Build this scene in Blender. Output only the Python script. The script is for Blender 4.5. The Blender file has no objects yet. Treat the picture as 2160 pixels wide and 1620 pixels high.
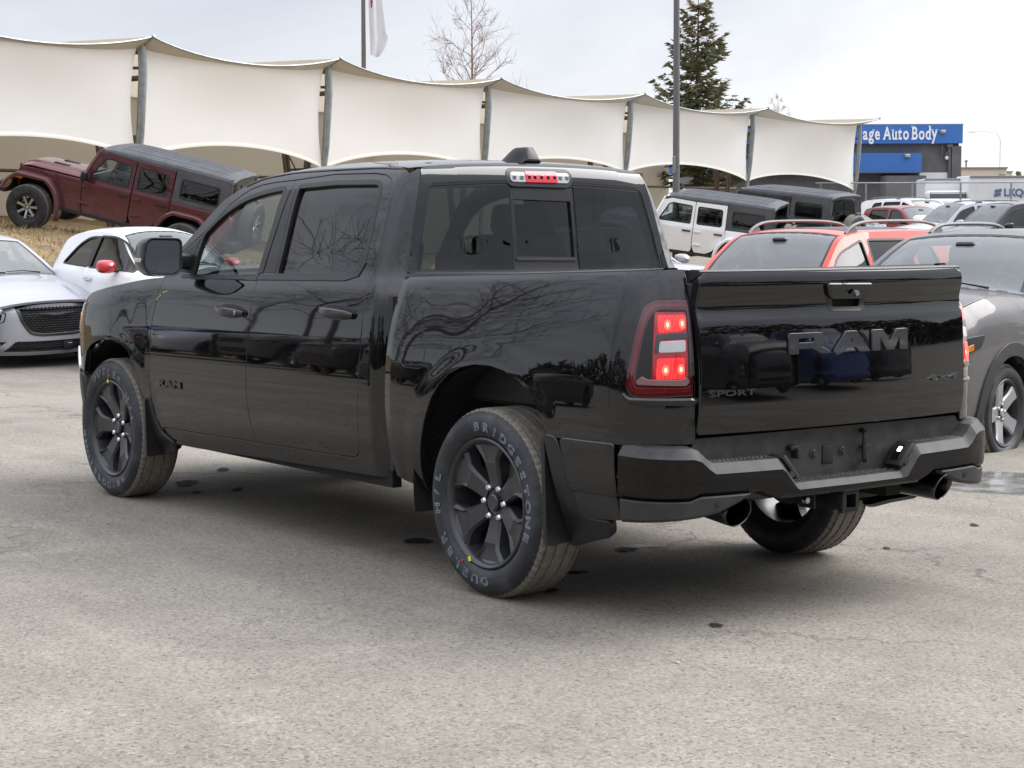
import bpy, bmesh, math, random
import numpy as np
from mathutils import Vector, Matrix
from mathutils.geometry import delaunay_2d_cdt

random.seed(7)
RNG = np.random.default_rng(11)
SC = bpy.context.scene
COL = SC.collection
R = math.radians

# ------------------------------------------------------------------ camera
cam_data = bpy.data.cameras.new('camera')
cam = bpy.data.objects.new('camera', cam_data)
COL.objects.link(cam)
SC.camera = cam
CAM = np.array([-6.3362, 5.6018, 1.6140])
YAW, PITCH, ROLL = -0.6449, -0.0891, -0.0036
_f = np.array([math.cos(PITCH)*math.cos(YAW), math.cos(PITCH)*math.sin(YAW), math.sin(PITCH)])
_r = np.array([math.sin(YAW), -math.cos(YAW), 0.0])
_u = np.cross(_r, _f)
_r, _u = math.cos(ROLL)*_r + math.sin(ROLL)*_u, -math.sin(ROLL)*_r + math.cos(ROLL)*_u
cam.matrix_world = Matrix(((_r[0], _u[0], -_f[0], CAM[0]), (_r[1], _u[1], -_f[1], CAM[1]),
                           (_r[2], _u[2], -_f[2], CAM[2]), (0, 0, 0, 1)))
cam_data.sensor_width = 36.0
cam_data.lens = 3944.07/2160*36.0
cam_data.clip_start = 0.1
cam_data.clip_end = 3000.0

# ------------------------------------------------------------------ sky and sun (thin overcast, glow to the right of the picture)
SUN_AZ = R(-108.0)      # direction towards the sun, counter-clockwise from +X
SUN_EL = R(44.0)
SUN_DIR = (math.cos(SUN_EL)*math.cos(SUN_AZ), math.cos(SUN_EL)*math.sin(SUN_AZ), math.sin(SUN_EL))
world = bpy.data.worlds.new('World')
SC.world = world
world.use_nodes = True
wt = world.node_tree
wt.nodes.clear()


def N(tree, typ, **kw):
    n = tree.nodes.new(typ)
    for k, v in kw.items():
        if k.startswith('i_'):
            key = k[2:].replace('_', ' ')
            n.inputs[int(key) if key.isdigit() else key].default_value = v
        else:
            setattr(n, k, v)
    return n


def L(tree, a, b, ao=0, bi=0):
    tree.links.new(a.outputs[ao], b.inputs[bi])


w_out = N(wt, 'ShaderNodeOutputWorld')
w_bg = N(wt, 'ShaderNodeBackground', i_Strength=0.1)
w_sky = N(wt, 'ShaderNodeTexSky', sky_type='NISHITA', sun_disc=False, sun_elevation=SUN_EL,
          sun_rotation=math.atan2(SUN_DIR[0], SUN_DIR[1]), altitude=1000.0)
w_tc = N(wt, 'ShaderNodeTexCoord')
w_sep = N(wt, 'ShaderNodeSeparateXYZ')
L(wt, w_tc, w_sep, 0, 0)
# cloud deck: flattened noise on the direction
w_map = N(wt, 'ShaderNodeMapping')
w_map.inputs['Scale'].default_value = (1.0, 1.0, 3.2)
w_map.inputs['Rotation'].default_value = (0.0, 0.0, 0.7)
L(wt, w_tc, w_map)
w_noise = N(wt, 'ShaderNodeTexNoise', i_Scale=3.1, i_Detail=7.0, i_Roughness=0.58, i_Distortion=0.8)
L(wt, w_map, w_noise)
w_ramp = N(wt, 'ShaderNodeValToRGB')
w_ramp.color_ramp.elements[0].position = 0.30
w_ramp.color_ramp.elements[0].color = (3.75, 3.88, 4.35, 1)
w_ramp.color_ramp.elements[1].position = 0.72
w_ramp.color_ramp.elements[1].color = (5.35, 5.42, 5.75, 1)
L(wt, w_noise, w_ramp, 0, 0)
# glow round the hidden sun and along the horizon below it
w_dot = N(wt, 'ShaderNodeVectorMath', operation='DOT_PRODUCT')
_ga = R(-78.0)
_gd = Vector((math.cos(R(8))*math.cos(_ga), math.cos(R(8))*math.sin(_ga), math.sin(R(8))))
w_dot.inputs[1].default_value = _gd
L(wt, w_tc, w_dot)
w_max = N(wt, 'ShaderNodeMath', operation='MAXIMUM', i_1=0.0)
L(wt, w_dot, w_max, 1, 0)
w_pow = N(wt, 'ShaderNodeMath', operation='POWER', i_1=7.0)
L(wt, w_max, w_pow)
w_glow = N(wt, 'ShaderNodeMix', data_type='RGBA', blend_type='ADD', clamp_result=False)
w_glow.inputs['B'].default_value = (3.6, 3.35, 2.7, 1)
L(wt, w_pow, w_glow, 0, 0)
wt.links.new(w_ramp.outputs[0], w_glow.inputs['A'])
w_mix = N(wt, 'ShaderNodeMix', data_type='RGBA')
w_mix.inputs[0].default_value = 0.88
wt.links.new(w_sky.outputs[0], w_mix.inputs['A'])
wt.links.new(w_glow.outputs['Result'], w_mix.inputs['B'])
# an overcast deck is brighter overhead than at the horizon
w_el = N(wt, 'ShaderNodeMapRange', interpolation_type='SMOOTHSTEP')
w_el.inputs[1].default_value = 0.10; w_el.inputs[2].default_value = 0.95
w_el.inputs[3].default_value = 1.0; w_el.inputs[4].default_value = 2.8
wt.links.new(w_sep.outputs[2], w_el.inputs[0])
w_mul = N(wt, 'ShaderNodeVectorMath', operation='SCALE')
wt.links.new(w_mix.outputs['Result'], w_mul.inputs[0]); wt.links.new(w_el.outputs[0], w_mul.inputs['Scale'])
wt.links.new(w_mul.outputs[0], w_bg.inputs['Color'])
L(wt, w_bg, w_out)

sun_data = bpy.data.lights.new('sun', 'SUN')
sun_data.energy = 2.2
sun_data.angle = R(48.0)
sun_data.color = (1.0, 0.98, 0.955)
sun = bpy.data.objects.new('sun', sun_data)
COL.objects.link(sun)
sun.rotation_euler = Vector(SUN_DIR).to_track_quat('Z', 'Y').to_euler()
sun.location = (0, 0, 30)

SC.view_settings.view_transform = 'Standard'
SC.view_settings.look = 'None'
SC.view_settings.exposure = 0.76
SC.view_settings.gamma = 1.0
SC.view_settings.use_curve_mapping = False
SC.render.engine = 'CYCLES'
SC.cycles.max_bounces = 8
SC.cycles.transparent_max_bounces = 16
SC.cycles.glossy_bounces = 5
SC.cycles.transmission_bounces = 6
SC.cycles.caustics_reflective = False
SC.cycles.caustics_refractive = False
SC.cycles.use_denoising = True


# ------------------------------------------------------------------ object helpers
def tag(o, label=None, cat=None, group=None, kind=None):
    if label: o['label'] = label
    if cat: o['category'] = cat
    if group: o['group'] = group
    if kind: o['kind'] = kind
    return o


def empty(name, loc=(0, 0, 0), rot=(0, 0, 0), parent=None):
    o = bpy.data.objects.new(name, None)
    o.empty_display_size = 0.3
    COL.objects.link(o)
    o.location = loc
    o.rotation_euler = rot
    if parent: o.parent = parent
    return o


def link(name, me, mats=None, parent=None):
    o = bpy.data.objects.new(name, me)
    COL.objects.link(o)
    if parent: o.parent = parent
    if mats is not None:
        for m in (mats if isinstance(mats, (list, tuple)) else [mats]):
            me.materials.append(m)
    return o


def dup(o, parent=None, loc=None, rot=None, label=None):
    c = o.copy()
    COL.objects.link(c)
    if parent is not None: c.parent = parent
    if loc is not None: c.location = loc
    if rot is not None: c.rotation_euler = rot
    if label: c['label'] = label
    for ch in list(o.children):
        d = dup(ch, c)
        d.matrix_parent_inverse = ch.matrix_parent_inverse.copy()
    return c


class MB:
    """collects shapes for one mesh"""
    def __init__(s):
        s.v = []; s.f = []; s.m = []

    def add(s, v, f, mi=0):
        b = len(s.v)
        s.v.extend([tuple(map(float, p)) for p in v])
        s.f.extend([tuple(i+b for i in q) for q in f])
        s.m.extend([mi]*len(f))
        return s

    def box(s, c, d, rz=0.0, mi=0, M=None):
        x, y, z = [k/2 for k in d]
        pts = [Vector(p) for p in ((-x,-y,-z),(x,-y,-z),(x,y,-z),(-x,y,-z),(-x,-y,z),(x,-y,z),(x,y,z),(-x,y,z))]
        if rz: M = Matrix.Rotation(rz, 3, 'Z')
        if M is not None: pts = [M @ p for p in pts]
        pts = [p+Vector(c) for p in pts]
        return s.add(pts, [(3,2,1,0),(4,5,6,7),(0,1,5,4),(1,2,6,5),(2,3,7,6),(3,0,4,7)], mi)

    def rbox(s, c, d, r=0.01, seg=2, M=None, mi=0):
        bm = bmesh.new()
        bmesh.ops.create_cube(bm, size=1.0)
        for v in bm.verts: v.co = Vector((v.co.x*d[0], v.co.y*d[1], v.co.z*d[2]))
        bmesh.ops.bevel(bm, geom=list(bm.edges), offset=min(r, min(d)*0.49), segments=seg, affect='EDGES', profile=0.5)
        s.from_bm(bm, c, M, mi)
        return s

    def from_bm(s, bm, c=(0,0,0), M=None, mi=0):
        bm.verts.index_update()
        pts = [(M @ v.co if M is not None else v.co)+Vector(c) for v in bm.verts]
        s.add(pts, [[v.index for v in f.verts] for f in bm.faces], mi)
        bm.free()

    def tube(s, path, rad, seg=8, cap=True, mi=0):
        path = [Vector(p) for p in path]
        n = len(path)
        rads = rad if isinstance(rad, (list, tuple)) else [rad]*n
        rings = []
        up = None
        for i, p in enumerate(path):
            t = (path[min(i+1, n-1)]-path[max(i-1, 0)]).normalized()
            if up is None:
                up = Vector((0, 0, 1)) if abs(t.z) < 0.9 else Vector((1, 0, 0))
            a = t.cross(up).normalized()
            b = a.cross(t).normalized()
            up = b
            rings.append([p+(a*math.cos(k*2*math.pi/seg)+b*math.sin(k*2*math.pi/seg))*rads[i] for k in range(seg)])
        v = [q for r_ in rings for q in r_]
        f = [(i*seg+k, i*seg+(k+1) % seg, (i+1)*seg+(k+1) % seg, (i+1)*seg+k) for i in range(n-1) for k in range(seg)]
        if cap:
            f.append(tuple(range(seg))[::-1]); f.append(tuple((n-1)*seg+k for k in range(seg)))
        return s.add(v, f, mi)

    def lathe(s, prof, seg=48, axis='y', c=(0,0,0), mi=0, rfun=None, a0=0.0, a1=2*math.pi):
        """prof: list of (r, h) along the axis"""
        full = abs(a1-a0-2*math.pi) < 1e-6
        na = seg if full else seg+1
        v = []
        for j, (r_, h) in enumerate(prof):
            for k in range(na):
                a = a0+(a1-a0)*k/seg
                rr = r_ if rfun is None else rfun(j, k, r_)
                x, z = rr*math.cos(a), rr*math.sin(a)
                p = (x, h, z) if axis == 'y' else ((x, z, h) if axis == 'z' else (h, x, z))
                v.append((p[0]+c[0], p[1]+c[1], p[2]+c[2]))
        f = []
        for j in range(len(prof)-1):
            for k in range(seg):
                k2 = (k+1) % na
                f.append((j*na+k, j*na+k2, (j+1)*na+k2, (j+1)*na+k))
        return s.add(v, f, mi)

    def prism(s, poly, fn0, fn1, mi=0):
        """polygon extruded between two mappings of its 2-D points"""
        n = len(poly)
        v = [fn0(*p) for p in poly]+[fn1(*p) for p in poly]
        f = [(i, (i+1) % n, n+(i+1) % n, n+i) for i in range(n)]
        f += [tuple(range(n))[::-1], tuple(range(n, 2*n))]
        return s.add(v, f, mi)

    def grid(s, P, mi=0, flip=False):
        P = np.asarray(P); a, b = P.shape[:2]
        f = [(i*b+j, (i+1)*b+j, (i+1)*b+j+1, i*b+j+1) for i in range(a-1) for j in range(b-1)]
        if flip: f = [q[::-1] for q in f]
        return s.add(P.reshape(-1, 3), f, mi)

    def mesh(s, name, angle=35, recalc=False, smooth=True):
        me = bpy.data.meshes.new(name)
        me.from_pydata(s.v, [], s.f)
        if s.m and max(s.m) > 0:
            me.polygons.foreach_set('material_index', s.m)
        if recalc:
            bm = bmesh.new(); bm.from_mesh(me)
            bmesh.ops.recalc_face_normals(bm, faces=bm.faces)
            bm.to_mesh(me); bm.free()
        if smooth:
            me.polygons.foreach_set('use_smooth', [True]*len(me.polygons))
            me.set_sharp_from_angle(angle=R(angle))
        me.update()
        return me

    def build(s, name, mats, parent=None, angle=35, recalc=True, smooth=True):
        return link(name, s.mesh(name, angle, recalc, smooth), mats, parent)


# ------------------------------------------------------------------ 2-D and surface helpers
def pchip(xk, yk):
    xk = np.asarray(xk, float); yk = np.asarray(yk, float)
    if xk[0] > xk[-1]: xk, yk = xk[::-1], yk[::-1]
    h = np.diff(xk); d = np.diff(yk)/h
    m = np.zeros(len(xk))
    if len(xk) == 2: m[:] = d[0]
    else:
        for i in range(1, len(xk)-1):
            if d[i-1]*d[i] > 0:
                w1 = 2*h[i]+h[i-1]; w2 = h[i]+2*h[i-1]
                m[i] = (w1+w2)/(w1/d[i-1]+w2/d[i])
        m[0], m[-1] = d[0], d[-1]

    def fn(x):
        x = np.asarray(x, float)
        xc = np.clip(x, xk[0], xk[-1])
        i = np.clip(np.searchsorted(xk, xc, side='right')-1, 0, len(xk)-2)
        t = (xc-xk[i])/h[i]
        h00 = (1+2*t)*(1-t)**2; h10 = t*(1-t)**2; h01 = t*t*(3-2*t); h11 = t*t*(t-1)
        y = h00*yk[i]+h10*h[i]*m[i]+h01*yk[i+1]+h11*h[i]*m[i+1]
        return y+np.where(x < xk[0], (x-xk[0])*m[0], 0)+np.where(x > xk[-1], (x-xk[-1])*m[-1], 0)
    return fn


def inpoly(px, py, poly):
    poly = np.asarray(poly, float)
    x, y = poly[:, 0], poly[:, 1]
    x2, y2 = np.roll(x, -1), np.roll(y, -1)
    c = np.zeros(len(px), bool)
    for i in range(len(x)):
        if y[i] == y2[i]: continue
        cond = ((y[i] > py) != (y2[i] > py)) & (px < (x2[i]-x[i])*(py-y[i])/(y2[i]-y[i])+x[i])
        c ^= cond
    return c


def segdist(px, py, A, B):
    d = np.full(len(px), 1e9)
    for a, b in zip(A, B):
        ab = b-a; l2 = ab@ab+1e-12
        t = np.clip(((px-a[0])*ab[0]+(py-a[1])*ab[1])/l2, 0, 1)
        d = np.minimum(d, np.hypot(px-a[0]-t*ab[0], py-a[1]-t*ab[1]))
    return d


def dens(poly, res, closed=True):
    out = []
    n = len(poly)
    for i in range(n if closed else n-1):
        a = np.array(poly[i], float); b = np.array(poly[(i+1) % n], float)
        k = max(1, int(math.ceil(np.linalg.norm(b-a)/res)))
        for j in range(k): out.append(tuple(a+(b-a)*j/k))
    if not closed: out.append(tuple(poly[-1]))
    return out


def rnd(poly, r, seg=4):
    """round the corners of a polygon; r may be one radius or one per corner"""
    n = len(poly); out = []
    for i in range(n):
        p = np.array(poly[i], float); a = np.array(poly[i-1], float); b = np.array(poly[(i+1) % n], float)
        ri = r[i] if isinstance(r, (list, tuple)) else r
        la, lb = np.linalg.norm(a-p), np.linalg.norm(b-p)
        d = min(ri, la*0.45, lb*0.45)
        if d < 1e-5:
            out.append(tuple(p)); continue
        p0 = p+(a-p)/la*d; p1 = p+(b-p)/lb*d
        for k in range(seg+1):
            t = k/seg
            out.append(tuple((1-t)**2*p0+2*t*(1-t)*p+t*t*p1))
    return out


def smooth_poly(pts, it=2, closed=True):
    P = [tuple(p) for p in pts]
    for _ in range(it):
        Q = []
        n = len(P)
        rng = range(n) if closed else range(n-1)
        if not closed: Q.append(P[0])
        for i in rng:
            a = np.array(P[i]); b = np.array(P[(i+1) % n])
            Q.append(tuple(.75*a+.25*b)); Q.append(tuple(.25*a+.75*b))
        if not closed: Q.append(P[-1])
        P = Q
    return P


def grow(poly, d):
    """offset a polygon outwards by d (in its own plane)"""
    P = np.asarray(poly, float)
    area = 0.5*np.sum(P[:, 0]*np.roll(P[:, 1], -1)-np.roll(P[:, 0], -1)*P[:, 1])
    s = 1 if area > 0 else -1
    e = np.roll(P, -1, 0)-P
    e /= np.linalg.norm(e, axis=1)[:, None]+1e-12
    nrm = np.stack([e[:, 1], -e[:, 0]], 1)*s
    m = nrm+np.roll(nrm, 1, 0)
    m /= np.linalg.norm(m, axis=1)[:, None]+1e-12
    c = np.clip(np.sum(m*nrm, 1), 0.4, 1)
    return [tuple(p) for p in P+m*(d/c)[:, None]]


def panel(name, outline, surf, mats, parent=None, holes=(), res=0.05, thick=0.012, off=0.0, bev=0.003,
          out=(0, 0, 1), split=None, keep=None, build=True):
    """sheet cut to an outline in the (u, v) plane of a surface, with rounded edges and a return flange.
    split: list of u values where seams run; keep: (u0, u1) band that is kept"""
    out = np.array(out, float)
    rings = [dens(outline, res)]+[dens(h, res) for h in holes]
    pts, edges = [], []
    for rg in rings:
        b = len(pts); n = len(rg)
        pts += rg
        edges += [(b+i, b+(i+1) % n) for i in range(n)]
    A = np.array([pts[e[0]] for e in edges]); B = np.array([pts[e[1]] for e in edges])
    P0 = np.array(rings[0])
    lo, hi = P0.min(0), P0.max(0)
    if keep is not None:
        lo = np.array([max(lo[0], keep[0]), lo[1]]); hi = np.array([min(hi[0], keep[1]), hi[1]])
        for uu in keep:
            if P0[:, 0].min() < uu < P0[:, 0].max():
                b = len(pts)
                vs = np.arange(P0[:, 1].min()-res, P0[:, 1].max()+res*1.5, res)
                pts += [(uu, v) for v in vs]
                edges += [(b+i, b+i+1) for i in range(len(vs)-1)]
    gx = np.arange(lo[0]+res*.5, hi[0], res); gy = np.arange(lo[1]+res*.5, hi[1], res)
    if len(gx) and len(gy):
        X, Y = np.meshgrid(gx, gy); X = X+((np.arange(len(gy)) % 2)*.5-.25)[:, None]*res
        X, Y = X.ravel(), Y.ravel()
        ok = inpoly(X, Y, rings[0])
        for h in rings[1:]: ok &= ~inpoly(X, Y, h)
        X, Y = X[ok], Y[ok]
        ok = segdist(X, Y, A, B) > res*.45
        if keep is not None: ok &= (X > keep[0]+res*.3) & (X < keep[1]-res*.3)
        pts += list(zip(X[ok], Y[ok]))
    vs, es, fs, _, _, _ = delaunay_2d_cdt([Vector(p) for p in pts], edges, [], 0, 1e-5)
    V = np.array([(v.x, v.y) for v in vs]); F = np.array([f for f in fs if len(f) == 3])
    C = V[F].mean(1)
    ok = inpoly(C[:, 0], C[:, 1], rings[0])
    for h in rings[1:]: ok &= ~inpoly(C[:, 0], C[:, 1], h)
    if keep is not None: ok &= (C[:, 0] > keep[0]) & (C[:, 0] < keep[1])
    F = F[ok]
    used = np.unique(F)
    remap = -np.ones(len(V), int); remap[used] = np.arange(len(used))
    V = V[used]; F = remap[F]
    U_, V_ = V[:, 0], V[:, 1]
    P = surf(U_, V_)
    e = 1e-3
    du = surf(U_+e, V_)-surf(U_-e, V_); dv = surf(U_, V_+e)-surf(U_, V_-e)
    n = np.cross(du, dv); n /= np.linalg.norm(n, axis=1)[:, None]+1e-15
    if (n@out).mean() < 0: n = -n
    P = P+n*off
    fn = np.cross(P[F[:, 1]]-P[F[:, 0]], P[F[:, 2]]-P[F[:, 0]])
    flip = np.sum(fn*n[F].mean(1), 1) < 0
    F[flip] = F[flip][:, ::-1]
    # border
    cnt = {}
    for f in F.tolist():
        for a, b in ((f[0], f[1]), (f[1], f[2]), (f[2], f[0])): cnt[(a, b)] = 1
    bd = [(a, b) for (a, b) in cnt if (b, a) not in cnt]
    verts = [tuple(p) for p in P]; faces = F.tolist()
    ln = [n[i] for f in faces for i in f]
    if thick > 0 and bd:
        T = np.zeros_like(P)
        for a, b in bd:
            t = np.cross(P[b]-P[a], n[a]+n[b]); t /= np.linalg.norm(t)+1e-15
            T[a] += t; T[b] += t
        ids = sorted({i for e_ in bd for i in e_})
        k1, k2 = {}, {}
        for i in ids:
            t = T[i]/(np.linalg.norm(T[i])+1e-15); T[i] = t
            p1 = P[i]+t*bev*.8-n[i]*bev
            k1[i] = len(verts); verts.append(tuple(p1))
            k2[i] = len(verts); verts.append(tuple(p1-n[i]*thick+t*0.0))
        for a, b in bd:
            faces.append([b, a, k1[a], k1[b]])
            ln += [n[b], n[a], T[a]*.92+n[a]*.38, T[b]*.92+n[b]*.38]
            faces.append([k1[b], k1[a], k2[a], k2[b]])
            ln += [T[b], T[a], T[a], T[b]]
    me = bpy.data.meshes.new(name)
    me.from_pydata(verts, [], faces)
    me.polygons.foreach_set('use_smooth', [True]*len(faces))
    me.normals_split_custom_set([tuple(q/(np.linalg.norm(q)+1e-15)) for q in ln])
    me.update()
    if not build: return me
    return link(name, me, mats, parent)


def mirror_surf(surf):
    return lambda u, v: surf(u, v)*np.array([1., -1., 1.])


_text_cache = {}


def text_mesh(s, size=1.0, extrude=0.0, offset=0.0, spacing=1.0, bevel=0.0, res=3, align='CENTER'):
    cu = bpy.data.curves.new('lettering', 'FONT')
    cu.body = s; cu.size = size; cu.extrude = extrude; cu.offset = offset
    cu.space_character = spacing; cu.bevel_depth = bevel; cu.resolution_u = res
    cu.align_x = align
    ob = bpy.data.objects.new('lettering', cu)
    COL.objects.link(ob)
    dg = bpy.context.evaluated_depsgraph_get()
    me = bpy.data.meshes.new_from_object(ob.evaluated_get(dg))
    bpy.data.objects.remove(ob); bpy.data.curves.remove(cu)
    v = np.array([tuple(p.co) for p in me.vertices]); f = [tuple(p.vertices) for p in me.polygons]
    bpy.data.meshes.remove(me)
    return v, f


# ------------------------------------------------------------------ materials
def material(name, color=(.5, .5, .5), rough=.5, metal=0.0, coat=0.0, coat_rough=.03, spec=.5, emit=None, emit_s=0.0,
             noise=None, bump=None, trans=0.0, ior=1.45, sub=0.0):
    m = bpy.data.materials.new(name); m.use_nodes = True
    t = m.node_tree; b = t.nodes['Principled BSDF']
    b.inputs['Base Color'].default_value = (*color, 1); b.inputs['Roughness'].default_value = rough
    b.inputs['Metallic'].default_value = metal; b.inputs['Coat Weight'].default_value = coat
    b.inputs['Coat Roughness'].default_value = coat_rough; b.inputs['Specular IOR Level'].default_value = spec
    b.inputs['IOR'].default_value = ior
    if trans: b.inputs['Transmission Weight'].default_value = trans
    if emit: b.inputs['Emission Color'].default_value = (*emit, 1); b.inputs['Emission Strength'].default_value = emit_s
    tc = None
    if noise or bump: tc = N(t, 'ShaderNodeTexCoord')
    if noise:      # (scale, second colour, low, high)
        sc, c2, lo, hi = noise
        nz = N(t, 'ShaderNodeTexNoise', i_Scale=sc, i_Detail=6.0, i_Roughness=.6)
        L(t, tc, nz, 3, 0)
        mr = N(t, 'ShaderNodeMapRange'); mr.inputs[1].default_value = lo; mr.inputs[2].default_value = hi
        L(t, nz, mr, 0, 0)
        mx = N(t, 'ShaderNodeMix', data_type='RGBA')
        mx.inputs['A'].default_value = (*color, 1); mx.inputs['B'].default_value = (*c2, 1)
        L(t, mr, mx, 0, 0)
        t.links.new(mx.outputs['Result'], b.inputs['Base Color'])
    if bump:       # (scale, strength, distance)
        nb = N(t, 'ShaderNodeTexNoise', i_Scale=bump[0], i_Detail=5.0)
        L(t, tc, nb, 3, 0)
        bp = N(t, 'ShaderNodeBump', i_Strength=bump[1], i_Distance=bump[2])
        L(t, nb, bp, 0, 2)
        t.links.new(bp.outputs[0], b.inputs['Normal'])
    return m


def paint(name, color, metal=0.0, rough=.35, dust=(.16, .14, .115), z0=.35, z1=1.0, amount=.35, flakes=0.0, coat=1.0, base=0.02):
    """clear-coated paint with road dust that thins out with height"""
    m = material(name, color, rough, metal, coat, .025, spec=.2)
    t = m.node_tree; b = t.nodes['Principled BSDF']
    tc = N(t, 'ShaderNodeTexCoord'); sp = N(t, 'ShaderNodeSeparateXYZ')
    L(t, tc, sp, 3, 0)
    mr = N(t, 'ShaderNodeMapRange', interpolation_type='SMOOTHSTEP')
    mr.inputs[1].default_value = z0; mr.inputs[2].default_value = z1
    mr.inputs[3].default_value = amount; mr.inputs[4].default_value = base
    L(t, sp, mr, 2, 0)
    nz = N(t, 'ShaderNodeTexNoise', i_Scale=5.0, i_Detail=9.0, i_Roughness=.72)
    L(t, tc, nz, 3, 0)
    nr = N(t, 'ShaderNodeMapRange'); nr.inputs[1].default_value = .3; nr.inputs[2].default_value = .75; nr.inputs[3].default_value = .45; nr.inputs[4].default_value = 1.5
    L(t, nz, nr)
    # fine spatter
    vo = N(t, 'ShaderNodeTexNoise', i_Scale=160.0, i_Detail=2.0, i_Roughness=.5)
    L(t, tc, vo, 3, 0)
    vr = N(t, 'ShaderNodeMapRange'); vr.inputs[1].default_value = .70; vr.inputs[2].default_value = .76; vr.inputs[3].default_value = 1.0; vr.inputs[4].default_value = 2.2
    L(t, vo, vr)
    mu = N(t, 'ShaderNodeMath', operation='MULTIPLY'); L(t, mr, mu, 0, 0); L(t, nr, mu, 0, 1)
    mu2 = N(t, 'ShaderNodeMath', operation='MULTIPLY', use_clamp=True); L(t, mu, mu2, 0, 0); L(t, vr, mu2, 0, 1)
    ds = N(t, 'ShaderNodeBsdfDiffuse'); ds.inputs[0].default_value = (*dust, 1)
    mx = N(t, 'ShaderNodeMixShader'); out = t.nodes['Material Output']
    L(t, mu2, mx, 0, 0); L(t, b, mx, 0, 1); L(t, ds, mx, 0, 2); L(t, mx, out)
    return m


def glass(name, tint=(.7, .76, .74), ior=1.5, haze=0.0):
    """thin pane: tinted straight-through light plus mirror reflection by Fresnel"""
    m = bpy.data.materials.new(name); m.use_nodes = True
    t = m.node_tree; t.nodes.clear()
    o = N(t, 'ShaderNodeOutputMaterial'); tr = N(t, 'ShaderNodeBsdfTransparent'); tr.inputs[0].default_value = (*tint, 1)
    gl = N(t, 'ShaderNodeBsdfGlossy'); gl.inputs['Roughness'].default_value = .012
    fr = N(t, 'ShaderNodeFresnel')
    # a pane has glass-to-air on both faces: undo the inside-out refraction index on its back face
    ge = N(t, 'ShaderNodeNewGeometry'); mi = N(t, 'ShaderNodeMix', data_type='FLOAT')
    mi.inputs['A'].default_value = ior; mi.inputs['B'].default_value = 1.0/ior
    t.links.new(ge.outputs['Backfacing'], mi.inputs[0]); t.links.new(mi.outputs[0], fr.inputs[0])
    mx = N(t, 'ShaderNodeMixShader')
    m2 = N(t, 'ShaderNodeMath', operation='MULTIPLY_ADD', use_clamp=True); m2.inputs[1].default_value = 1.05; m2.inputs[2].default_value = 0.01
    L(t, fr, m2); L(t, m2, mx, 0, 0); L(t, tr, mx, 0, 1); L(t, gl, mx, 0, 2)
    if haze:
        df = N(t, 'ShaderNodeBsdfDiffuse'); df.inputs[0].default_value = (.55, .58, .58, 1)
        m3 = N(t, 'ShaderNodeMixShader'); m3.inputs[0].default_value = haze
        L(t, mx, m3, 0, 1); L(t, df, m3, 0, 2); L(t, m3, o)
    else:
        L(t, mx, o)
    return m


M = {}
M['black_paint'] = paint('black_paint', (.0022, .0022, .0026), amount=.045, z0=.38, z1=.85, base=.0008, dust=(.20, .17, .14), rough=.3)
M['black_paint'].node_tree.nodes['Principled BSDF'].inputs['Specular IOR Level'].default_value = 0.0
M['black_paint'].node_tree.nodes['Principled BSDF'].inputs['Coat IOR'].default_value = 1.6
M['bumper_black'] = paint('bumper_black', (.002, .002, .0024), amount=.02, z0=.40, z1=.6, base=.0008, dust=(.20, .18, .16), rough=.3, coat=.65)
M['bumper_black'].node_tree.nodes['Principled BSDF'].inputs['Specular IOR Level'].default_value = 0.0
M['black_trim'] = material('black_trim', (.014, .014, .015), .38, spec=.5)
M['black_plastic'] = material('black_plastic', (.022, .022, .023), .55, noise=(9, (.04, .038, .036), .4, .75), bump=(420, .08, .002))
M['step_plastic'] = material('step_plastic', (.022, .022, .023), .55, noise=(14, (.055, .052, .048), .35, .75), bump=(520, .1, .002))
M['dark'] = material('dark_underbody', (.006, .006, .006), .8, noise=(12, (.02, .018, .016), .45, .8))
M['liner'] = material('wheel_liner', (.012, .012, .012), .85, noise=(60, (.05, .045, .04), .55, .78), bump=(70, .6, .01))
M['rubber'] = material('tyre_sidewall', (.020, .021, .024), .55, noise=(9, (.060, .064, .072), .45, .78))
M['tread'] = material('tyre_tread', (.24, .218, .182), .85, noise=(30, (.14, .127, .105), .35, .75))
M['letter_white'] = material('tyre_letter_white', (.25, .29, .34), .6, noise=(28, (.10, .11, .13), .5, .62))
M['rim_black'] = material('rim_black', (.026, .027, .030), .40, spec=.6, coat=.3, coat_rough=.2)
M['rim_silver'] = material('rim_silver', (.48, .49, .50), .3, metal=.85)
M['rim_dark'] = material('rim_dark', (.05, .05, .052), .4, metal=.5)
M['chrome'] = material('chrome', (.72, .73, .75), .12, metal=1.0)
M['satin_chrome'] = material('satin_chrome', (.42, .42, .43), .28, metal=1.0)
M['dark_chrome'] = material('dark_chrome', (.10, .10, .104), .2, metal=1.0)
M['badge'] = material('badge_dark', (.035, .035, .037), .34, metal=.3, coat=.3)
M['glass_clear'] = glass('glass_clear', (.72, .78, .76))
M['glass_wind'] = glass('glass_windshield', (.66, .72, .71), haze=.26)
M['glass_tint'] = glass('glass_privacy', (.075, .078, .085), ior=1.54)
M['glass_back'] = glass('glass_back_window', (.17, .21, .20), ior=1.5)
M['mirror'] = material('mirror_glass', (.62, .65, .66), .01, metal=1.0)
M['red_lens'] = material('red_lens', (.11, .004, .006), .08, coat=1.0)
M['dark_red_lens'] = material('dark_red_lens', (.06, .002, .004), .08, coat=1.0)
M['glow_red_lens'] = material('glowing_red_lens', (.20, .004, .006), .12, coat=1.0, emit=(1.0, .01, .012), emit_s=.085)
M['lamp_foot'] = material('lamp_foot_chrome', (.30, .17, .17), .3, metal=.8)
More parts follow.
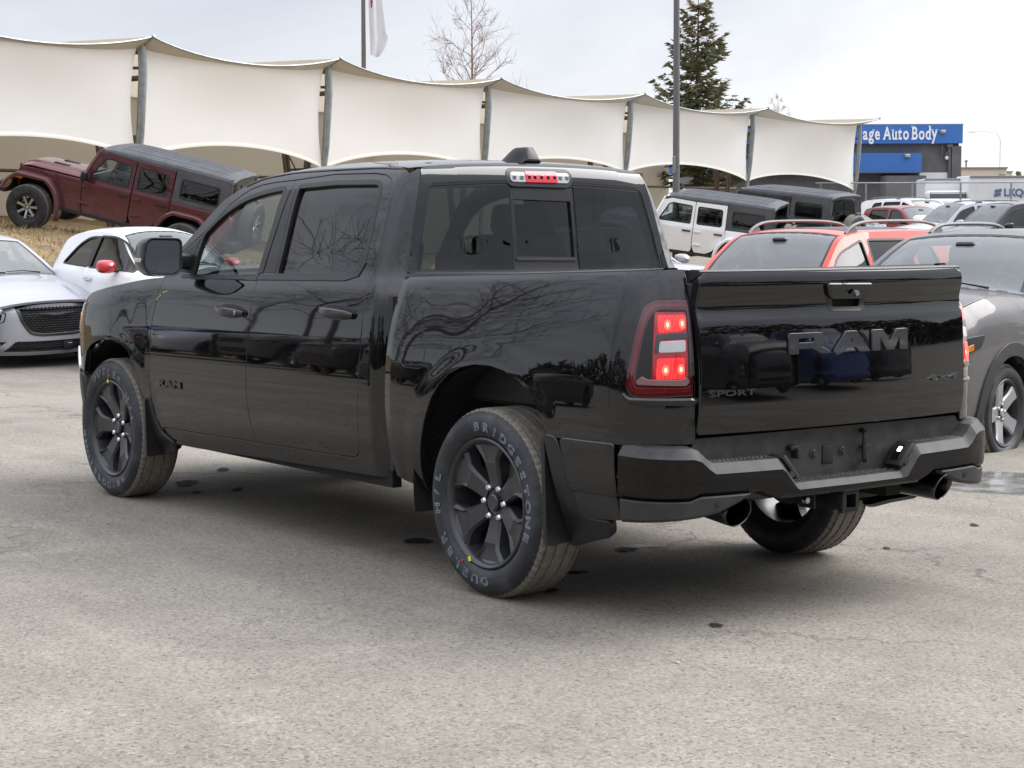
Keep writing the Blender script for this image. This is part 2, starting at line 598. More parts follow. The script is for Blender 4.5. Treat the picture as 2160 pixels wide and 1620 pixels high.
M['lamp_lit'] = material('lamp_red_lit', (.5, .005, .006), .15, emit=(1.0, .012, .012), emit_s=.85, coat=1.0,)
def ribbed_glow(m):
    t = m.node_tree; b = t.nodes['Principled BSDF']; tc = N(t, 'ShaderNodeTexCoord')
    wv = N(t, 'ShaderNodeTexWave', i_Scale=38.0, i_Distortion=3.0, i_Detail=3.0); L(t, tc, wv, 3, 0)
    nz = N(t, 'ShaderNodeTexNoise', i_Scale=26.0, i_Detail=3.0); L(t, tc, nz, 3, 0)
    mu = N(t, 'ShaderNodeMath', operation='MULTIPLY'); L(t, wv, mu, 1, 0); L(t, nz, mu, 0, 1)
    mr = N(t, 'ShaderNodeMapRange'); mr.inputs[1].default_value = .05; mr.inputs[2].default_value = .5; mr.inputs[3].default_value = .35; mr.inputs[4].default_value = 1.7; L(t, mu, mr)
    t.links.new(mr.outputs[0], b.inputs['Emission Strength'])


ribbed_glow(M['lamp_lit'])
M['lamp_spot'] = material('lamp_bulb_lit', (1, .4, .3), .2, emit=(1.0, .30, .18), emit_s=1.7)
M['lamp_halo'] = material('lamp_halo_lit', (1, .1, .06), .2, emit=(1.0, .085, .06), emit_s=1.15)
M['stop_red'] = material('stop_lamp_red', (.50, .014, .028), .12, coat=1.0, emit=(1, .03, .05), emit_s=.10)
M['clear_lens'] = material('clear_lens', (.46, .46, .47), .1, coat=1.0)
M['amber_lens'] = material('amber_lens', (.55, .17, .01), .15, coat=1.0)
M['plate_light'] = material('plate_lamp_lit', (1, .95, .8), .2, emit=(1.0, .93, .72), emit_s=2.6)
M['yellow'] = material('yellow_paint_mark', (.62, .72, .02), .6)
M['red_mark'] = material('red_paint_mark', (.5, .03, .03), .6)
M['seat'] = material('seat_cloth', (.05, .05, .052), .8)
M['seat_light'] = material('seat_protective_cover', (.62, .74, .68), .5)
M['blue_film'] = material('blue_protective_film', (.16, .42, .70), .45)
M['metal_grey'] = material('galvanised_steel', (.34, .36, .37), .42, metal=.7, noise=(5, (.24, .25, .26), .4, .7))
M['pole_grey'] = material('pole_grey_paint', (.13, .13, .14), .5)
# ------------------------------------------------------------------ surfaces of the pickup (local: x forward, y left, z up; origin under the rear axle)
TK_PLAN = pchip([.6, 1.0, 1.6, 2.6, 3.1, 3.35, 3.7, 3.95, 4.08, 4.2, 4.3, 4.45, 4.58, 4.66],
                [.985, 1.0, 1.005, 1.005, 1.006, 1.016, 1.03, 1.018, .985, .935, .88, .78, .63, .45])
TK_PROF = pchip([.30, .35, .40, .47, .60, .80, 1.0, 1.10, 1.17, 1.205, 1.24, 1.28, 1.31, 1.4, 1.5, 1.6, 1.7, 1.77, 1.815, 1.85, 1.872, 1.885],
                [.905, .93, .955, .972, .992, 1.003, .996, .986, .977, .969, .957, .938, .924, .895, .86, .825, .785, .75, .715, .665, .60, .50])
TK_SHIFT = pchip([2.9, 3.1, 3.6, 4.1, 4.6], [0, .004, .055, .125, .19])


TK_XE = pchip([.40, 1.25, 1.30, 1.345, 1.55, 1.75, 1.80, 1.825, 1.845, 1.86, 1.875], [.797, .802, .822, .853, .88, .909, .922, .937, .960, .995, 1.05])
TK_RND = pchip([.4, 1.2, 1.33, 1.75, 1.8, 1.87], [.08, .085, .105, .078, .070, .04])


def tk_side(x, z):
    x = np.asarray(x, float); z = np.asarray(z, float)
    zz = np.where(z > .9, z+TK_SHIFT(x)*np.clip((z-.9)/.25, 0, 1), z)
    y = TK_PLAN(x)-(1.005-TK_PROF(zz))
    # rounded rear corner of the cab
    y = y-np.clip((TK_XE(z)+.095-x)/.095, 0, 1)**2.3*TK_RND(z)
    # raised lip round the front wheel
    rr = np.hypot(x-3.62, (z-.42)*1.0)
    s = np.clip((.60-rr)/.09, 0, 1); y = y+.004*s*s*(3-2*s)
    return np.stack([x, y, z], -1)


_BK = [(-.76, .76, .991), (-.70, .70, 1.0), (-.3, .3, 1.006), (0, 0, 1.012), (.3, -.3, 1.014), (.6, -.6, 1.010), (.8, -.80, .999), (.92, -.915, .972),
       (1.02, -.998, .918), (1.10, -1.046, .855), (1.19, -1.078, .775), (1.25, -1.09, .715)]
BK_X = pchip([b[0] for b in _BK], [b[1] for b in _BK])
BK_Y = pchip([b[0] for b in _BK], [b[2] for b in _BK])
BED_PROF = pchip([.40, .44, .50, .60, .80, .95, 1.02, 1.08, 1.14, 1.19, 1.24, 1.29, 1.32, 1.345, 1.352],
                 [.925, .945, .965, .988, 1.003, .998, .991, .982, .969, .956, .941, .924, .912, .898, .893])
BED_TOP = lambda x: 1.345+(.72-x)*.037


def tk_bed(s, z):
    s = np.asarray(s, float); z = np.asarray(z, float)
    X, Y = BK_X(s), BK_Y(s)
    e = 1e-3
    tx, ty = (BK_X(s+e)-BK_X(s-e)), (BK_Y(s+e)-BK_Y(s-e))
    l = np.hypot(tx, ty); nx, ny = -ty/l, tx/l
    sg = np.where(ny < 0, -1.0, 1.0)
    nx, ny = nx*sg, ny*sg
    nx, ny = np.where(s > 1.0, -np.abs(nx), nx), ny
    zz = np.where(z > .9, z-(BED_TOP(X)-1.352)*np.clip((z-.9)/.3, 0, 1), z)
    d = 1.005-BED_PROF(zz)
    rr = np.hypot(X, z-.43)
    q_ = np.clip((.66-rr)/.10, 0, 1)
    d = d-.004*q_*q_*(3-2*q_)*np.clip((1.2-z)/.1, 0, 1)
    return np.stack([X-nx*d, Y-ny*d, z], -1)


TG_OFF = pchip([.76, .79, .83, .88, .95, 1.0, 1.1, 1.16, 1.19, 1.215, 1.235, 1.26, 1.30, 1.325, 1.345, 1.37, 1.395],
               [.010, .018, .026, .030, .0295, .0275, .0235, .0205, .018, .012, .003, -.002, .004, .011, .0135, .0105, .001])


def tk_gate(y, z):
    y = np.asarray(y, float); z = np.asarray(z, float)
    return np.stack([-(1.120-.052*(y/.77)**2+TG_OFF(z)), y, z], -1)


def tk_back(y, z):      # rear wall of the cab with the window
    y = np.asarray(y, float); z = np.asarray(z, float)
    zz = z-.022*np.clip(1-(y/.66)**2, 0, 1)*np.clip((z-1.5)/.3, 0, 1)
    return np.stack([TK_XE(zz)-.038*np.clip(1-np.abs(y/.76)**2.6, -.3, 1), y, z], -1)


TK_ZR = pchip([.95, 1.0, 1.1, 1.3, 1.8, 2.1, 2.3, 2.42], [1.872, 1.880, 1.889, 1.899, 1.905, 1.898, 1.878, 1.855])


TK_ZE = pchip([.93, 1.0, 1.1, 1.4, 1.8, 2.06, 2.308, 2.42], [1.836, 1.845, 1.850, 1.852, 1.851, 1.843, 1.820, 1.795])


def tk_roof(x, t):      # t: -1..1 across, meets the cab sides along the drip line
    x = np.asarray(x, float); t = np.asarray(t, float)
    ze = TK_ZE(x); ye = tk_side(np.maximum(x, 1.08), ze)[..., 1]
    return np.stack([x, t*ye, TK_ZR(x)-(TK_ZR(x)-ze)*np.abs(t)**2.8], -1)


def tk_wind(y, s):      # windscreen
    y = np.asarray(y, float); s = np.asarray(s, float)
    return np.stack([2.40+.80*s-.13*(y/.75)**2, y, 1.862-.56*s-.03*(y/.75)**2], -1)


def tk_hood(x, t):
    x = np.asarray(x, float); t = np.asarray(t, float)
    ye = TK_PLAN(x)-.075
    ze = 1.283-TK_SHIFT(x)
    bul = np.clip((.72-np.abs(t))/.10, 0, 1); bul = bul*bul*(3-2*bul)
    return np.stack([x, t*ye, ze+.035*(1-np.abs(t)**2.2)+.035*bul*np.clip((x-3.0)/.2, 0, 1)], -1)

# ------------------------------------------------------------------ wheels
def tyre_mesh(Rt, W, Rr, seg=240, groove=True, every=5):
    """tyre, axle along y, outer side +y"""
    h = W/2
    prof = [(Rr-.012, h-.045), (Rr, h-.028), (Rr+.012, h-.014), (Rr+.30*(Rt-Rr), h-.003), (Rr+.52*(Rt-Rr), h), (Rr+.72*(Rt-Rr), h-.006),
            (Rt-.024, h-.018), (Rt-.0125, h-.028)]
    tread = [(Rt-.006, h-.038), (Rt-.0025, h-.052)]
    ys = [.60*h, .22*h, -.22*h, -.60*h]
    for y in ys:
        tread += [(Rt-.0005, y+.0065), (Rt-.010, y+.0045), (Rt-.010, y-.0045), (Rt-.0005, y-.0065)]
    tread += [(Rt-.0025, -h+.052), (Rt-.006, -h+.038)]
    full = prof+tread+[(r_, -y) for r_, y in prof[::-1]]
    n0, n1 = len(prof), len(prof)+len(tread)

    def rf(j, k, r_):
        if not groove: return r_
        if (n0-1 <= j <= n0+1 or n1-2 <= j <= n1) and k % every == 0: return r_-.0045
        if n0+1 < j < n1-2 and (k+2*j//4) % every == 0 and ((j-n0-2) % 4 in (0, 3)): return r_-.003
        return r_
    mb = MB(); mb.lathe(full, seg, 'y', rfun=rf)
    mb.m = []
    for j in range(len(full)-1): mb.m += [1 if n0-1 <= j < n1 else 0]*seg
    return mb.mesh('tyre', 40)


def spoke_blade(st, pocket=None, back=.05):
    """st: (r, half width, y); returns verts, faces for a spoke along +z"""
    cols = [-1, -.78, -.62, 0, .62, .78, 1]
    P = []
    for i, (r_, w, y) in enumerate(st):
        row = []
        for c in cols:
            yy = y-(.012 if abs(c) == 1 else 0)
            if pocket and pocket[0] <= i <= pocket[1] and abs(c) < .7: yy -= pocket[2]
            row.append((c*w, yy, r_))
        row = [(row[0][0]*1.05, row[0][1]-back, row[0][2])]+row+[(row[-1][0]*1.05, row[-1][1]-back, row[-1][2])]
        P.append(row)
    return np.array(P)


WHEELS = {}


def make_wheel(kind, Rt, W, Rr, nsp, st, mats, pocket=None, twin=0.0, nuts=5, nut_r=.057, cap_r=.03, nut_mat='satin_chrome', seg=160, groove=True, every=5, back=.05, letter=False):
    """part 'wheel' (the barrel) with children tyre, spoke, lug_nut, hub_cap; axle along y, outer side +y, origin in the hub"""
    h = W/2
    mb = MB()
    lip = st[-1][2]
    mb.lathe([(Rr-.004, h-.026), (Rr+.001, h-.020), (Rr-.006, h-.015), (Rr-.014, h-.020), (Rr-.020, lip+.004), (Rr-.026, lip-.015), (Rr-.032, -h+.05), (Rr-.004, -h+.03)], 64, 'y')
    mb.lathe([(0.0, st[0][2]-.006), (st[0][0]+.012, st[0][2]-.008), (st[0][0]+.012, -.02)], 40, 'y')
    root = mb.build('wheel', M[mats[0]], recalc=False)
    mb = MB(); mb.lathe([(0, -.035), (.40*Rt, -.035), (.40*Rt, -.06), (0, -.06)], 40, 'y')
    mb.box((.33*Rt, -.045, .05), (.10, .07, .18))
    mb.build('brake_disc', M['rim_dark'], root)
    ty = link('tyre', tyre_mesh(Rt, W, Rr, seg, groove, every), [M['rubber'], M['tread']], root)
    me_sp = None
    k = 0
    for i in range(nsp):
        for sg in ((-1, 1) if twin else (0,)):
            if me_sp is None:
                s_ = MB(); s_.grid(spoke_blade(st, pocket, back)); me_sp = s_.mesh('spoke', 25, True)
                me_sp.materials.append(M[mats[1]])
            o = link('spoke', me_sp, None, root)
            o.rotation_euler = (0, 2*math.pi*i/nsp+sg*twin, 0)
    mn = MB(); mn.lathe([(.015, st[0][2]-.004), (.015, st[0][2]+.006), (.010, st[0][2]+.014), (0, st[0][2]+.016)], 10, 'y')
    me_n = mn.mesh('lug_nut', 30); me_n.materials.append(M[nut_mat])
    for i in range(nuts):
        a = 2*math.pi*(i+.5)/nuts
        o = link('lug_nut', me_n, None, root); o.location = (nut_r*math.sin(a), 0, nut_r*math.cos(a))
    mc = MB(); mc.lathe([(cap_r+.003, st[0][2]-.01), (cap_r+.002, st[0][2]+.010), (cap_r*.85, st[0][2]+.016), (cap_r*.5, st[0][2]+.014), (0, st[0][2]+.014)], 28, 'y')
    mc.build('hub_cap', M[mats[1]], root, recalc=False)
    WHEELS[kind] = root
    return root


def place_wheel(kind, parent, loc, right=False, roll=0.0, steer=0.0):
    """first use of a kind moves the master itself"""
    src = WHEELS[kind]
    if src.parent is None: w = src; w.parent = parent
    else: w = dup(src, parent)
    w.location = loc
    w.rotation_mode = 'ZYX' if False else 'XYZ'
    w.rotation_euler = (0, roll, (math.pi if right else 0)+steer)
    return w


def bent_text(s, r_in, height, y, phi0, step, mat, parent, name='lettering', condense=1.42, fill=True):
    """raised sidewall letters: outline in white with a dark face; clockwise seen from outside (+y), phi from the top"""
    for i, ch in enumerate(s):
        if ch == ' ': continue
        mb = MB(); mi = MB()
        for off, tgt, dy in ((.038, mb, 0.0), (-.020, mi, .0006)):
            v, f = text_mesh(ch, 1.0, 0.0, off, res=2)
            if not len(v): continue
            phi = phi0+step*i
            rr = r_in+(v[:, 1]/.70)*height
            aa = R(phi)+v[:, 0]*height/.70*condense/(r_in+height*.5)
            P = np.stack([-rr*np.sin(aa), np.full(len(v), y+dy)-.10*np.abs(rr-.335), rr*np.cos(aa)], 1)
            tgt.add(P, f)
        k = len(mb.f); mb.add(mi.v, mi.f, 1)
        mb.build('letter', [M[mat], M['rubber']], parent, recalc=False)


# ------------------------------------------------------------------ the black pickup
def build_pickup():
    T = empty('pickup_truck', (0, 0, 0), (R(.35), 0, 0))
    tag(T, 'shiny black crew cab pickup truck in front with its tail lamps lit', 'pickup truck')
    BP = M['black_paint']
    g = -.004

    # cab shell ------------------------------------------------------
    bseam = [(1.956, 1.801), (1.953, 1.756), (1.965, 1.55), (1.980, 1.322), (2.004, 1.300), (2.014, 1.247), (2.010, 1.205), (2.012, 1.043), (2.030, .87), (2.034, .676), (2.022, .604), (2.003, .523), (1.980, .473)]
    fseam = [(3.053, 1.282), (3.068, 1.209), (3.082, 1.139), (3.099, 1.068), (3.112, .991), (3.132, .80), (3.134, .724), (3.121, .651), (3.104, .532), (3.040, .456)]
    rtop = [(1.593, 1.823), (1.227, 1.820), (1.125, 1.811), (1.062, 1.792), (1.028, 1.758), (.990, 1.62), (.974, 1.50), (.964, 1.347), (.969, 1.28), (.964, 1.239), (.962, 1.092), (.978, .80), (.988, .691), (.998, .554), (1.013, .508), (1.054, .490), (1.136, .487)]
    ftop = [(3.020, 1.300), (2.990, 1.330), (2.972, 1.405), (2.767, 1.522), (2.556, 1.681), (2.45, 1.735), (2.386, 1.760), (2.28, 1.782), (2.15, 1.793)]
    rear_door = bseam[::-1]+rtop          # from the bottom of the seam up, over the top, down the rear edge
    front_door = fseam[::-1]+ftop+bseam
    door_hole = fseam[::-1]+ftop+[bseam[0]]+rtop+[bseam[-1]]
    top_edge = [(x, float(TK_ZE(x))) for x in (.965, 1.0, 1.05, 1.1, 1.2, 1.4, 1.6, 1.8, 1.95, 2.06, 2.2, 2.308, 2.40)]+[(2.481, 1.772), (2.643, 1.704), (2.874, 1.520), (3.02, 1.40), (3.06, 1.33), (3.062, 1.286)]
    xe = [(float(TK_XE(z)), z) for z in (1.832, 1.818, 1.80, 1.75, 1.65, 1.55, 1.45, 1.345, 1.30, 1.25, 1.0, .7, .43)]
    cab_out = [(3.10, .46), (3.12, .37), (2.67, .372), (1.93, .395), (1.28, .411), (.81, .418)]+xe[::-1]+top_edge+[(3.085, 1.21), (3.116, 1.068), (3.13, .991), (3.15, .80), (3.15, .72), (3.137, .651), (3.12, .54)]
    fglass = rnd([(2.752, 1.300), (2.753, 1.43), (2.742, 1.520), (2.596, 1.623), (2.413, 1.70), (2.217, 1.737), (2.032, 1.754), (2.020, 1.579), (2.027, 1.409), (2.034, 1.317)], [.01, .05, .03, .08, .08, .08, .01, .05, .05, .02])
    rglass = rnd([(1.886, 1.760), (1.541, 1.773), (1.125, 1.769), (1.100, 1.66), (1.078, 1.50), (1.070, 1.397), (1.110, 1.350), (1.190, 1.341), (1.842, 1.325), (1.842, 1.41)], [.02, .05, .05, .06, .06, .05, .03, .03, .02, .04])
    for sg in (1, -1):
        S = tk_side if sg > 0 else mirror_surf(tk_side)
        o = (0, sg, .2)
        rs = .035 if sg > 0 else .05
        cab = panel('cab_side', cab_out, S, BP, T, [grow(door_hole, .003)], rs*.5, .03, 0, .003, o)
        fd = panel('front_door', grow(front_door, g), S, BP, T, [grow(fglass, .012)], rs, .028, 0, .004, o)
        rd = panel('rear_door', grow(rear_door, g), S, BP, T, [grow(rglass, .012)], rs, .028, 0, .004, o)
        for d, gl, gm in ((fd, fglass, 'glass_clear'), (rd, rglass, 'glass_tint')):
            panel('window', grow(gl, .004), S, M[gm], d, (), .08, 0, -.016, 0, o)
            panel('window_seal', grow(gl, .018), S, M['black_trim'], d, [grow(gl, -.004)], .05, .02, .0025, .003, o)
        # pillar applique and belt moulding
        panel('pillar_trim', [(2.008, 1.750), (1.962, 1.750), (1.972, 1.55), (1.986, 1.335), (2.024, 1.322), (2.008, 1.41), (2.002, 1.58)], S, M['black_trim'], fd, (), .05, .01, .004, .002, o)
        panel('pillar_trim', [(1.945, 1.752), (1.906, 1.752), (1.862, 1.40), (1.862, 1.335), (1.972, 1.335), (1.958, 1.55)], S, M['black_trim'], rd, (), .05, .01, .004, .002, o)
        panel('belt_moulding', rnd([(2.86, 1.288), (2.86, 1.303), (2.04, 1.313), (2.02, 1.292)], .004), S, M['black_trim'], fd, (), .05, .01, .006, .004, o)
        panel('belt_moulding', rnd([(2.004, 1.296), (1.985, 1.318), (1.19, 1.335), (1.10, 1.345), (1.058, 1.40), (1.048, 1.40), (1.08, 1.335), (1.18, 1.312)], .006), S, M['black_trim'], rd, (), .05, .01, .006, .004, o)
        panel('sail_trim', rnd([(2.955, 1.325), (2.94, 1.40), (2.79, 1.49), (2.775, 1.50), (2.772, 1.312)], .012), S, M['black_plastic'], fd, (), .05, .01, .004, .003, o)
        # rain channel line along the roof
        path = [S(np.array([x]), np.array([z]))[0]+np.array([0, sg*.001, .0]) for x, z in zip(np.linspace(.99, 2.45, 40), pchip([.99, 1.3, 1.9, 2.3, 2.45], [1.835, 1.845, 1.840, 1.812, 1.775])(np.linspace(.99, 2.45, 40)))]
        MB().tube(path, .0035, 6).build('drip_channel', M['black_trim'], cab)
        # handles
        for d, hx, hz, tilt in ((fd, 2.215, 1.131, -.035), (rd, 1.180, 1.164, -.045)):
            cup = [(hx+.155*math.cos(a)*(1 if abs(math.cos(a)) < .7 else .97), hz+.036*math.sin(a)) for a in np.linspace(0, 2*math.pi, 28, endpoint=False)]
            panel('handle_cup', cup, S, M['black_trim'], d, (), .03, .004, .0015, .001, o)
            P0 = S(np.array([hx]), np.array([hz]))[0]
            mb = MB()
            path = []; rads = []
            for k in range(9):
                t = k/8; xx = hx+.150-.30*t
                p = S(np.array([xx]), np.array([hz+tilt*(.5-t)*-.35]))[0]
                path.append((p[0], p[1]+sg*(.012+.030*math.sin(math.pi*min(1, max(0, t*1.02)))**.6), p[2]))
                rads.append((.017+.005*math.sin(math.pi*t))*(.55 if k in (0, 8) else 1))
            n = len(path)
            rows = []
            for p, r_ in zip(path, rads):
                rows.append([(p[0], p[1]+.55*r_*math.cos(a)*sg, p[2]+r_*math.sin(a)) for a in np.linspace(0, 2*math.pi, 14)])
            mb.grid(rows); mb.add(rows[0], [tuple(range(14))]); mb.add(rows[-1], [tuple(range(14))]); mb.build('handle', BP, d, 50)
            kp = path[7]
            if d is fd:
                MB().lathe([(0, .019), (.011, .019), (.013, .008)], 16, 'y', c=(kp[0]+.01, kp[1]-.006*sg if sg > 0 else kp[1]+.006-.03, kp[2])).build('door_lock', M['satin_chrome'], d)
        # fuel and bed below ---------------------------------------
        fp = [(3.062, 1.283), (3.3, 1.283-float(TK_SHIFT(3.3))), (3.6, 1.283-float(TK_SHIFT(3.6))), (3.9, 1.283-float(TK_SHIFT(3.9))), (4.12, 1.283-float(TK_SHIFT(4.12))), (4.17, 1.11),
              (4.13, 1.0), (4.13, .92), (4.17, .85), (4.10, .745), (3.965, .705)]
        arch = [(3.945, .75), (3.905, .836), (3.84, .875), (3.76, .901), (3.663, .914), (3.57, .914), (3.47, .900), (3.373, .861), (3.298, .789), (3.245, .70), (3.205, .61), (3.18, .53), (3.17, .475)]
        fen = fp+arch+[(3.11, .475), (3.112, .532)]+[(x+.006, z) for x, z in fseam[:-2][::-1]]
        fe = panel('fender', grow(fen, g), S, BP, T, (), rs, .03, 0, .004, o)
        lamp = rnd([(4.185, 1.105), (4.60, 1.05), (4.60, .93), (4.20, .93), (4.145, .99)], .02)
        hl = panel('headlight', lamp, S, M['clear_lens'], T, (), .05, .03, .004, .004, o)
        panel('side_reflector', rnd([(4.165, 1.03), (4.21, 1.05), (4.21, .95), (4.17, .96)], .008), S, M['amber_lens'], hl, (), .03, .004, .008, .001, o)
        bu = panel('front_bumper', rnd([(4.115, .73), (4.18, .84), (4.62, .84), (4.62, .70), (4.12, .70)], .015), S, M['chrome'], T, (), .05, .03, .012, .006, o)
        panel('bumper_cladding', rnd([(3.985, .685), (4.62, .685), (4.58, .34), (4.02, .335), (3.975, .42)], [.05, .01, .01, .04, .04]), S, M['black_plastic'], bu, (), .05, .06, .010, .02, o)

    # back of the cab ------------------------------------------------
    yb = lambda z: float(tk_side(np.array([float(TK_XE(z))]), np.array([z]))[0, 1])
    zs_ = [1.30, 1.345, 1.45, 1.55, 1.65, 1.75, 1.80, 1.818, 1.832, 1.85]
    back_out = [(yb(z)+.004, z) for z in zs_][:-1]+[(.655, 1.843), (.60, 1.850), (.40, 1.866), (.2, 1.873), (0, 1.875), (-.2, 1.873), (-.40, 1.866), (-.60, 1.850), (-.655, 1.843)]+[(-yb(z)-.004, z) for z in zs_[:-1][::-1]]
    win = rnd([(.655, 1.757), (.705, 1.56), (.762, 1.352), (-.762, 1.344), (-.705, 1.56), (-.645, 1.750), (-.30, 1.768), (0, 1.775), (.30, 1.774)], [.025, .2, .02, .02, .2, .025, .1, .1, .1])
    cb = panel('cab_back', back_out, tk_back, BP, T, [win], .04, .02, 0, .002, (-1, 0, .1))
    panel('roof_seam', grow(rnd([(.628, 1.772), (.3, 1.787), (0, 1.790), (-.3, 1.783), (-.618, 1.764), (-.618, 1.758), (-.3, 1.777), (0, 1.784), (.3, 1.781), (.628, 1.766)], .001), .0008), tk_back, M['dark'], cb, (), .04, 0, .0018, 0, (-1, 0, .1))
    rf = panel('roof', [(.952, -.90), (.962, -.998), (2.415, -.998), (2.415, .998), (.962, .998), (.952, .90)], tk_roof, BP, T, (), .06, .02, 0, .002, (0, 0, 1))
    ww = panel('windshield', [(-.70, .02), (.70, .02), (.80, .98), (-.80, .98)], tk_wind, M['glass_wind'], T, (), .10, 0, 0, 0, (1, 0, 1))
    panel('hood', [(3.10, -1.0), (3.10, 1.0), (4.3, 1.0), (4.45, .8), (4.52, .4), (4.52, -.4), (4.45, -.8), (4.3, -1.0)], tk_hood, BP, T, (), .06, .02, .002, .004, (0, 0, 1))
    # window panes: two fixed, one sliding, with frames
    SW = rnd([(.185, 1.706), (-.176, 1.697), (-.181, 1.411), (.184, 1.417)], .008)
    c3 = [(.215, 1.80), (-.20, 1.80), (-.207, 1.33), (.212, 1.33)]
    win_i = grow(win, -.004)
    gl = panel('rear_window', win_i, tk_back, M['glass_tint'], T, [c3], .06, 0, -.010, 0, (-1, 0, .1)) if False else None
    lft = [p for p in win_i if p[0] > .20]; rgt = [p for p in win_i if p[0] < -.19]
    lft = [(.205, 1.772)]+[p for p in lft if p[1] > 1.5]+[p for p in lft if p[1] <= 1.5]+[(.205, 1.355)]
    wr = panel('rear_window', win, tk_back, M['black_trim'], T, [grow(win, -.010)], .06, .012, -.004, .001, (-1, 0, .1))
    lp = rnd([(.198, 1.770), (.645, 1.747), (.695, 1.56), (.750, 1.360), (.204, 1.354)], [.004, .02, .2, .02, .004])
    rp = rnd([(-.194, 1.768), (-.635, 1.742), (-.695, 1.56), (-.750, 1.353), (-.200, 1.352)], [.004, .02, .2, .02, .004])
    panel('pane', lp, tk_back, M['glass_back'], wr, (), .06, .004, -.006, .001, (-1, 0, .1))
    panel('pane', rp, tk_back, M['glass_back'], wr, (), .06, .004, -.006, .001, (-1, 0, .1))
    panel('slider_frame', rnd([(.194, 1.772), (-.190, 1.770), (-.196, 1.354), (.200, 1.354)], .004), tk_back, M['black_trim'], wr, [grow(SW, -.006)], .05, .012, -.010, .001, (-1, 0, .1))
    panel('pane', grow(SW, .004), tk_back, M['glass_back'], wr, (), .06, .002, -.024, .001, (-1, 0, .1))
    panel('slider_bar', rnd([(.184, 1.416), (-.180, 1.411), (-.180, 1.401), (.184, 1.406)], .002), tk_back, M['rim_dark'], wr, (), .05, .012, -.004, .001, (-1, 0, .1))
    # high-mounted stop lamp
    ch = rnd([(.192, 1.826), (-.168, 1.824), (-.162, 1.778), (.194, 1.782)], .02)
    hm = panel('stop_lamp', grow(ch, .022), tk_back, M['black_trim'], T, (), .03, .004, .002, .002, (-1, 0, .1))
    panel('clear_lens', ch, tk_back, M['clear_lens'], hm, (), .03, .004, .007, .003, (-1, 0, .1))
    panel('red_lens', rnd([(.104, 1.829), (-.084, 1.829), (-.088, 1.778), (.102, 1.779)], .004), tk_back, M['stop_red'], hm, (), .03, .004, .0105, .001, (-1, 0, .1))
    for y in (.05, .01, -.03, -.07, .085):
        mb = MB(); mb.rbox((float(tk_back(np.array([y]), np.array([1.804]))[0, 0])-.0115, y, 1.804), (.003, .016, .018), .001, 1); mb.build('lamp_emitter', M['dark_red_lens'], hm)
    for y in (.172, .128, -.108, -.150):
        mb = MB(); mb.rbox((float(tk_back(np.array([y]), np.array([1.803]))[0, 0])-.009, y, 1.803), (.003, .02, .022), .001, 1); mb.build('reflector', M['satin_chrome'], hm)
    # shark fin aerial
    mb = MB(); rows = []
    for t, w, h in ((0, .008, .008), (.18, .020, .026), (.36, .027, .050), (.50, .031, .064), (.60, .033, .068), (.86, .034, .068), (.95, .034, .040), (1.0, .034, .008)):
        x = 1.20-.25*t
        rows.append([(x, w*1.2*c_, 1.887+h*k_) for c_, k_ in ((1.3, -.25), (1.15, .1), (.98, .45), (.82, .82), (.62, .97), (0, 1.0), (-.62, .97), (-.82, .82), (-.98, .45), (-1.15, .1), (-1.3, -.25))])
    mb.grid(rows); mb.add(rows[-1], [tuple(range(11))]); mb.build('roof_aerial', M['black_trim'], T, 40)

    # bed ------------------------------------------------------------
    arch_r = [(-.525, .394), (-.512, .495), (-.478, .61), (-.437, .71), (-.375, .823), (-.315, .888), (-.245, .937), (-.15, .973), (-.05, .990), (.06, .992), (.16, .978), (.265, .945), (.355, .892), (.412, .825), (.458, .737)]
    topb = [(s, float(BED_TOP(BK_X(s)))-.006) for s in np.linspace(-.765, 1.19, 24)]
    bed_out = [(-.765, .430)]+arch_r+[(.50, .732), (.62, .728), (1.19, .742)]+topb[::-1]
    lampo = rnd([(1.20, 1.291), (1.014, 1.288), (.964, 1.265), (.940, 1.185), (.922, 1.10), (.908, 1.0), (.905, .955), (.925, .930), (.966, .920), (1.20, .930)], [.0, .05, .04, .05, .05, .05, .03, .02, .02, 0])
    lampo = [(min(s, 1.186), z) for s, z in lampo]
    fuel = rnd([(-.640, 1.098), (-.440, 1.112), (-.440, .945), (-.628, .945)], .05, 6)
    for sg in (1, -1):
        S = tk_bed if sg > 0 else mirror_surf(tk_bed)
        o = (-.1, sg, .2)
        rs = .02 if sg > 0 else .05
        holes = [grow(lampo, .004)]
        if sg > 0: holes.append(grow(fuel, .003))
        bo = [(min(s, 1.192), z) for s, z in bed_out]
        # keep the lamp hole inside the panel edge: the panel runs to the tailgate seam round the lamp
        lam = [(min(s, 1.181), z) for s, z in grow(lampo, .004)]
        holes[0] = lam
        bd = panel('bed_side', bo, S, BP, T, holes, rs, .035, 0, .004, o)
        if sg > 0:
            panel('fuel_door', grow(fuel, -.002), S, BP, bd, (), .03, .01, 0, .003, o)
        panel('quarter_lower', rnd([(.545, .722), (.585, .54), (.60, .527), (.842, .527), (.846, .722), (.84, .730), (.56, .728)], .008), S, BP, bd, (), .04, .03, .008, .008, o)
        panel('quarter_valance', rnd([(.598, .520), (.606, .425), (.66, .418), (.842, .432), (.842, .520)], .01), S, M['black_plastic'], bd, (), .04, .03, .006, .004, o)
        # rail cap
        rows = []
        for s in np.linspace(-.77, 1.06, 30):
            p = S(np.array([s]), np.array([float(BED_TOP(BK_X(s)))-.006]))[0]
            x, y, z = p
            rows.append([(x, y+sg*.001, z-.004), (x, y-sg*.001, z+.004), (x, y-sg*.010, z+.008), (x, y-sg*.07, z+.008), (x, y-sg*.085, z-.002), (x, y-sg*.085, z-.08)])
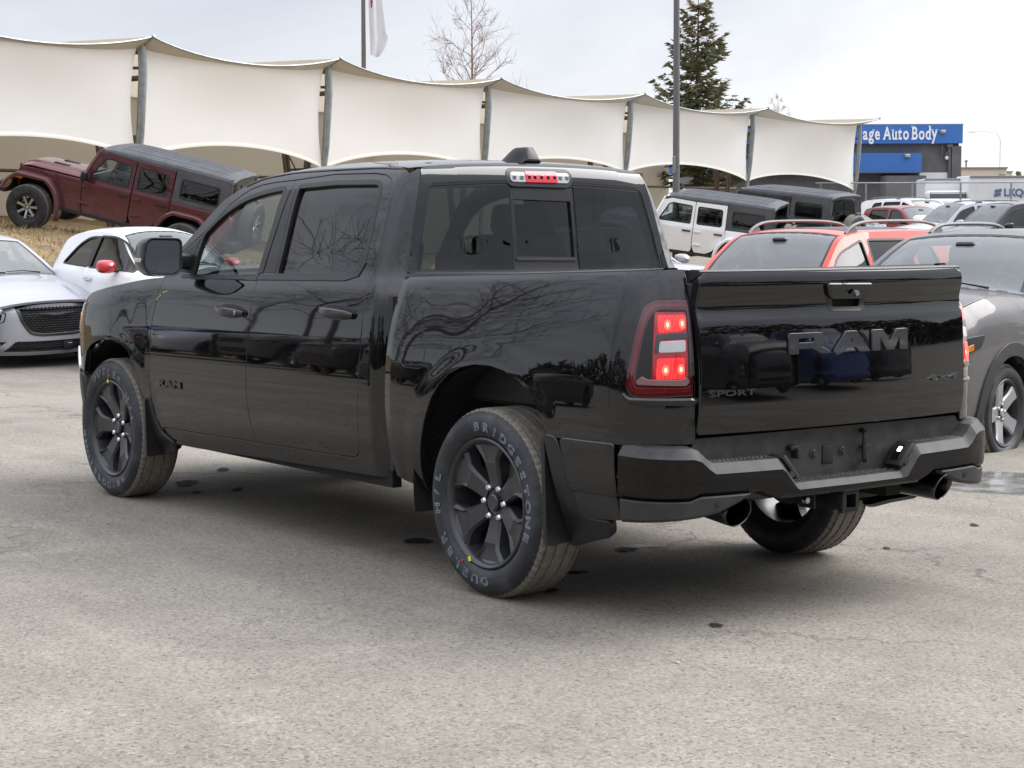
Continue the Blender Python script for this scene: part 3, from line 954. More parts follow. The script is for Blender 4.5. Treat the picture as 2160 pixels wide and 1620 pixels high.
        MB().grid(rows).build('rail_cap', M['black_trim'], bd, 30)
        # tail lamp: dark housing lens with lit chambers on it
        tl = panel('tail_lamp', [(min(s, 1.178), z) for s, z in lampo], S, M['dark_red_lens'], T, (), .025, .03, .002, .006, o)
        ring_i = rnd([(1.166, 1.252), (1.045, 1.256), (1.002, 1.236), (.978, 1.178), (.948, 1.0), (.946, .966), (1.166, .966)], [.01, .04, .04, .05, .03, .02, .02])
        panel('lamp_rim', [(min(s, 1.174), z) for s, z in grow(lampo, -.016)], S, M['red_lens'], tl, [grow(ring_i, .010)], .025, .004, .0035, .002, o)
        panel('lamp_housing', ring_i, S, M['black_trim'], tl, [[(1.020, .975), (1.160, .975), (1.160, 1.245), (1.025, 1.245)]], .025, .004, .0050, .002, o)
        panel('lamp_bezel', rnd([(1.018, 1.243), (1.16, 1.243), (1.158, .975), (1.012, .975)], .008), S, M['glow_red_lens'], tl, (), .025, .004, .0055, .001, o)
        for rz, hs in (([(1.034, 1.231), (1.158, 1.231), (1.157, 1.180), (1.120, 1.172), (1.038, 1.167)], ((1.075, 1.196), (1.140, 1.200))),
                       ([(1.034, 1.066), (1.143, 1.070), (1.141, .993), (1.030, .992)], ((1.066, 1.025), (1.128, 1.028)))):
            panel('lit_chamber', rnd(rz, .008), S, M['lamp_lit'], tl, (), .02, .003, .0075, .002, o)
            for hx, hz in hs:
                panel('bulb_halo', [(hx+.015*math.cos(a), hz+.020*math.sin(a)) for a in np.linspace(0, 2*math.pi, 14, endpoint=False)], S, M['lamp_halo'], tl, (), .02, 0, .0080, 0, o)
                panel('bulb_glow', [(hx+.006*math.cos(a), hz+.010*math.sin(a)) for a in np.linspace(0, 2*math.pi, 12, endpoint=False)], S, M['lamp_spot'], tl, (), .02, 0, .0085, 0, o)
        panel('chamber_divider', rnd([(1.030, 1.158), (1.162, 1.166), (1.162, 1.146), (1.045, 1.140), (1.035, 1.09), (1.020, 1.09)], .004), S, M['dark_chrome'], tl, (), .02, .004, .0085, .002, o)
        panel('reversing_lens', rnd([(1.044, 1.131), (1.150, 1.136), (1.148, 1.096), (1.040, 1.092)], .008), S, M['clear_lens'], tl, (), .02, .005, .0105, .003, o)
        panel('lamp_foot', rnd([(.952, .980), (.973, .998), (.996, .987), (1.130, .986), (1.148, .996), (1.163, .982), (1.150, .966), (.956, .970)], .004), S, M['lamp_foot'], tl, (), .02, .005, .0085, .003, o)
        # ledge under the lamp
        rows = []
        for s in np.linspace(.895, 1.20, 22):
            zz = .906+.020*max(0, 1-(s-.895)/.035)**2
            p = S(np.array([s]), np.array([zz]))[0]; q_ = S(np.array([s+.01]), np.array([zz]))[0]
            n = np.cross(q_-p, (0, 0, 1.0)); n /= np.linalg.norm(n); n = n*(1 if n@np.array([-.3, sg, 0]) > 0 else -1)
            rows.append([tuple(p-n*.01+np.array([0, 0, .014])), tuple(p+n*.004+np.array([0, 0, .012])), tuple(p+n*.011+np.array([0, 0, .004])), tuple(p+n*.011+np.array([0, 0, -.002])), tuple(p-n*.004+np.array([0, 0, -.022]))])
        MB().grid(rows).build('lamp_ledge', BP, bd, 40)
        # wheel housings
        for (cx, cz, rr_, nm) in ((.0, .43, .575, 'rear'), (3.60, .42, .52, 'front')):
            prof = [(rr_-.005, .965), (rr_, .93), (rr_, .60), (rr_-.04, .58), (.12, .56)]
            mb = MB(); mb.lathe([(r_, y*sg) for r_, y in prof], 40, 'y', c=(cx, 0, cz), a0=R(-14), a1=R(176))
            mb.build('wheel_liner', M['liner'], T, recalc=False)
        # mud flaps: a blade behind the wheel and a lip along the arch
        def flap(x0, zt, zb, xb, yi, lip, sh):
            mb = MB()
            rows = [[(x0+(xb-x0)*t-.014, sg*y, zt+(zb-zt)*t+dz) for y, dz in ((yi, .05*t), (.89, .01*t), (1.0, .0), (1.022, .006))] for t in (0, .35, .7, .93, 1)]
            rows2 = [[(p[0]+.022, p[1], p[2]) for p in r_] for r_ in rows]
            mb.grid(rows); mb.grid(rows2)
            for A_, B_ in ((rows[-1], rows2[-1]), ([r_[-1] for r_ in rows], [r_[-1] for r_ in rows2]), ([r_[0] for r_ in rows], [r_[0] for r_ in rows2])): mb.grid([A_, B_])
            f = mb.build('mud_flap', M['black_trim'], T, 40)
            panel('flap_lip', lip, sh, M['black_trim'], f, (), .03, .03, .012, .01, o)
        flap(-.44, .72, .285, -.46, .69, rnd([(.452, .735), (.512, .730), (.545, .66), (.585, .53), (.605, .425), (.66, .412), (.765, .412), (.735, .352), (.60, .318), (.50, .285), (.455, .28), (.50, .45), (.485, .6)], .02), S)
        flap(3.165, .60, .285, 3.15, .80, rnd([(3.185, .62), (3.135, .62), (3.10, .50), (3.06, .425), (2.95, .375), (2.96, .34), (3.05, .315), (3.14, .30), (3.165, .30), (3.15, .42)], .02), tk_side if sg > 0 else mirror_surf(tk_side))

    # tailgate ----------------------------------------------------------
    hz_out = [(.118, 1.338), (-.118, 1.336), (-.108, 1.290), (-.105, 1.245), (-.085, 1.232), (.085, 1.234), (.105, 1.250), (.108, 1.292)]
    hole = rnd([(.082, 1.290), (-.085, 1.288), (-.080, 1.246), (.078, 1.248)], .012)
    tg_out = rnd([(.765, .776), (.762, 1.10), (.757, 1.375), (.735, 1.394), (-.735, 1.394), (-.757, 1.375), (-.762, 1.10), (-.765, .776)], [.012, .3, .02, .02, .02, .02, .3, .012])
    tg = panel('tailgate', tg_out, tk_gate, BP, T, [rnd(hz_out, .012)], .025, .04, 0, .008, (-1, 0, .1))
    panel('handle_bezel', grow(rnd(hz_out, .012), .001), tk_gate, M['black_trim'], tg, [hole], .02, .03, .003, .004, (-1, 0, .1))
    mb = MB(); mb.rbox((-1.085, 0, 1.268), (.02, .19, .07), .008); mb.build('handle_recess', M['dark'], tg)
    panel('handle', rnd([(.128, 1.340), (-.128, 1.337), (-.112, 1.300), (-.096, 1.288), (.094, 1.290), (.110, 1.303)], .012), tk_gate, BP, tg, (), .02, .02, .022, .010, (-1, 0, .1))
    mb = MB(); mb.lathe([(0, -.004), (.012, -.004), (.013, .01)], 20, 'x', c=(-1.1715, -.008, 1.305)); mb.build('lock', M['satin_chrome'], tg)
    rows = []
    for y in np.linspace(-.752, .752, 41):
        p = tk_gate(np.array([y]), np.array([1.390]))[0]
        rows.append([(p[0]+.002, y, 1.388), (p[0]+.003, y, 1.399), (p[0]+.010, y, 1.405), (p[0]+.055, y, 1.406), (p[0]+.062, y, 1.398), (p[0]+.062, y, 1.36)])
    mb = MB(); mb.grid(rows); mb.add(rows[0], [tuple(range(6))]); mb.add(rows[-1], [tuple(range(6))]); mb.build('tailgate_cap', M['black_trim'], tg, 30)
    mb = MB(); mb.box((-1.045, 0, 1.08), (.02, 1.44, .60)); mb.build('tailgate_inner', M['black_plastic'], tg)
    # lettering on the tailgate
    def poly_on(sur, polys, name, off, depth, mat, par, out, holes=None):
        mbp = None
        for k, pl in enumerate(polys):
            panel(name, pl, sur, M[mat], par, (holes or {}).get(k, ()), .02, depth, off, .004, out)
    gR = [(.338, 1.150), (.338, 1.072), (.290, 1.072), (.290, 1.092), (.215, 1.092), (.165, 1.070), (.108, 1.070), (.176, 1.098), (.158, 1.106), (.150, 1.118), (.150, 1.136), (.160, 1.147), (.182, 1.150)]
    hR = [(.290, 1.134), (.290, 1.112), (.212, 1.112), (.203, 1.117), (.203, 1.129), (.212, 1.134)]
    gA = [(.100, 1.070), (.038, 1.070), (.020, 1.088), (-.030, 1.088), (-.052, 1.069), (-.114, 1.069), (-.036, 1.150), (.026, 1.150)]
    hA = [(.002, 1.106), (-.014, 1.106), (-.006, 1.128), (-.002, 1.128)]
    gM = [(-.128, 1.150), (-.128, 1.069), (-.175, 1.069), (-.175, 1.124), (-.218, 1.069), (-.262, 1.069), (-.302, 1.124), (-.302, 1.069), (-.350, 1.069), (-.350, 1.150), (-.282, 1.150), (-.240, 1.098), (-.196, 1.150)]
    poly_on(tk_gate, [gR, gA, gM], 'letter', .010, .012, 'badge', tg, (-1, 0, .1), {0: [hR], 1: [hA]})

    def badge(txt, sur, u0, u1, v0, v1, depth, par, out, mat='badge', off=.003, slant=0.0, fat=.02):
        v, f = text_mesh(txt, 1.0, 0, fat, 1.05, res=2, align='LEFT')
        w = v[:, 0].max()-v[:, 0].min(); h = v[:, 1].max()-v[:, 1].min()
        uu = u0+(v[:, 0]-v[:, 0].min())/w*(u1-u0); vv = v0+(v[:, 1]-v[:, 1].min())/h*(v1-v0)
        uu = uu+slant*(vv-v0)
        P = sur(uu, vv); e = 1e-3
        n = np.cross(sur(uu+e, vv)-sur(uu-e, vv), sur(uu, vv+e)-sur(uu, vv-e)); n /= np.linalg.norm(n, axis=1)[:, None]
        if (n@np.array(out)).mean() < 0: n = -n
        mb = MB(); k = len(v)
        cnt = {}
        fo = []
        for q_ in f:
            fo.append(q_)
            for i in range(len(q_)): cnt[(q_[i], q_[(i+1) % len(q_)])] = 1
        side = [(a, b, b+k, a+k) for (a, b) in cnt if (b, a) not in cnt]
        mb.add(np.concatenate([P+n*(off+depth), P-n*.001]), fo+side)
        return mb.build('badge', M[mat], par, 30)
    badge('SPORT', tk_gate, .732, .510, .920, .944, .004, tg, (-1, 0, .1))
    badge('4x4', tk_gate, -.478, -.705, .926, .950, .004, tg, (-1, 0, .1), slant=-.6)
    fdl = [c for c in T.children if c.name.startswith('front_door')][0]
    badge('RAM', tk_side, 3.010, 2.748, .690, .728, .006, fdl, (0, 1, .1), slant=0.0)
    for z in (.862, .853):
        mb = MB(); mb.rbox((-1.140, -.05, z), (.006, .010, .006), .002, 1); mb.build('paint_mark', M['yellow'], tg)
    mb = MB()
    for k in range(7):
        t = k/6.0
        p = tk_side(np.array([3.07-.10*t]), np.array([1.165+.045*math.sin(t*1.5)]))[0]
        if k % 2 == 0 or k in (1, 5): mb.rbox(tuple(p), (.012, .004, .006), .001, 1)
    mb.build('paint_mark', M['yellow'], fdl)

    # rear bumper -------------------------------------------------------
    bk = [(0, -1.192, 0), (.3, -1.184, .3), (.5, -1.176, .5), (.75, -1.156, .75), (.885, -1.118, .885), (.965, -1.06, .952), (1.05, -.985, .990), (1.15, -.890, 1.003)]
    fx = pchip([b[0] for b in bk], [b[1] for b in bk]); fy = pchip([b[0] for b in bk], [b[2] for b in bk])
    ZS = lambda s: np.interp(s, [0, .305, .385, .405, .735, .765, .800, .83, 1.15], [.564, .564, .655, .668, .672, .690, .722, .732, .738])
    ZL = lambda s: np.interp(s, [0, .40, .45, .50, .80, .84, 1.15], [.508, .508, .522, .545, .548, .532, .530])
    DP = lambda s: np.interp(s, [0, .74, .80, .90, 1.15], [.128, .105, .085, .06, .05])
    ss = sorted(set(list(np.linspace(-1.15, 1.15, 93))+[sgn*k for sgn in (1, -1) for k in (.300, .305, .31, .38, .385, .40, .405, .41, .73, .735, .765, .80, .805, .83)]))
    rows = []
    for s in ss:
        a = abs(s); sgn = 1 if s >= 0 else -1
        x, y = float(fx(a)), float(fy(a)); e = 1e-3
        tx, ty = float(fx(a+e)-fx(max(a-e, 0))), float(fy(a+e)-fy(max(a-e, 0)))
        l = math.hypot(tx, ty); n = (ty/l, -tx/l)       # inward
        zs_, zl, dp = float(ZS(a)), float(ZL(a)), float(DP(a))
        wt_ = max(zs_+.004, .757) if a < .79 else zs_+.003
        q_ = lambda d, z: (x+n[0]*d, (y+n[1]*d)*sgn, z)
        rows.append([q_(dp+.05, wt_), q_(dp, wt_), q_(dp, zs_), q_(.040, zs_), q_(.030, zs_-.003), q_(.006, zs_-.034), q_(0, zs_-.042), q_(0, zl+.03), q_(.004, zl+.012), q_(.016, zl), q_(.10, zl-.002)])
    Pn = np.array(rows)
    mb = MB()
    mb.grid(Pn[:, :7], 0); mb.grid(Pn[:, 6:], 1)
    for k, i in ((0, 0), (-1, -1)): mb.add(Pn[k], [tuple(range(11))], 1)
    rb = mb.build('rear_bumper', [M['step_plastic'], M['bumper_black']], T, 22)
    # tread pads
    mb = MB(); mb_c = MB()
    for sgn in (1, -1):
        for i in range(15):
            for j in range(4):
                y = .425+i*.021+(.010 if j % 2 else 0); a = y
                if a > .735: continue
                x = float(fx(a))+.052+j*.015
                mb.rbox((x, sgn*y, .671), (.007, .016, .005), .002, 1, Matrix.Rotation(.5*(1 if (i+j) % 2 else -1), 3, 'Z'))
    for i in range(27):
        for j in range(4):
            y = -.28+i*.0215+(.010 if j % 2 else 0)
            if abs(y) > .285: continue
            mb.rbox((float(fx(abs(y)))+.055+j*.018, y, .566), (.007, .016, .005), .002, 1, Matrix.Rotation(.5*(1 if (i+j) % 2 else -1), 3, 'Z'))
    mb.build('tread_pad', M['step_plastic'], rb)['kind'] = 'stuff'
    xw = lambda y: float(fx(abs(y)))+float(DP(abs(y)))
    mb = MB(); mb.rbox((xw(0)-.002, .035, .648), (.008, .062, .078), .004); mb.build('plate_recess', M['black_trim'], rb)
    for y in (.118, -.052):
        mb = MB(); mb.lathe([(.0, -.012), (.011, -.012), (.013, -.006), (.019, -.004), (.021, .004)], 20, 'x', c=(xw(y)+.0, y, .655)); mb.build('plate_bolt', M['rim_dark'], rb)
    mb = MB(); mb.rbox((xw(.25)-.014, .25, .690), (.03, .045, .02), .005); mb.rbox((xw(.25)-.020, .235, .668), (.035, .018, .045), .005); mb.build('bracket', M['black_trim'], rb)
    mb = MB(); mb.tube([(xw(.16)-.005, -.16, .735), (xw(.16)-.03, -.155, .722), (xw(.16)-.036, -.145, .67), (xw(.16)-.03, -.15, .62), (xw(.16)-.012, -.175, .607)], .0105, 10); mb.rbox((xw(.16)-.016, -.175, .665), (.02, .04, .018), .004); mb.build('bracket', M['black_trim'], rb)
    for sgn in (1, -1):
        Mx = Matrix.Rotation(sgn*R(48), 3, 'X')
        mb = MB(); mb.rbox((float(fx(.34))+.062, sgn*.338, .626), (.085, .125, .022), .006, 2, Mx); pd = mb.build('plate_lamp_housing', M['black_plastic'], rb)
        mb = MB(); mb.rbox((float(fx(.34))+.062, sgn*.331, .633), (.045, .075, .014), .004, 2, Mx); mb.build('plate_lamp_bezel', M['dark_chrome'], rb)
        mb = MB(); mb.rbox((float(fx(.34))+.058, sgn*.337, .646), (.020, .026, .012), .004, 2, Mx); mb.build('plate_lamp', M['plate_light'], rb)
    # parking sensors
    for y, z in ((.335, .585), (-.335, .585)):
        a = abs(y); mb = MB(); mb.lathe([(0, -.003), (.013, -.003), (.015, .003)], 18, 'x', c=(float(fx(a))+.022, y, .597)); mb.build('parking_sensor', M['black_plastic'], rb)
    # lower valances with the exhaust cut-outs
    for sgn in (1, -1):
        rows = []
        for s in np.linspace(.56, 1.145, 26):
            x, y = float(fx(s)), float(fy(s)); zb = float(np.interp(s, [.56, .62, .70, .80, 1.0, 1.145], [.528, .505, .478, .462, .446, .436])); zt = float(ZL(s))-.003
            e = 1e-3; tx, ty = float(fx(s+e)-fx(s-e)), float(fy(s+e)-fy(s-e)); l = math.hypot(tx, ty); n = (ty/l, -tx/l)
            q_ = lambda d, z: (x+n[0]*d, sgn*(y+n[1]*d), z)
            rows.append([q_(.03, zt), q_(.012, zt), q_(.008, zt-.006), q_(.010, zb+.012), q_(.022, zb), q_(.08, zb)])
        va = MB().grid(rows).build('bumper_valance', M['black_plastic'], rb, 30)
        mb = MB(); mb.lathe([(0, -.003), (.011, -.003), (.014, .004)], 18, 'x', c=(float(fx(.72))+.008, sgn*.72, .512)); mb.build('parking_sensor', M['black_trim'], rb)
        # exhaust tips
        d = Vector((-1, sgn*.13, -.03)).normalized()
        c0 = Vector((-.80, sgn*.55, .478)); c1 = Vector((-1.135, sgn*.600, .468))
        mb = MB()
        rings = []
        for p, rr_, sl in ((c0, .05, 0), (c0+(c1-c0)*.3, .054, 0), (c1-d*.02, .060, .35), (c1, .0605, .35), (c1+d*.004, .058, .35), (c1, .055, .35), (c1-d*.12, .052, 0), (c1-d*.25, .05, 0)):
            a_ = d.cross(Vector((0, 0, 1))).normalized(); b_ = a_.cross(d).normalized()
            rings.append([tuple(p+a_*rr_*math.cos(t)+b_*rr_*math.sin(t)+d*(sl*rr_*math.sin(t))) for t in np.linspace(0, 2*math.pi, 33)])
        mb.grid(rings); mb.build('exhaust_tip', M['dark_chrome'], T, 40)
    # receiver hitch
    mb = MB()
    for dz, dy, w, h in ((.033, 0, .076, .010), (-.033, 0, .076, .010), (0, .033, .010, .056), (0, -.033, .010, .056)): mb.box((-1.02, -.008+dy, .462+dz), (.28, w, h))
    for dz, dy, w, h in ((.040, 0, .094, .016), (-.040, 0, .094, .016), (0, .041, .014, .068), (0, -.041, .014, .068)): mb.rbox((-1.145, -.008+dy, .462+dz), (.03, w, h), .003, 1)
    mb.rbox((-1.0, .0, .50), (.12, .46, .03), .006); mb.rbox((-1.02, .10, .47), (.09, .012, .085), .003, 1); mb.rbox((-1.02, -.12, .47), (.09, .012, .085), .003, 1)
    mb.tube([(-.97, -.62, .52), (-.97, .62, .52)], .045, 12)
    mb.build('receiver_hitch', M['black_trim'], T)
    mb = MB(); mb.lathe([(0, -.01), (.012, -.01), (.014, .012)], 14, 'x', c=(-1.10, .19, .475)); mb.build('trailer_socket', M['satin_chrome'], T)
    # underbody
    mb = MB()
    for sg in (1, -1):
        mb.box((1.6, sg*.44, .50), (5.2, .09, .14)); mb.tube([(-.9, sg*.52, .48), (-.3, sg*.5, .52), (.4, sg*.40, .50), (1.4, sg*.25, .42)], .035, 10)
        mb.tube([(.02, sg*.50, .38), (-.06, sg*.52, .72)], .035, 10)
        mb.box((2.0, sg*.72, .47), (2.3, .36, .06)); mb.box((2.0, sg*.90, .43), (2.4, .05, .12))
    mb.box((2.0, 0, .50), (2.4, 1.5, .05)); mb.box((.1, 0, .82), (1.9, 1.48, .05)); mb.box((-.95, 0, .70), (.12, 1.6, .10))
    mb.box((3.6, 0, .55), (1.3, 1.0, .35)); mb.box((4.25, 0, .60), (.4, 1.6, .45)); mb.box((4.45, 0, .98), (.05, 1.2, .3))
    mb.tube([(0, -.82, .405), (0, .82, .405)], .05, 14); mb.tube([(3.672, -.7, .40), (3.672, .7, .40)], .045, 10)
    mb.rbox((-.35, -.62, .46), (.75, .34, .20), .08, 3); mb.rbox((.8, .3, .46), (1.0, .4, .18), .05, 2)
    for sg in (1, -1): mb.box((-.87, sg*.89, .83), (.06, .14, .30)); mb.box((-.93, sg*.72, .80), (.10, .12, .22)); mb.box((.786, sg*.79, .84), (.010, .16, .76))  # last box: added dark plate standing in for shade in the cab-bed gap
    mb.build('chassis', M['dark'], T)
    mb = MB(); mb.lathe([(0, -.14), (.10, -.11), (.155, -.03), (.155, .03), (.10, .11), (0, .14)], 24, 'x', c=(0, .05, .405)); mb.build('differential', M['dark'], T)
    mb = MB()
    for sg in (1, -1): mb.box((-.16, sg*.745, 1.08), (1.80, .02, .54)); mb.box((.80, sg*.78, .85), (.03, .3, .8))  # last box: dark filler added behind the cab-bed gap, in place of shade
    mb.box((.735, 0, 1.08), (.02, 1.50, .52)); mb.box((-.16, 0, .86), (1.84, 1.50, .02)); mb.build('bed_liner', M['black_plastic'], T)
    # cabin
    mb = MB()
    mb.box((2.9, 0, 1.16), (.45, 1.5, .22)); mb.rbox((2.75, 0, 1.23), (.34, 1.52, .16), .06, 3)
    mb.rbox((2.62, 0, 1.05), (.3, .34, .45), .04, 2)
    for sg in (1, -1): mb.box((2.0, sg*.86, .95), (2.2, .04, .62))
    mb.box((1.9, 0, .62), (2.4, 1.7, .04)); mb.box((.98, 0, .92), (.06, 1.6, .70))
    mb.box((1.7, 0, 1.865), (1.3, 1.1, .01))
    mb.build('cabin_trim', M['dark'], T)
    for y in (.42, -.42):
        mb = MB()
        mb.rbox((2.02, y, .93), (.52, .50, .16), .06, 3); mb.rbox((1.74, y, 1.22), (.15, .50, .62), .06, 3, Matrix.Rotation(R(-14), 3, 'Y')); mb.rbox((1.665, y, 1.60), (.10, .27, .17), .045, 3, Matrix.Rotation(R(-10), 3, 'Y'))
        mb.build('front_seat', M['seat'], T)
    mb = MB(); mb.rbox((1.25, 0, .92), (.5, 1.35, .16), .05, 3); mb.rbox((1.03, 0, 1.14), (.14, 1.35, .42), .05, 3, Matrix.Rotation(R(-8), 3, 'Y'))
    for y in (.42, 0, -.42): mb.rbox((1.0, y, 1.385), (.08, .24, .12), .04, 3)
    mb.build('rear_bench', M['seat'], T)
    ring = [(0, .19*math.cos(a), .19*math.sin(a)) for a in np.linspace(0, 2*math.pi, 25)]
    Mr = Matrix.Rotation(R(25), 3, 'Y')
    mb = MB(); mb.tube([Mr @ Vector(p)+Vector((2.48, .42, 1.20)) for p in ring], .016, 8, cap=False); mb.rbox((2.48, .42, 1.20), (.05, .16, .10), .02, 2, Mr); mb.build('steering_wheel', M['black_plastic'], T)
    mb = MB(); mb.rbox((2.56, 0, 1.66), (.03, .24, .07), .012, 2); mb.tube([(2.58, 0, 1.66), (2.66, 0, 1.74)], .01, 6); mb.build('rearview_mirror', M['black_trim'], T)
    # door mirrors
    for sg in (1, -1):
        mb = MB()
        out_ = rnd([(.985, 1.502), (1.20, 1.506), (1.222, 1.36), (1.18, 1.300), (1.03, 1.298), (.990, 1.33)], [.04, .05, .06, .05, .03, .03], 5)
        c = np.mean(out_, 0)
        rows = []
        for x, k in ((2.748, .985), (2.742, 1.0), (2.760, 1.02), (2.82, 1.0), (2.88, .86), (2.915, .6), (2.925, .2)):
            rows.append([(x, sg*(c[0]+(y-c[0])*k), c[1]+(z-c[1])*k) for y, z in out_+out_[:1]])
        mb.grid(rows); mr = mb.build('door_mirror', BP, T, 50)
        mb = MB(); ins = grow(out_, -.014)
        mb.prism(ins, lambda y, z: (2.752, sg*y, z), lambda y, z: (2.746, sg*y, z)); mb.build('mirror_glass', M['mirror'], mr)
        rows = [[(x, sg*(c[0]+(y-c[0])*k), c[1]+(z-c[1])*k) for y, z in out_+out_[:1]] for x, k in ((2.744, .995), (2.736, .975), (2.740, .90), (2.756, .885))]
        MB().grid(rows).build('mirror_rim', M['black_trim'], mr, 50)
        mb = MB(); mb.rbox((2.815, sg*.955, 1.375), (.085, .13, .085), .02, 3); mb.build('mirror_arm', M['black_trim'], mr)
        mb = MB(); mb.rbox((2.80, sg*1.217, 1.385), (.08, .012, .022), .004, 2); mb.build('turn_lamp', M['clear_lens'], mr)

    # wheels ------------------------------------------------------------
    st = [(.060, .034, .066), (.092, .039, .070), (.135, .044, .080), (.172, .050, .090), (.196, .060, .097), (.230, .096, .103), (.247, .114, .106), (.259, .119, .106)]
    w = make_wheel('truck', .405, .275, .279, 6, st, ('rim_black', 'rim_black'), (4, 6, .012), 0, 6, .070, .036, 'chrome', 288, True, 4)
    mb = MB(); mb.rbox((.105, .122, -.252), (.020, .004, .022), .002, 1, Matrix.Rotation(.4, 3, 'Y')); mb.build('paint_mark', M['yellow'], w)
    mb = MB(); mb.rbox((.145, .134, -.265), (.012, .003, .014), .002, 1); mb.build('paint_mark', M['red_mark'], w)
    bent_text('BRIDGESTONE', .312, .034, .1392, -6, 11.4, 'letter_white', w)
    bent_text('DUELER H/L', .312, .034, .1392, 176, 12.0, 'letter_white', w)
    place_wheel('truck', T, (0, .867, .400), False, 0)
    place_wheel('truck', T, (0, -.867, .400), True, .3)
    place_wheel('truck', T, (3.672, .867, .397), False, R(-152))
    place_wheel('truck', T, (3.672, -.867, .397), True, 1.0)
    return T


TRUCK = build_pickup()
DAMP = [(1.32, 0.433, 0.081, 0.108), (3.916, 0.377, 0.087, 0.104), (3.8, 0.459, 0.052, 0.061), (3.46, 0.283, 0.037, 0.097), (4.319, -0.083, 0.043, 0.114), (0.195, 0.329, 0.054, 0.056), (-0.043, 0.692, 0.061, 0.071), (-1.012, 0.594, 0.037, 0.043), (3.506, 0.526, 0.04, 0.058), (1.462, -0.276, 0.056, 0.091), (-0.209, -1.298, 0.018, 0.04), (0.508, -0.235, 0.068, 0.065), (0.018, -2.235, 0.023, 0.063)]
PUD = [1.097, -3.648]
FRO = [0.545, -0.358]

# ------------------------------------------------------------------ site frame: s runs into the lot (towards the canopy), l to the right along it
SF = np.array([.7991, -.6012]); SR = np.array([-.6012, -.7991]); SO = np.array([-6.3362, 5.6018])


def site(s, l, z=0.0):
    p = SO+SF*s+SR*l
    return (float(p[0]), float(p[1]), float(z))


def to_site(x, y):
    d = np.stack([np.asarray(x, float)-SO[0], np.asarray(y, float)-SO[1]], -1)
    return d@SF, d@SR


SITE_RZ = math.atan2(SF[1], SF[0])


def sstep(t):
    t = np.clip(t, 0, 1); return t*t*(3-2*t)


def ground_z(x, y):
    x = np.asarray(x, float); y = np.asarray(y, float)
    s, l = to_site(x, y)
    z = .0061*np.clip(y, -1.2, 1.5)+.013*np.clip(y+1.2, -9, 0)
    z = z*(1-sstep((s-17)/9))
    z = z+.42*sstep((s-38)/20)
    z = z-.20*sstep((s-14)/6)*(1-sstep((s-22.5)/5))*sstep((-l-1.5)/3)
    return z


BANK_A = pchip([-45, -14, -9.5, -8.4, -5.2, 0, 5, 8, 11, 13.5], [1.75, 1.75, 1.50, 1.38, .72, .50, .16, .28, .10, -.15])


def bank_z(x, y):
    s, l = to_site(x, y)
    rnd_ = .05*np.sin(s*1.3+l*.7)+.04*np.sin(l*1.9-s*.6)+.03*np.sin(s*3.1+2*l)
    return BANK_A(l)*sstep((s-25.2-.4*np.sin(l*.5))/6.5)-.06+rnd_*sstep((s-26)/3)


# ground sheet: fine near the camera, reaching the horizon
def axis(parts):
    out = []
    for a, b, d in parts: out += list(np.arange(a, b, d))
    return np.array(out+[parts[-1][1]])


_ax = axis([(-900, -100, 80), (-100, -30, 7), (-30, 40, .7), (40, 110, 3), (110, 1500, 90)])
_al = axis([(-900, -80, 82), (-80, -25, 5), (-25, 25, .7), (25, 90, 4), (90, 900, 90)])
_S, _Lg = np.meshgrid(_ax, _al, indexing='ij')
_X = SO[0]+SF[0]*_S+SR[0]*_Lg; _Y = SO[1]+SF[1]*_S+SR[1]*_Lg
_P = np.stack([_X, _Y, ground_z(_X, _Y)], -1)


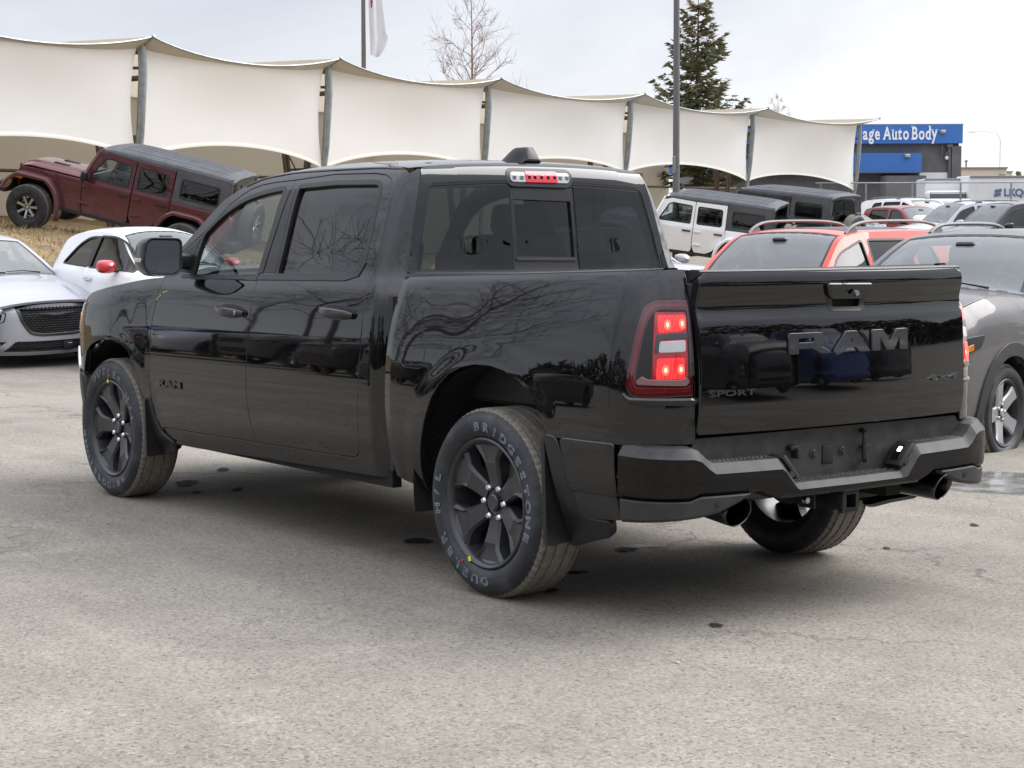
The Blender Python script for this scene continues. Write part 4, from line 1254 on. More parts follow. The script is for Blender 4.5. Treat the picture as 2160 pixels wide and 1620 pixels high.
def asphalt():
    m = bpy.data.materials.new('dusty_asphalt'); m.use_nodes = True
    t = m.node_tree; b = t.nodes['Principled BSDF']
    tc = N(t, 'ShaderNodeTexCoord')
    big = N(t, 'ShaderNodeTexNoise', i_Scale=.55, i_Detail=7.0, i_Roughness=.62, i_Distortion=.4); L(t, tc, big, 3, 0)
    r1 = N(t, 'ShaderNodeValToRGB')
    r1.color_ramp.elements[0].position = .30; r1.color_ramp.elements[0].color = (.207, .188, .157, 1)
    r1.color_ramp.elements[1].position = .72; r1.color_ramp.elements[1].color = (.305, .280, .236, 1)
    L(t, big, r1)
    # dust drifts: pale tan patches
    du = N(t, 'ShaderNodeTexNoise', i_Scale=.9, i_Detail=8.0, i_Roughness=.7, i_Distortion=1.2); L(t, tc, du, 3, 0)
    dr = N(t, 'ShaderNodeMapRange'); dr.inputs[1].default_value = .50; dr.inputs[2].default_value = .72; dr.inputs[4].default_value = .7; L(t, du, dr)
    m1 = N(t, 'ShaderNodeMix', data_type='RGBA'); m1.inputs['B'].default_value = (.338, .310, .255, 1)
    L(t, dr, m1); t.links.new(r1.outputs[0], m1.inputs['A'])
    # aggregate: each stone its own tone
    wob = N(t, 'ShaderNodeTexNoise', i_Scale=35.0, i_Detail=2.0); L(t, tc, wob, 3, 0)
    wadd = N(t, 'ShaderNodeMix', data_type='RGBA', blend_type='LINEAR_LIGHT'); wadd.inputs[0].default_value = .012
    t.links.new(tc.outputs[3], wadd.inputs['A']); t.links.new(wob.outputs[1], wadd.inputs['B'])
    vo = N(t, 'ShaderNodeTexVoronoi', i_Scale=100.0); t.links.new(wadd.outputs['Result'], vo.inputs['Vector'])
    sv = N(t, 'ShaderNodeSeparateColor'); L(t, vo, sv, 1, 0)
    rs = N(t, 'ShaderNodeValToRGB'); rs.color_ramp.interpolation = 'LINEAR'
    cr = rs.color_ramp
    cr.elements[0].position = 0.0; cr.elements[0].color = (.42, .42, .42, 1)
    cr.elements[1].position = 1.0; cr.elements[1].color = (1.38, 1.36, 1.32, 1)
    for p, c in ((.05, .58), (.13, .90), (.5, 1.0), (.88, 1.10), (.955, 1.2)):
        e = cr.elements.new(p); e.color = (c, c, c, 1)
    L(t, sv, rs, 0, 0)
    mu = N(t, 'ShaderNodeMix', data_type='RGBA', blend_type='MULTIPLY'); mu.inputs[0].default_value = .9
    gp = N(t, 'ShaderNodeTexNoise', i_Scale=.8, i_Detail=5.0, i_Roughness=.7); L(t, tc, gp, 3, 0)
    gpr = N(t, 'ShaderNodeMapRange'); gpr.inputs[1].default_value = .38; gpr.inputs[2].default_value = .62; gpr.inputs[3].default_value = .65; gpr.inputs[4].default_value = 1.0; L(t, gp, gpr); L(t, gpr, mu, 0, 0)
    t.links.new(m1.outputs['Result'], mu.inputs['A']); t.links.new(rs.outputs[0], mu.inputs['B'])
    # pits and fine grit
    gr = N(t, 'ShaderNodeTexNoise', i_Scale=62.0, i_Detail=6.0, i_Roughness=.78); L(t, tc, gr, 3, 0)
    gq = N(t, 'ShaderNodeMapRange'); gq.inputs[1].default_value = .36; gq.inputs[2].default_value = .60; gq.inputs[3].default_value = .60; gq.inputs[4].default_value = 1.08; L(t, gr, gq)
    mu2 = N(t, 'ShaderNodeMix', data_type='RGBA', blend_type='MULTIPLY'); mu2.inputs[0].default_value = .9
    t.links.new(mu.outputs['Result'], mu2.inputs['A']); t.links.new(gq.outputs[0], mu2.inputs['B'])
    # hairline cracks, broken up, and long faint wheel lanes
    ck = N(t, 'ShaderNodeTexVoronoi', i_Scale=.42, feature='DISTANCE_TO_EDGE')
    cw = N(t, 'ShaderNodeTexNoise', i_Scale=1.6, i_Detail=8.0, i_Roughness=.65); L(t, tc, cw, 3, 0)
    cx = N(t, 'ShaderNodeMix', data_type='RGBA', blend_type='LINEAR_LIGHT'); cx.inputs[0].default_value = .55
    t.links.new(tc.outputs[3], cx.inputs['A']); t.links.new(cw.outputs[1], cx.inputs['B']); t.links.new(cx.outputs['Result'], ck.inputs['Vector'])
    cm = N(t, 'ShaderNodeMapRange'); cm.inputs[1].default_value = .002; cm.inputs[2].default_value = .011; cm.inputs[3].default_value = .52; cm.inputs[4].default_value = 1.0; L(t, ck, cm)
    cb = N(t, 'ShaderNodeTexNoise', i_Scale=.35, i_Detail=3.0); L(t, tc, cb, 3, 0)
    cr2 = N(t, 'ShaderNodeMapRange'); cr2.inputs[1].default_value = .50; cr2.inputs[2].default_value = .60; L(t, cb, cr2)
    cmx = N(t, 'ShaderNodeMix', data_type='FLOAT'); cmx.inputs['A'].default_value = 1.0; L(t, cr2, cmx); t.links.new(cm.outputs[0], cmx.inputs['B'])
    mp = N(t, 'ShaderNodeMapping'); mp.inputs['Rotation'].default_value = (0, 0, R(24)); mp.inputs['Scale'].default_value = (.12, 1.5, 1); L(t, tc, mp, 3, 0)
    ln = N(t, 'ShaderNodeTexNoise', i_Scale=1.0, i_Detail=6.0, i_Roughness=.6, i_Distortion=.3); L(t, mp, ln)
    lr = N(t, 'ShaderNodeMapRange'); lr.inputs[1].default_value = .35; lr.inputs[2].default_value = .68; lr.inputs[3].default_value = .86; lr.inputs[4].default_value = 1.09; L(t, ln, lr)
    pm = N(t, 'ShaderNodeMath', operation='MULTIPLY'); L(t, cmx, pm, 0, 0); L(t, lr, pm, 0, 1)
    mu3 = N(t, 'ShaderNodeVectorMath', operation='SCALE'); t.links.new(mu2.outputs['Result'], mu3.inputs[0]); t.links.new(pm.outputs[0], mu3.inputs['Scale'])
    t.links.new(mu3.outputs[0], b.inputs['Base Color'])
    b.inputs['Roughness'].default_value = .88; b.inputs['Specular IOR Level'].default_value = .25
    bp = N(t, 'ShaderNodeBump', i_Strength=.55, i_Distance=.004)
    hm = N(t, 'ShaderNodeMath', operation='MULTIPLY_ADD'); hm.inputs[1].default_value = .6
    L(t, gr, hm, 0, 0); L(t, vo, hm, 0, 2); L(t, hm, bp, 0, 2)
    t.links.new(bp.outputs[0], b.inputs['Normal'])
    return m


ASPHALT = asphalt()
gm = MB(); gm.grid(_P); gr_ = gm.build('ground', ASPHALT, None, 80); gr_['kind'] = 'structure'

# damp spots and a thawing puddle lie on the asphalt
M['damp'] = material('damp_asphalt', (.028, .025, .021), .9, spec=.15, noise=(55, (.075, .068, .058), .5, .72), bump=(120, .5, .004))
M['melt'] = material('melt_water', (.17, .165, .155), .12, noise=(5, (.40, .39, .37), .42, .66))
M['frost'] = material('frost', (.42, .42, .42), .5, noise=(40, (.18, .17, .16), .4, .6))


def patch(name, x, y, rx, ry, rot, mat, seed=0, rough=.35, h=.004):
    rg = np.random.default_rng(seed)
    n = 36; ph = rg.uniform(0, 6.28, 5)
    P = []
    for k in range(n):
        a = 2*math.pi*k/n
        r_ = 1+rough*(.5*math.sin(2*a+ph[0])+.35*math.sin(3*a+ph[1])+.25*math.sin(5*a+ph[2])+.18*math.sin(9*a+ph[3]))*.6
        u, v = rx*r_*math.cos(a), ry*r_*math.sin(a)
        px, py = x+u*math.cos(rot)-v*math.sin(rot), y+u*math.sin(rot)+v*math.cos(rot)
        P.append((px, py))
    P = np.array(P)
    rows = [[(x+(p[0]-x)*k, y+(p[1]-y)*k, float(ground_z(x+(p[0]-x)*k, y+(p[1]-y)*k))+h*(1 if k < 1 else .25)) for p in list(P)+[P[0]]] for k in (.02, .5, .9, 1.0)]
    mb = MB(); mb.grid(rows); mb.add(rows[0][:-1], [tuple(range(n))])
    o = mb.build(name, mat, None, 80, recalc=False); o['kind'] = 'structure'
    at = o.data.attributes.new('soak', 'FLOAT', 'POINT')
    at.data.foreach_set('value', ([1.0]*(n+1)+[.95]*(n+1)+[.35]*(n+1)+[0.0]*(n+1)+[1.0]*n)[:len(o.data.vertices)])
    return o


def soak_edge(m, hi=.8):
    """fade a stain out into the stones round its rim"""
    t = m.node_tree; b = t.nodes['Principled BSDF']; out = t.nodes['Material Output']
    a_ = N(t, 'ShaderNodeAttribute', attribute_name='soak'); tc = N(t, 'ShaderNodeTexCoord')
    nz = N(t, 'ShaderNodeTexNoise', i_Scale=45.0, i_Detail=5.0, i_Roughness=.7); L(t, tc, nz, 3, 0)
    ad = N(t, 'ShaderNodeMath', operation='ADD'); L(t, a_, ad, 2, 0); L(t, nz, ad, 0, 1)
    mr = N(t, 'ShaderNodeMapRange'); mr.inputs[1].default_value = .72; mr.inputs[2].default_value = 1.15; mr.inputs[4].default_value = hi; L(t, ad, mr)
    tr = N(t, 'ShaderNodeBsdfTransparent'); mx = N(t, 'ShaderNodeMixShader')
    L(t, mr, mx, 0, 0); L(t, tr, mx, 0, 1); L(t, b, mx, 0, 2); L(t, mx, out)


soak_edge(M['damp'], .85); soak_edge(M['melt'], .9); soak_edge(M['frost'], .7)


for i, (x, y, rx, ry) in enumerate(DAMP): patch('damp_patch', x, y, rx, ry, SITE_RZ-math.pi/2, M['damp'], 20+i)
patch('puddle', PUD[0], PUD[1], .62, .50, SITE_RZ-math.pi/2+.15, M['melt'], 5, .5)
patch('frost_patch', FRO[0], FRO[1], .12, .05, SITE_RZ-math.pi/2, M['frost'], 9, .6)

# loose grit and pebbles on the near asphalt
def scatter_gravel():
    mb_v, mb_f = [], []
    octv = np.array([(1, 0, 0), (-1, 0, 0), (0, 1, 0), (0, -1, 0), (0, 0, 1), (0, 0, -1)], float)
    octf = [(0, 2, 4), (2, 1, 4), (1, 3, 4), (3, 0, 4), (2, 0, 5), (1, 2, 5), (3, 1, 5), (0, 3, 5)]
    n = 5200
    s = 3.2+17*RNG.random(n)**1.35; l = (RNG.random(n)-.5)*(.62*s+1.5)
    for i in range(n):
        x, y, _ = site(s[i], l[i])
        if math.sin(x*2.1+1.3*math.sin(y*1.7))+math.sin(y*2.6+x)+RNG.normal()*.9 < .2: continue
        r_ = (.0018+.0030*RNG.random()**2.5) if RNG.random() > .02 else .007+.006*RNG.random()
        sc = np.array([r_*(.7+.8*RNG.random()), r_*(.7+.8*RNG.random()), r_*.6])
        a = RNG.random()*6.28
        P = (octv+RNG.normal(0, .12, (6, 3)))*sc
        P = np.stack([P[:, 0]*math.cos(a)-P[:, 1]*math.sin(a)+x, P[:, 0]*math.sin(a)+P[:, 1]*math.cos(a)+y, P[:, 2]+float(ground_z(x, y))+sc[2]*.5], 1)
        b = len(mb_v); mb_v += [tuple(p) for p in P]; mb_f += [tuple(k+b for k in f) for f in octf]
    me = bpy.data.meshes.new('gravel'); me.from_pydata(mb_v, [], mb_f)
    o = link('gravel', me, material('gravel_stone', (.24, .225, .20), .85, noise=(3.0, (.36, .34, .31), .4, .62)))
    o['kind'] = 'stuff'; o['label'] = 'loose grit and pebbles on the pale asphalt'


scatter_gravel()

# ------------------------------------------------------------------ grass bank under the parked jeeps
_bs = np.arange(24.5, 52, .35); _bl = np.concatenate([np.arange(-45, -16, 1.2), np.arange(-16, 14.1, .35)])
_S, _Lg = np.meshgrid(_bs, _bl, indexing='ij')
_X = SO[0]+SF[0]*_S+SR[0]*_Lg; _Y = SO[1]+SF[1]*_S+SR[1]*_Lg
_P = np.stack([_X, _Y, bank_z(_X, _Y)], -1)
M['dry_grass'] = material('dry_grass_ground', (.23, .165, .085), .9, noise=(2.2, (.12, .085, .045), .42, .68), bump=(14, .8, .05))
M['grass_blade'] = material('dry_grass_blades', (.38, .29, .155), .8, noise=(.8, (.27, .20, .11), .4, .62))
bank = MB().grid(_P).build('grass_bank', M['dry_grass'], None, 80); bank['kind'] = 'structure'


def scatter_grass():
    n = 34000
    s = 25.5+13*RNG.random(n); l = -15+16*RNG.random(n)
    X = SO[0]+SF[0]*s+SR[0]*l; Y = SO[1]+SF[1]*s+SR[1]*l; Z = bank_z(X, Y)
    ok = Z > .02; X, Y, Z = X[ok], Y[ok], Z[ok]; n = len(X)
    a = RNG.random(n)*6.28; h = .03+.09*RNG.random(n)**2; w = .007+.008*RNG.random(n); tf = .5+.5*np.sin(X*5.1+2*np.sin(Y*3.3))*np.sin(Y*4.7+1.5*np.sin(X*2.9)); h = h*(.55+1.1*tf**2); ln = RNG.normal(0, .6, (n, 2))*h[:, None]
    v = np.empty((n, 3, 3))
    v[:, 0] = np.stack([X-w*np.cos(a), Y-w*np.sin(a), Z-.01], 1); v[:, 1] = np.stack([X+w*np.cos(a), Y+w*np.sin(a), Z-.01], 1)
    v[:, 2] = np.stack([X+ln[:, 0], Y+ln[:, 1], Z+h], 1)
    me = bpy.data.meshes.new('grass'); me.from_pydata(v.reshape(-1, 3).tolist(), [], np.arange(n*3).reshape(-1, 3).tolist())
    o = link('grass', me, M['grass_blade']); o['kind'] = 'stuff'; o['label'] = 'dry yellow grass on the bank below the red jeep'


scatter_grass()

# ------------------------------------------------------------------ white fabric canopy
def fabric():
    m = bpy.data.materials.new('white_canopy_fabric'); m.use_nodes = True
    t = m.node_tree; t.nodes.clear(); o = N(t, 'ShaderNodeOutputMaterial')
    d = N(t, 'ShaderNodeBsdfDiffuse'); d.inputs[0].default_value = (.89, .888, .878, 1)
    tl = N(t, 'ShaderNodeBsdfTranslucent'); tl.inputs[0].default_value = (.92, .91, .87, 1)
    tc = N(t, 'ShaderNodeTexCoord'); nz = N(t, 'ShaderNodeTexNoise', i_Scale=.5, i_Detail=5.0); L(t, tc, nz, 3, 0)
    mp = N(t, 'ShaderNodeMapRange'); mp.inputs[1].default_value = .4; mp.inputs[2].default_value = .75; L(t, nz, mp)
    mc = N(t, 'ShaderNodeMix', data_type='RGBA'); mc.inputs['A'].default_value = (.90, .898, .885, 1); mc.inputs['B'].default_value = (.85, .847, .825, 1)
    L(t, mp, mc); t.links.new(mc.outputs['Result'], d.inputs[0])
    wn = N(t, 'ShaderNodeTexNoise', i_Scale=.9, i_Detail=3.0, i_Distortion=1.0); L(t, tc, wn, 3, 0)
    bp = N(t, 'ShaderNodeBump', i_Strength=.14, i_Distance=.10); L(t, wn, bp, 0, 2)
    t.links.new(bp.outputs[0], d.inputs['Normal'])
    mx = N(t, 'ShaderNodeMixShader'); mx.inputs[0].default_value = .30
    L(t, d, mx, 0, 1); L(t, tl, mx, 0, 2); L(t, mx, o)
    return m


M['fabric'] = fabric()
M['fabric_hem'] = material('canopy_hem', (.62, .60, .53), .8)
M['canopy_inside_shade'] = fabric()  # tan copy of the white cloth: dimness inside put into its colour
for n_ in M['canopy_inside_shade'].node_tree.nodes:
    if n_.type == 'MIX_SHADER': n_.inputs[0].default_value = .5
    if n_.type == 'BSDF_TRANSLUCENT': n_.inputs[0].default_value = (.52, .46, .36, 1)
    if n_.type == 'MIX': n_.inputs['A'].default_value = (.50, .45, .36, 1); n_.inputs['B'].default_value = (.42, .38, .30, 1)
M['truss'] = material('canopy_truss', (.12, .10, .085), .7)


def build_canopy():
    T = empty('fabric_canopy', site(40, -6, .6))
    tag(T, 'long white fabric canopy with scalloped eaves on steel masts behind the jeeps', 'canopy')
    inv = np.array(T.location)
    tops = [(24.3, -.4), (26.7, -6.0), (29.01, -11.82), (31.33, -17.75), (34.26, -24.61), (36.96, -32.04), (40.26, -40.52), (42.87, -49.05)]
    zt = 5.31; n = np.array([-.931, -.364, 0.0])
    tp = [np.array([x, y, zt]) for x, y in tops]
    lo = [2.75, 2.75, 2.80, 2.74, 2.80, 2.92, 2.80, 2.55]
    up = np.array([0, 0, 1.0])
    loc = lambda P: [tuple(np.array(p)-inv) for p in P]
    AK = [.30, .30, .30, .36, .42, .50, .58, .80]
    for i, t_ in enumerate(tp):
        w = t_-n*AK[i]-up*.17; ft = t_-n*(AK[i]+.18); ft = np.array([ft[0], ft[1], lo[i]-.05])
        gz = float(bank_z(ft[0], ft[1])); base = np.array([ft[0]-n[0]*.10, ft[1]-n[1]*.10, max(gz, .2)-.1])
        mid = (w+ft)/2+n*.05
        mb = MB(); mb.tube(loc([w+up*.02, (w+mid)/2+n*.03, mid, (mid+ft)/2+n*.02, ft, base]), [.085, .09, .09, .085, .075, .075], 12); mb.build('mast', M['metal_grey'], T)
        mb = MB(); mb.tube(loc([w-n*.25-up*.06, w, t_+n*.05+up*.02]), [.05, .05, .035], 8); mb.build('eave_arm', M['metal_grey'], T)
        sd = np.array([.36, -.93, 0])
        mb = MB(); mb.tube(loc([mid+up*.75-n*.05, mid+up*.75-sd*.30-n*.30]), .035, 6); mb.build('tie_bracket', M['truss'], T)
        inw = -n*9.0
        mb = MB(); mb.tube(loc([w-up*.10, w+inw*.5+up*.02, w+inw-up*.1]), .07, 8); mb.build('rafter', M['truss'], T)
    NB = 28
    for i in range(len(tp)-1):
        A, B = tp[i], tp[i+1]; d = B-A; ln = np.linalg.norm(d); dh = d/ln
        u = np.linspace(0, 1, NB)
        sag = 4*u*(1-u)
        eave = A[None]+d[None]*u[:, None]-up*(.34*sag**.9)[:, None]-n[None]*(.10*sag)[:, None]
        # wall: edges bow away from the masts, hem arches between them
        cols = []
        NV = 22
        for k in range(NB):
            uu = u[k]
            ak = AK[i]*(1-uu)+AK[i+1]*uu
            top = eave[k]-n*(ak*(1-sag[k])+.05)-up*(.17*(1-sag[k])+.045)
            zl = lo[i]*(1-uu)+lo[i+1]*uu
            bz = zl+(.42)*sag[k]**.8
            bot = A+d*uu-n*(ak+.18); bot = np.array([bot[0], bot[1], bz])
            col = []
            for v in np.linspace(0, 1, NV):
                p = top*(1-v)+bot*v
                bow = .20*math.sin(math.pi*v)**.8*abs(1-2*uu)**3*(1 if uu < .5 else -1)*(1.0 if uu > .5 else .45)
                e_ = (.17 if uu > .9 else 0)*0
                p = p+dh*bow-n*(.10*math.sin(math.pi*v)*sag[k])+dh*(.07 if uu < .02 else 0)*(1-v)
                p = p-dh*(.10*(uu > .5)*abs(1-2*uu)**8*(1-v))
                col.append(p-inv)
            cols.append(col)
        P = np.array(cols)
        MB().grid(P).build('fabric_panel', M['fabric'], T, 80)
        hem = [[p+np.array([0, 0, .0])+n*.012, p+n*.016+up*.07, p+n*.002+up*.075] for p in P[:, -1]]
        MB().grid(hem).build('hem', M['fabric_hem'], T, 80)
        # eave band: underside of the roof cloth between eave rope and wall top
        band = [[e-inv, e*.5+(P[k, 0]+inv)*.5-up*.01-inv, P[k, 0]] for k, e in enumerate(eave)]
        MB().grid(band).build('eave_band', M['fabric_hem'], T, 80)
        MB().tube([e-inv for e in eave], .022, 6).build('eave_rope', M['metal_grey'], T)
        # roof and back wall
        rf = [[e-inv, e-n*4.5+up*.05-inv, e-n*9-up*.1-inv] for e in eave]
        MB().grid(rf).build('roof_cloth', M['canopy_inside_shade'], T, 80)
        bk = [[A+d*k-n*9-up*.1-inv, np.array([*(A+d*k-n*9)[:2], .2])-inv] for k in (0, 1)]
        MB().grid(bk).build('back_wall', M['canopy_inside_shade'], T, 80)
        # inside posts and a long beam
        c = A+d*.50-n*4.2
        b0 = np.array([c[0], c[1], .9])
        for sgn in (-1, 1):
            for ofs in (0, .16):
                MB().tube(loc([b0+dh*(.1*sgn+ofs), np.array([c[0], c[1], 3.55])+dh*(sgn*.55+ofs)]), .055, 6).build('strut', M['truss'], T)
        q0 = A-n*6; q1 = B-n*6
        MB().tube(loc([np.array([q0[0], q0[1], 2.72]), np.array([q1[0], q1[1], 2.72])]), .045, 6).build('beam', M['truss'], T)
        MB().tube(loc([np.array([c[0], c[1], 3.5])-dh*.5, np.array([c[0], c[1], 2.5])-n*1.0+dh*1.7]), .02, 5).build('brace', M['truss'], T)
    return T


build_canopy()

# ------------------------------------------------------------------ body shop, offices, fence, poles
M['wall_grey'] = material('grey_block_wall', (.115, .112, .115), .8, noise=(1.5, (.145, .14, .14), .4, .65))
M['sign_blue'] = material('blue_sign_board', (.045, .16, .46), .45)
M['sign_white'] = material('sign_letter_white', (.85, .86, .86), .5)
M['white_door'] = material('white_door', (.72, .72, .70), .5)
M['far_steel'] = material('pale_steel', (.72, .72, .70), .5)
M['cream'] = material('cream_wall', (.66, .59, .45), .8)
M['red_band'] = material('red_band', (.42, .03, .035), .5)
M['lamp_grey'] = material('lamp_grey', (.22, .22, .21), .5)
M['lamp_glass'] = material('lamp_glass', (.75, .72, .55), .3)


def serif_letters(txt, parent, x0, x1, z0, cap, y, mat, depth=.05):
    """raised serif capitals and small letters, each letter an object; runs along local x, faces local -y"""
    pens = []
    for ch in txt:
        if ch == ' ': pens.append((None, None, .20)); continue
        v, f = text_mesh(ch, 1.0, 0, .022, res=3, align='LEFT')
        w = v[:, 0].max()-v[:, 0].min(); v[:, 0] -= v[:, 0].min()
        pens.append((v, f, w+.10))
    tot = sum(p[2] for p in pens); k = (x1-x0)/tot; hz = cap/.70
    ser = {'A': [(-.02, 0), (.50, 0)], 'u': [(.38, 0), (-.06, .50)], 'B': [(-.08, 0), (-.08, .68)], 'd': [(.36, 0), (.26, .70)], 'y': [(-.08, .50), (.34, .50)], 't': [(.10, 0)], 'a': [(.36, 0)], 'e': [], 'g': [(.34, .50)], 'o': []}
    x = x0
    for (v, f, w), ch in zip(pens, txt):
        if v is not None:
            mb = MB(); n = len(v)
            A = np.stack([x+v[:, 0]*k, np.full(n, y), z0+v[:, 1]*hz], 1); Bk = A+np.array([0, depth, 0])
            cnt = {}
            for q_ in f:
                for i in range(len(q_)): cnt[(q_[i], q_[(i+1) % len(q_)])] = 1
            mb.add(np.concatenate([A, Bk]), [tuple(q_) for q_ in f]+[(a, a+n, b+n, b) for (a, b) in cnt if (b, a) not in cnt])
            for sx, sz in ser.get(ch, []): mb.box((x+(sx+.10)*k, y+.014, z0+(sz+.022)*hz), (.22*k, .045, .045*hz))
            mb.build('letter', mat, parent, 30)
        x += w*k


def build_shop():
    T = empty('body_shop', site(90.9, 18.5, .4), (0, 0, SITE_RZ-math.pi/2))
    tag(T, 'dark grey body shop with blue sign band and white overhead door', 'building')
    # local: x to the right (l), y away from the lot (s), z up
    X = lambda l: l-18.5
    mb = MB(); mb.box((X(15.3), 6, 2.45), (12.6, 12, 4.9)); mb.build('wall', M['wall_grey'], T)
    mb = MB(); mb.box((X(21.45), -.06, 2.27), (.46, .30, 4.55)); mb.build('pilaster', M['wall_grey'], T)
    mb = MB(); mb.box((X(15.4), -.12, 5.12), (12.62, .36, .90)); mb.box((X(21.68), .1, 4.98), (.06, .3, .6)); mb.build('sign_band', M['sign_blue'], T)
    mb = MB(); mb.box((X(15.4), -.02, 5.585), (12.7, .5, .03)); mb.build('coping', M['lamp_grey'], T)
    mb = MB(); mb.box((X(13.6), -.35, 3.74), (12.14, .66, .92)); mb.build('canopy_fascia', M['sign_blue'], T)
    mb = MB(); mb.box((X(13.6), -.35, 3.265), (12.1, .62, .03)); mb.build('soffit', M['lamp_grey'], T)
    mb = MB(); mb.box((X(20.38), -.03, 1.6), (1.36, .06, 3.36)); d = mb.build('overhead_door', M['white_door'], T)
    for k in range(7):
        mb = MB(); mb.box((X(20.38), -.065, .28+k*.45), (1.30, .012, .40)); mb.build('door_panel', M['white_door'], d)
    mb = MB(); mb.box((X(18.7), -.9, 1.55), (1.9, 1.8, 3.1)); mb.build('side_annex', M['wall_grey'], T)
    mb = MB(); mb.tube([(X(21.12), -.14, 4.5), (X(21.12), -.14, 0)], .075, 8); mb.tube([(X(20.75), -.14, 4.55), (X(20.75), -.14, 4.15), (X(20.95), -.14, 4.12), (X(21.12), -.14, 4.35)], .05, 6); mb.rbox((X(21.12), -.15, 4.55), (.30, .22, .18), .03, 1); mb.build('downpipe', M['wall_grey'], T)
    for l, z, y in ((20.72, 5.22, -.35), (18.95, 4.06, -.74)):
        mb = MB(); mb.rbox((X(l), y, z), (.26, .22, .15), .03, 2, Matrix.Rotation(.35, 3, 'X')); mb.tube([(X(l)-.05, y+.1, z-.05), (X(l)-.09, y+.12, z-.14)], .05, 8); f = mb.build('flood_lamp', M['lamp_grey'], T)
        mb = MB(); mb.rbox((X(l)+.03, y-.10, z+.02), (.20, .03, .11), .01, 1); mb.build('lamp_glass', M['lamp_glass'], f)
    mb = MB(); mb.lathe([(0, -.20), (.09, -.18), (.10, -.1), (.08, -.04)], 16, 'y', c=(X(21.0), 0, 3.98)); mb.build('round_lamp', M['white_door'], T)
    serif_letters('age Auto Body', T, X(16.90), X(20.52), 4.86, .60, -.35, M['sign_white'])
    return T


build_shop()
T = empty('office_building', site(131, 33, .4), (0, 0, SITE_RZ-math.pi/2)); tag(T, 'low cream building with a red band beyond the fence', 'building')
mb = MB(); mb.box((-.3, 5, 2.2), (3.6, 10, 4.5)); mb.build('wall', M['cream'], T)
mb = MB(); mb.box((1.8, 5.5, 2.1), (.70, 9, 4.2)); mb.build('side_wall', M['cream'], T)
mb = MB(); mb.box((-.3, 4.95, 4.50), (3.7, 10.2, .10)); mb.box((1.8, 5.45, 4.25), (.75, 9.2, .08)); mb.build('parapet_cap', M['lamp_grey'], T)
mb = MB(); mb.box((-.4, -.15, 3.62), (3.4, .4, .16)); mb.build('red_band', M['red_band'], T)
for x in (1.15, 1.85):
    mb = MB(); mb.rbox((x, -.15, 4.0-.12*(x > 1.5)), (.36, .3, .18), .04, 1); mb.build('wall_lamp', M['lamp_grey'], T)
mb = MB(); mb.tube([(-1.1, 1, 4.5), (-1.1, 1, 4.95)], .06, 8); mb.lathe([(.12, 4.95), (.12, 5.05), (0, 5.1)], 10, 'z', c=(-1.1, 1, 0)); mb.build('roof_vent', M['lamp_grey'], T)

# chain-link fence
T = empty('chain_link_fence', site(72.4, 16.5, .42), (0, 0, SITE_RZ-math.pi/2)); tag(T, 'galvanised chain link fence in front of the grey body shop', 'fence')
for l in (11.9, 13.65, 15.43, 17.30, 19.25, 21.2, 23.1):
    mb = MB(); mb.tube([(l-16.5, 0, -.2), (l-16.5, 0, 2.46)], .035, 8); mb.build('post', M['metal_grey'], T)
mb = MB(); mb.tube([(-4.8, 0, 2.45), (6.8, 0, 2.45)], .026, 8); mb.build('top_rail', M['metal_grey'], T)
mb = MB()
for k in range(120):
    a = -4.7+k*.11-2.4
    for sgn in (1, -1):
        x0_, x1_ = (a, a+2.4) if sgn > 0 else (a+2.4, a)
        z0_, z1_ = 0.02, 2.42
        if max(x0_, x1_) > 6.7 or min(x0_, x1_) < -4.7: continue
        mb.tube([(x0_, .0+.004*sgn, z0_), (x1_, .004*sgn, z1_)], .0035, 3, cap=False)
o = mb.build('wire_mesh', M['metal_grey'], T); o['kind'] = 'stuff'

# lamp post, far street lamp, flag
T = empty('lamp_post', site(43.4, 3.80, .35)); tag(T, 'tall grey lamp post in front of the white canopy', 'lamp post')
mb = MB(); mb.tube([(0, 0, 0), (0, 0, 4), (0.02, 0, 8.6)], [.085, .075, .062], 16); mb.build('post', M['pole_grey'], T)
mb = MB(); mb.lathe([(.17, 0), (.17, .06), (.10, .10), (.09, .3)], 16, 'z'); mb.build('base_flange', M['pole_grey'], T)
mb = MB(); mb.tube([(0, 0, 8.5), (-.6, .3, 8.7), (-1.2, .6, 8.72)], .035, 8); mb.build('arm', M['pole_grey'], T)
mb = MB(); mb.rbox((-1.45, .72, 8.70), (.6, .25, .10), .04, 2, Matrix.Rotation(-.46, 3, 'Z')); mb.build('lamp_head', M['pole_grey'], T)
mb = MB(); mb.rbox((-.02, .08, 2.45), (.10, .05, .40), .02, 1); mb.build('pole_sticker', M['lamp_grey'], T)  # thin block drawn for the pale sticker on the post
T = empty('street_lamp', site(161, 41.8, .4)); tag(T, 'thin distant street lamp above the cream building', 'street lamp')
mb = MB(); mb.tube([(0, 0, 0), (0, 0, 7.6), (.2, .25, 8.2), (.9, 1.1, 8.35), (1.4, 1.75, 8.35)], [.06, .05, .035, .03, .03], 8); mb.build('pole', M['far_steel'], T)
mb = MB(); mb.rbox((1.5, 1.9, 8.33), (.6, .3, .12), .05, 1, Matrix.Rotation(.9, 3, 'Z')); mb.build('lamp_head', M['far_steel'], T)
T = empty('flagpole', site(60.7, -4.74, .5)); tag(T, 'brown flagpole rising behind the canopy beside the limp white flag', 'flagpole')
mb = MB(); mb.tube([(0, 0, 0), (-.02, 0, 6), (-.09, .03, 10.5)], [.09, .075, .055], 12); mb.build('pole', material('flagpole_bronze', (.15, .13, .11), .5), T)
mb = MB(); mb.lathe([(.0, 10.62), (.08, 10.58), (.08, 10.5), (.0, 10.46)], 12, 'z', c=(-.09, .03, 0)); mb.build('finial', M['satin_chrome'], T)
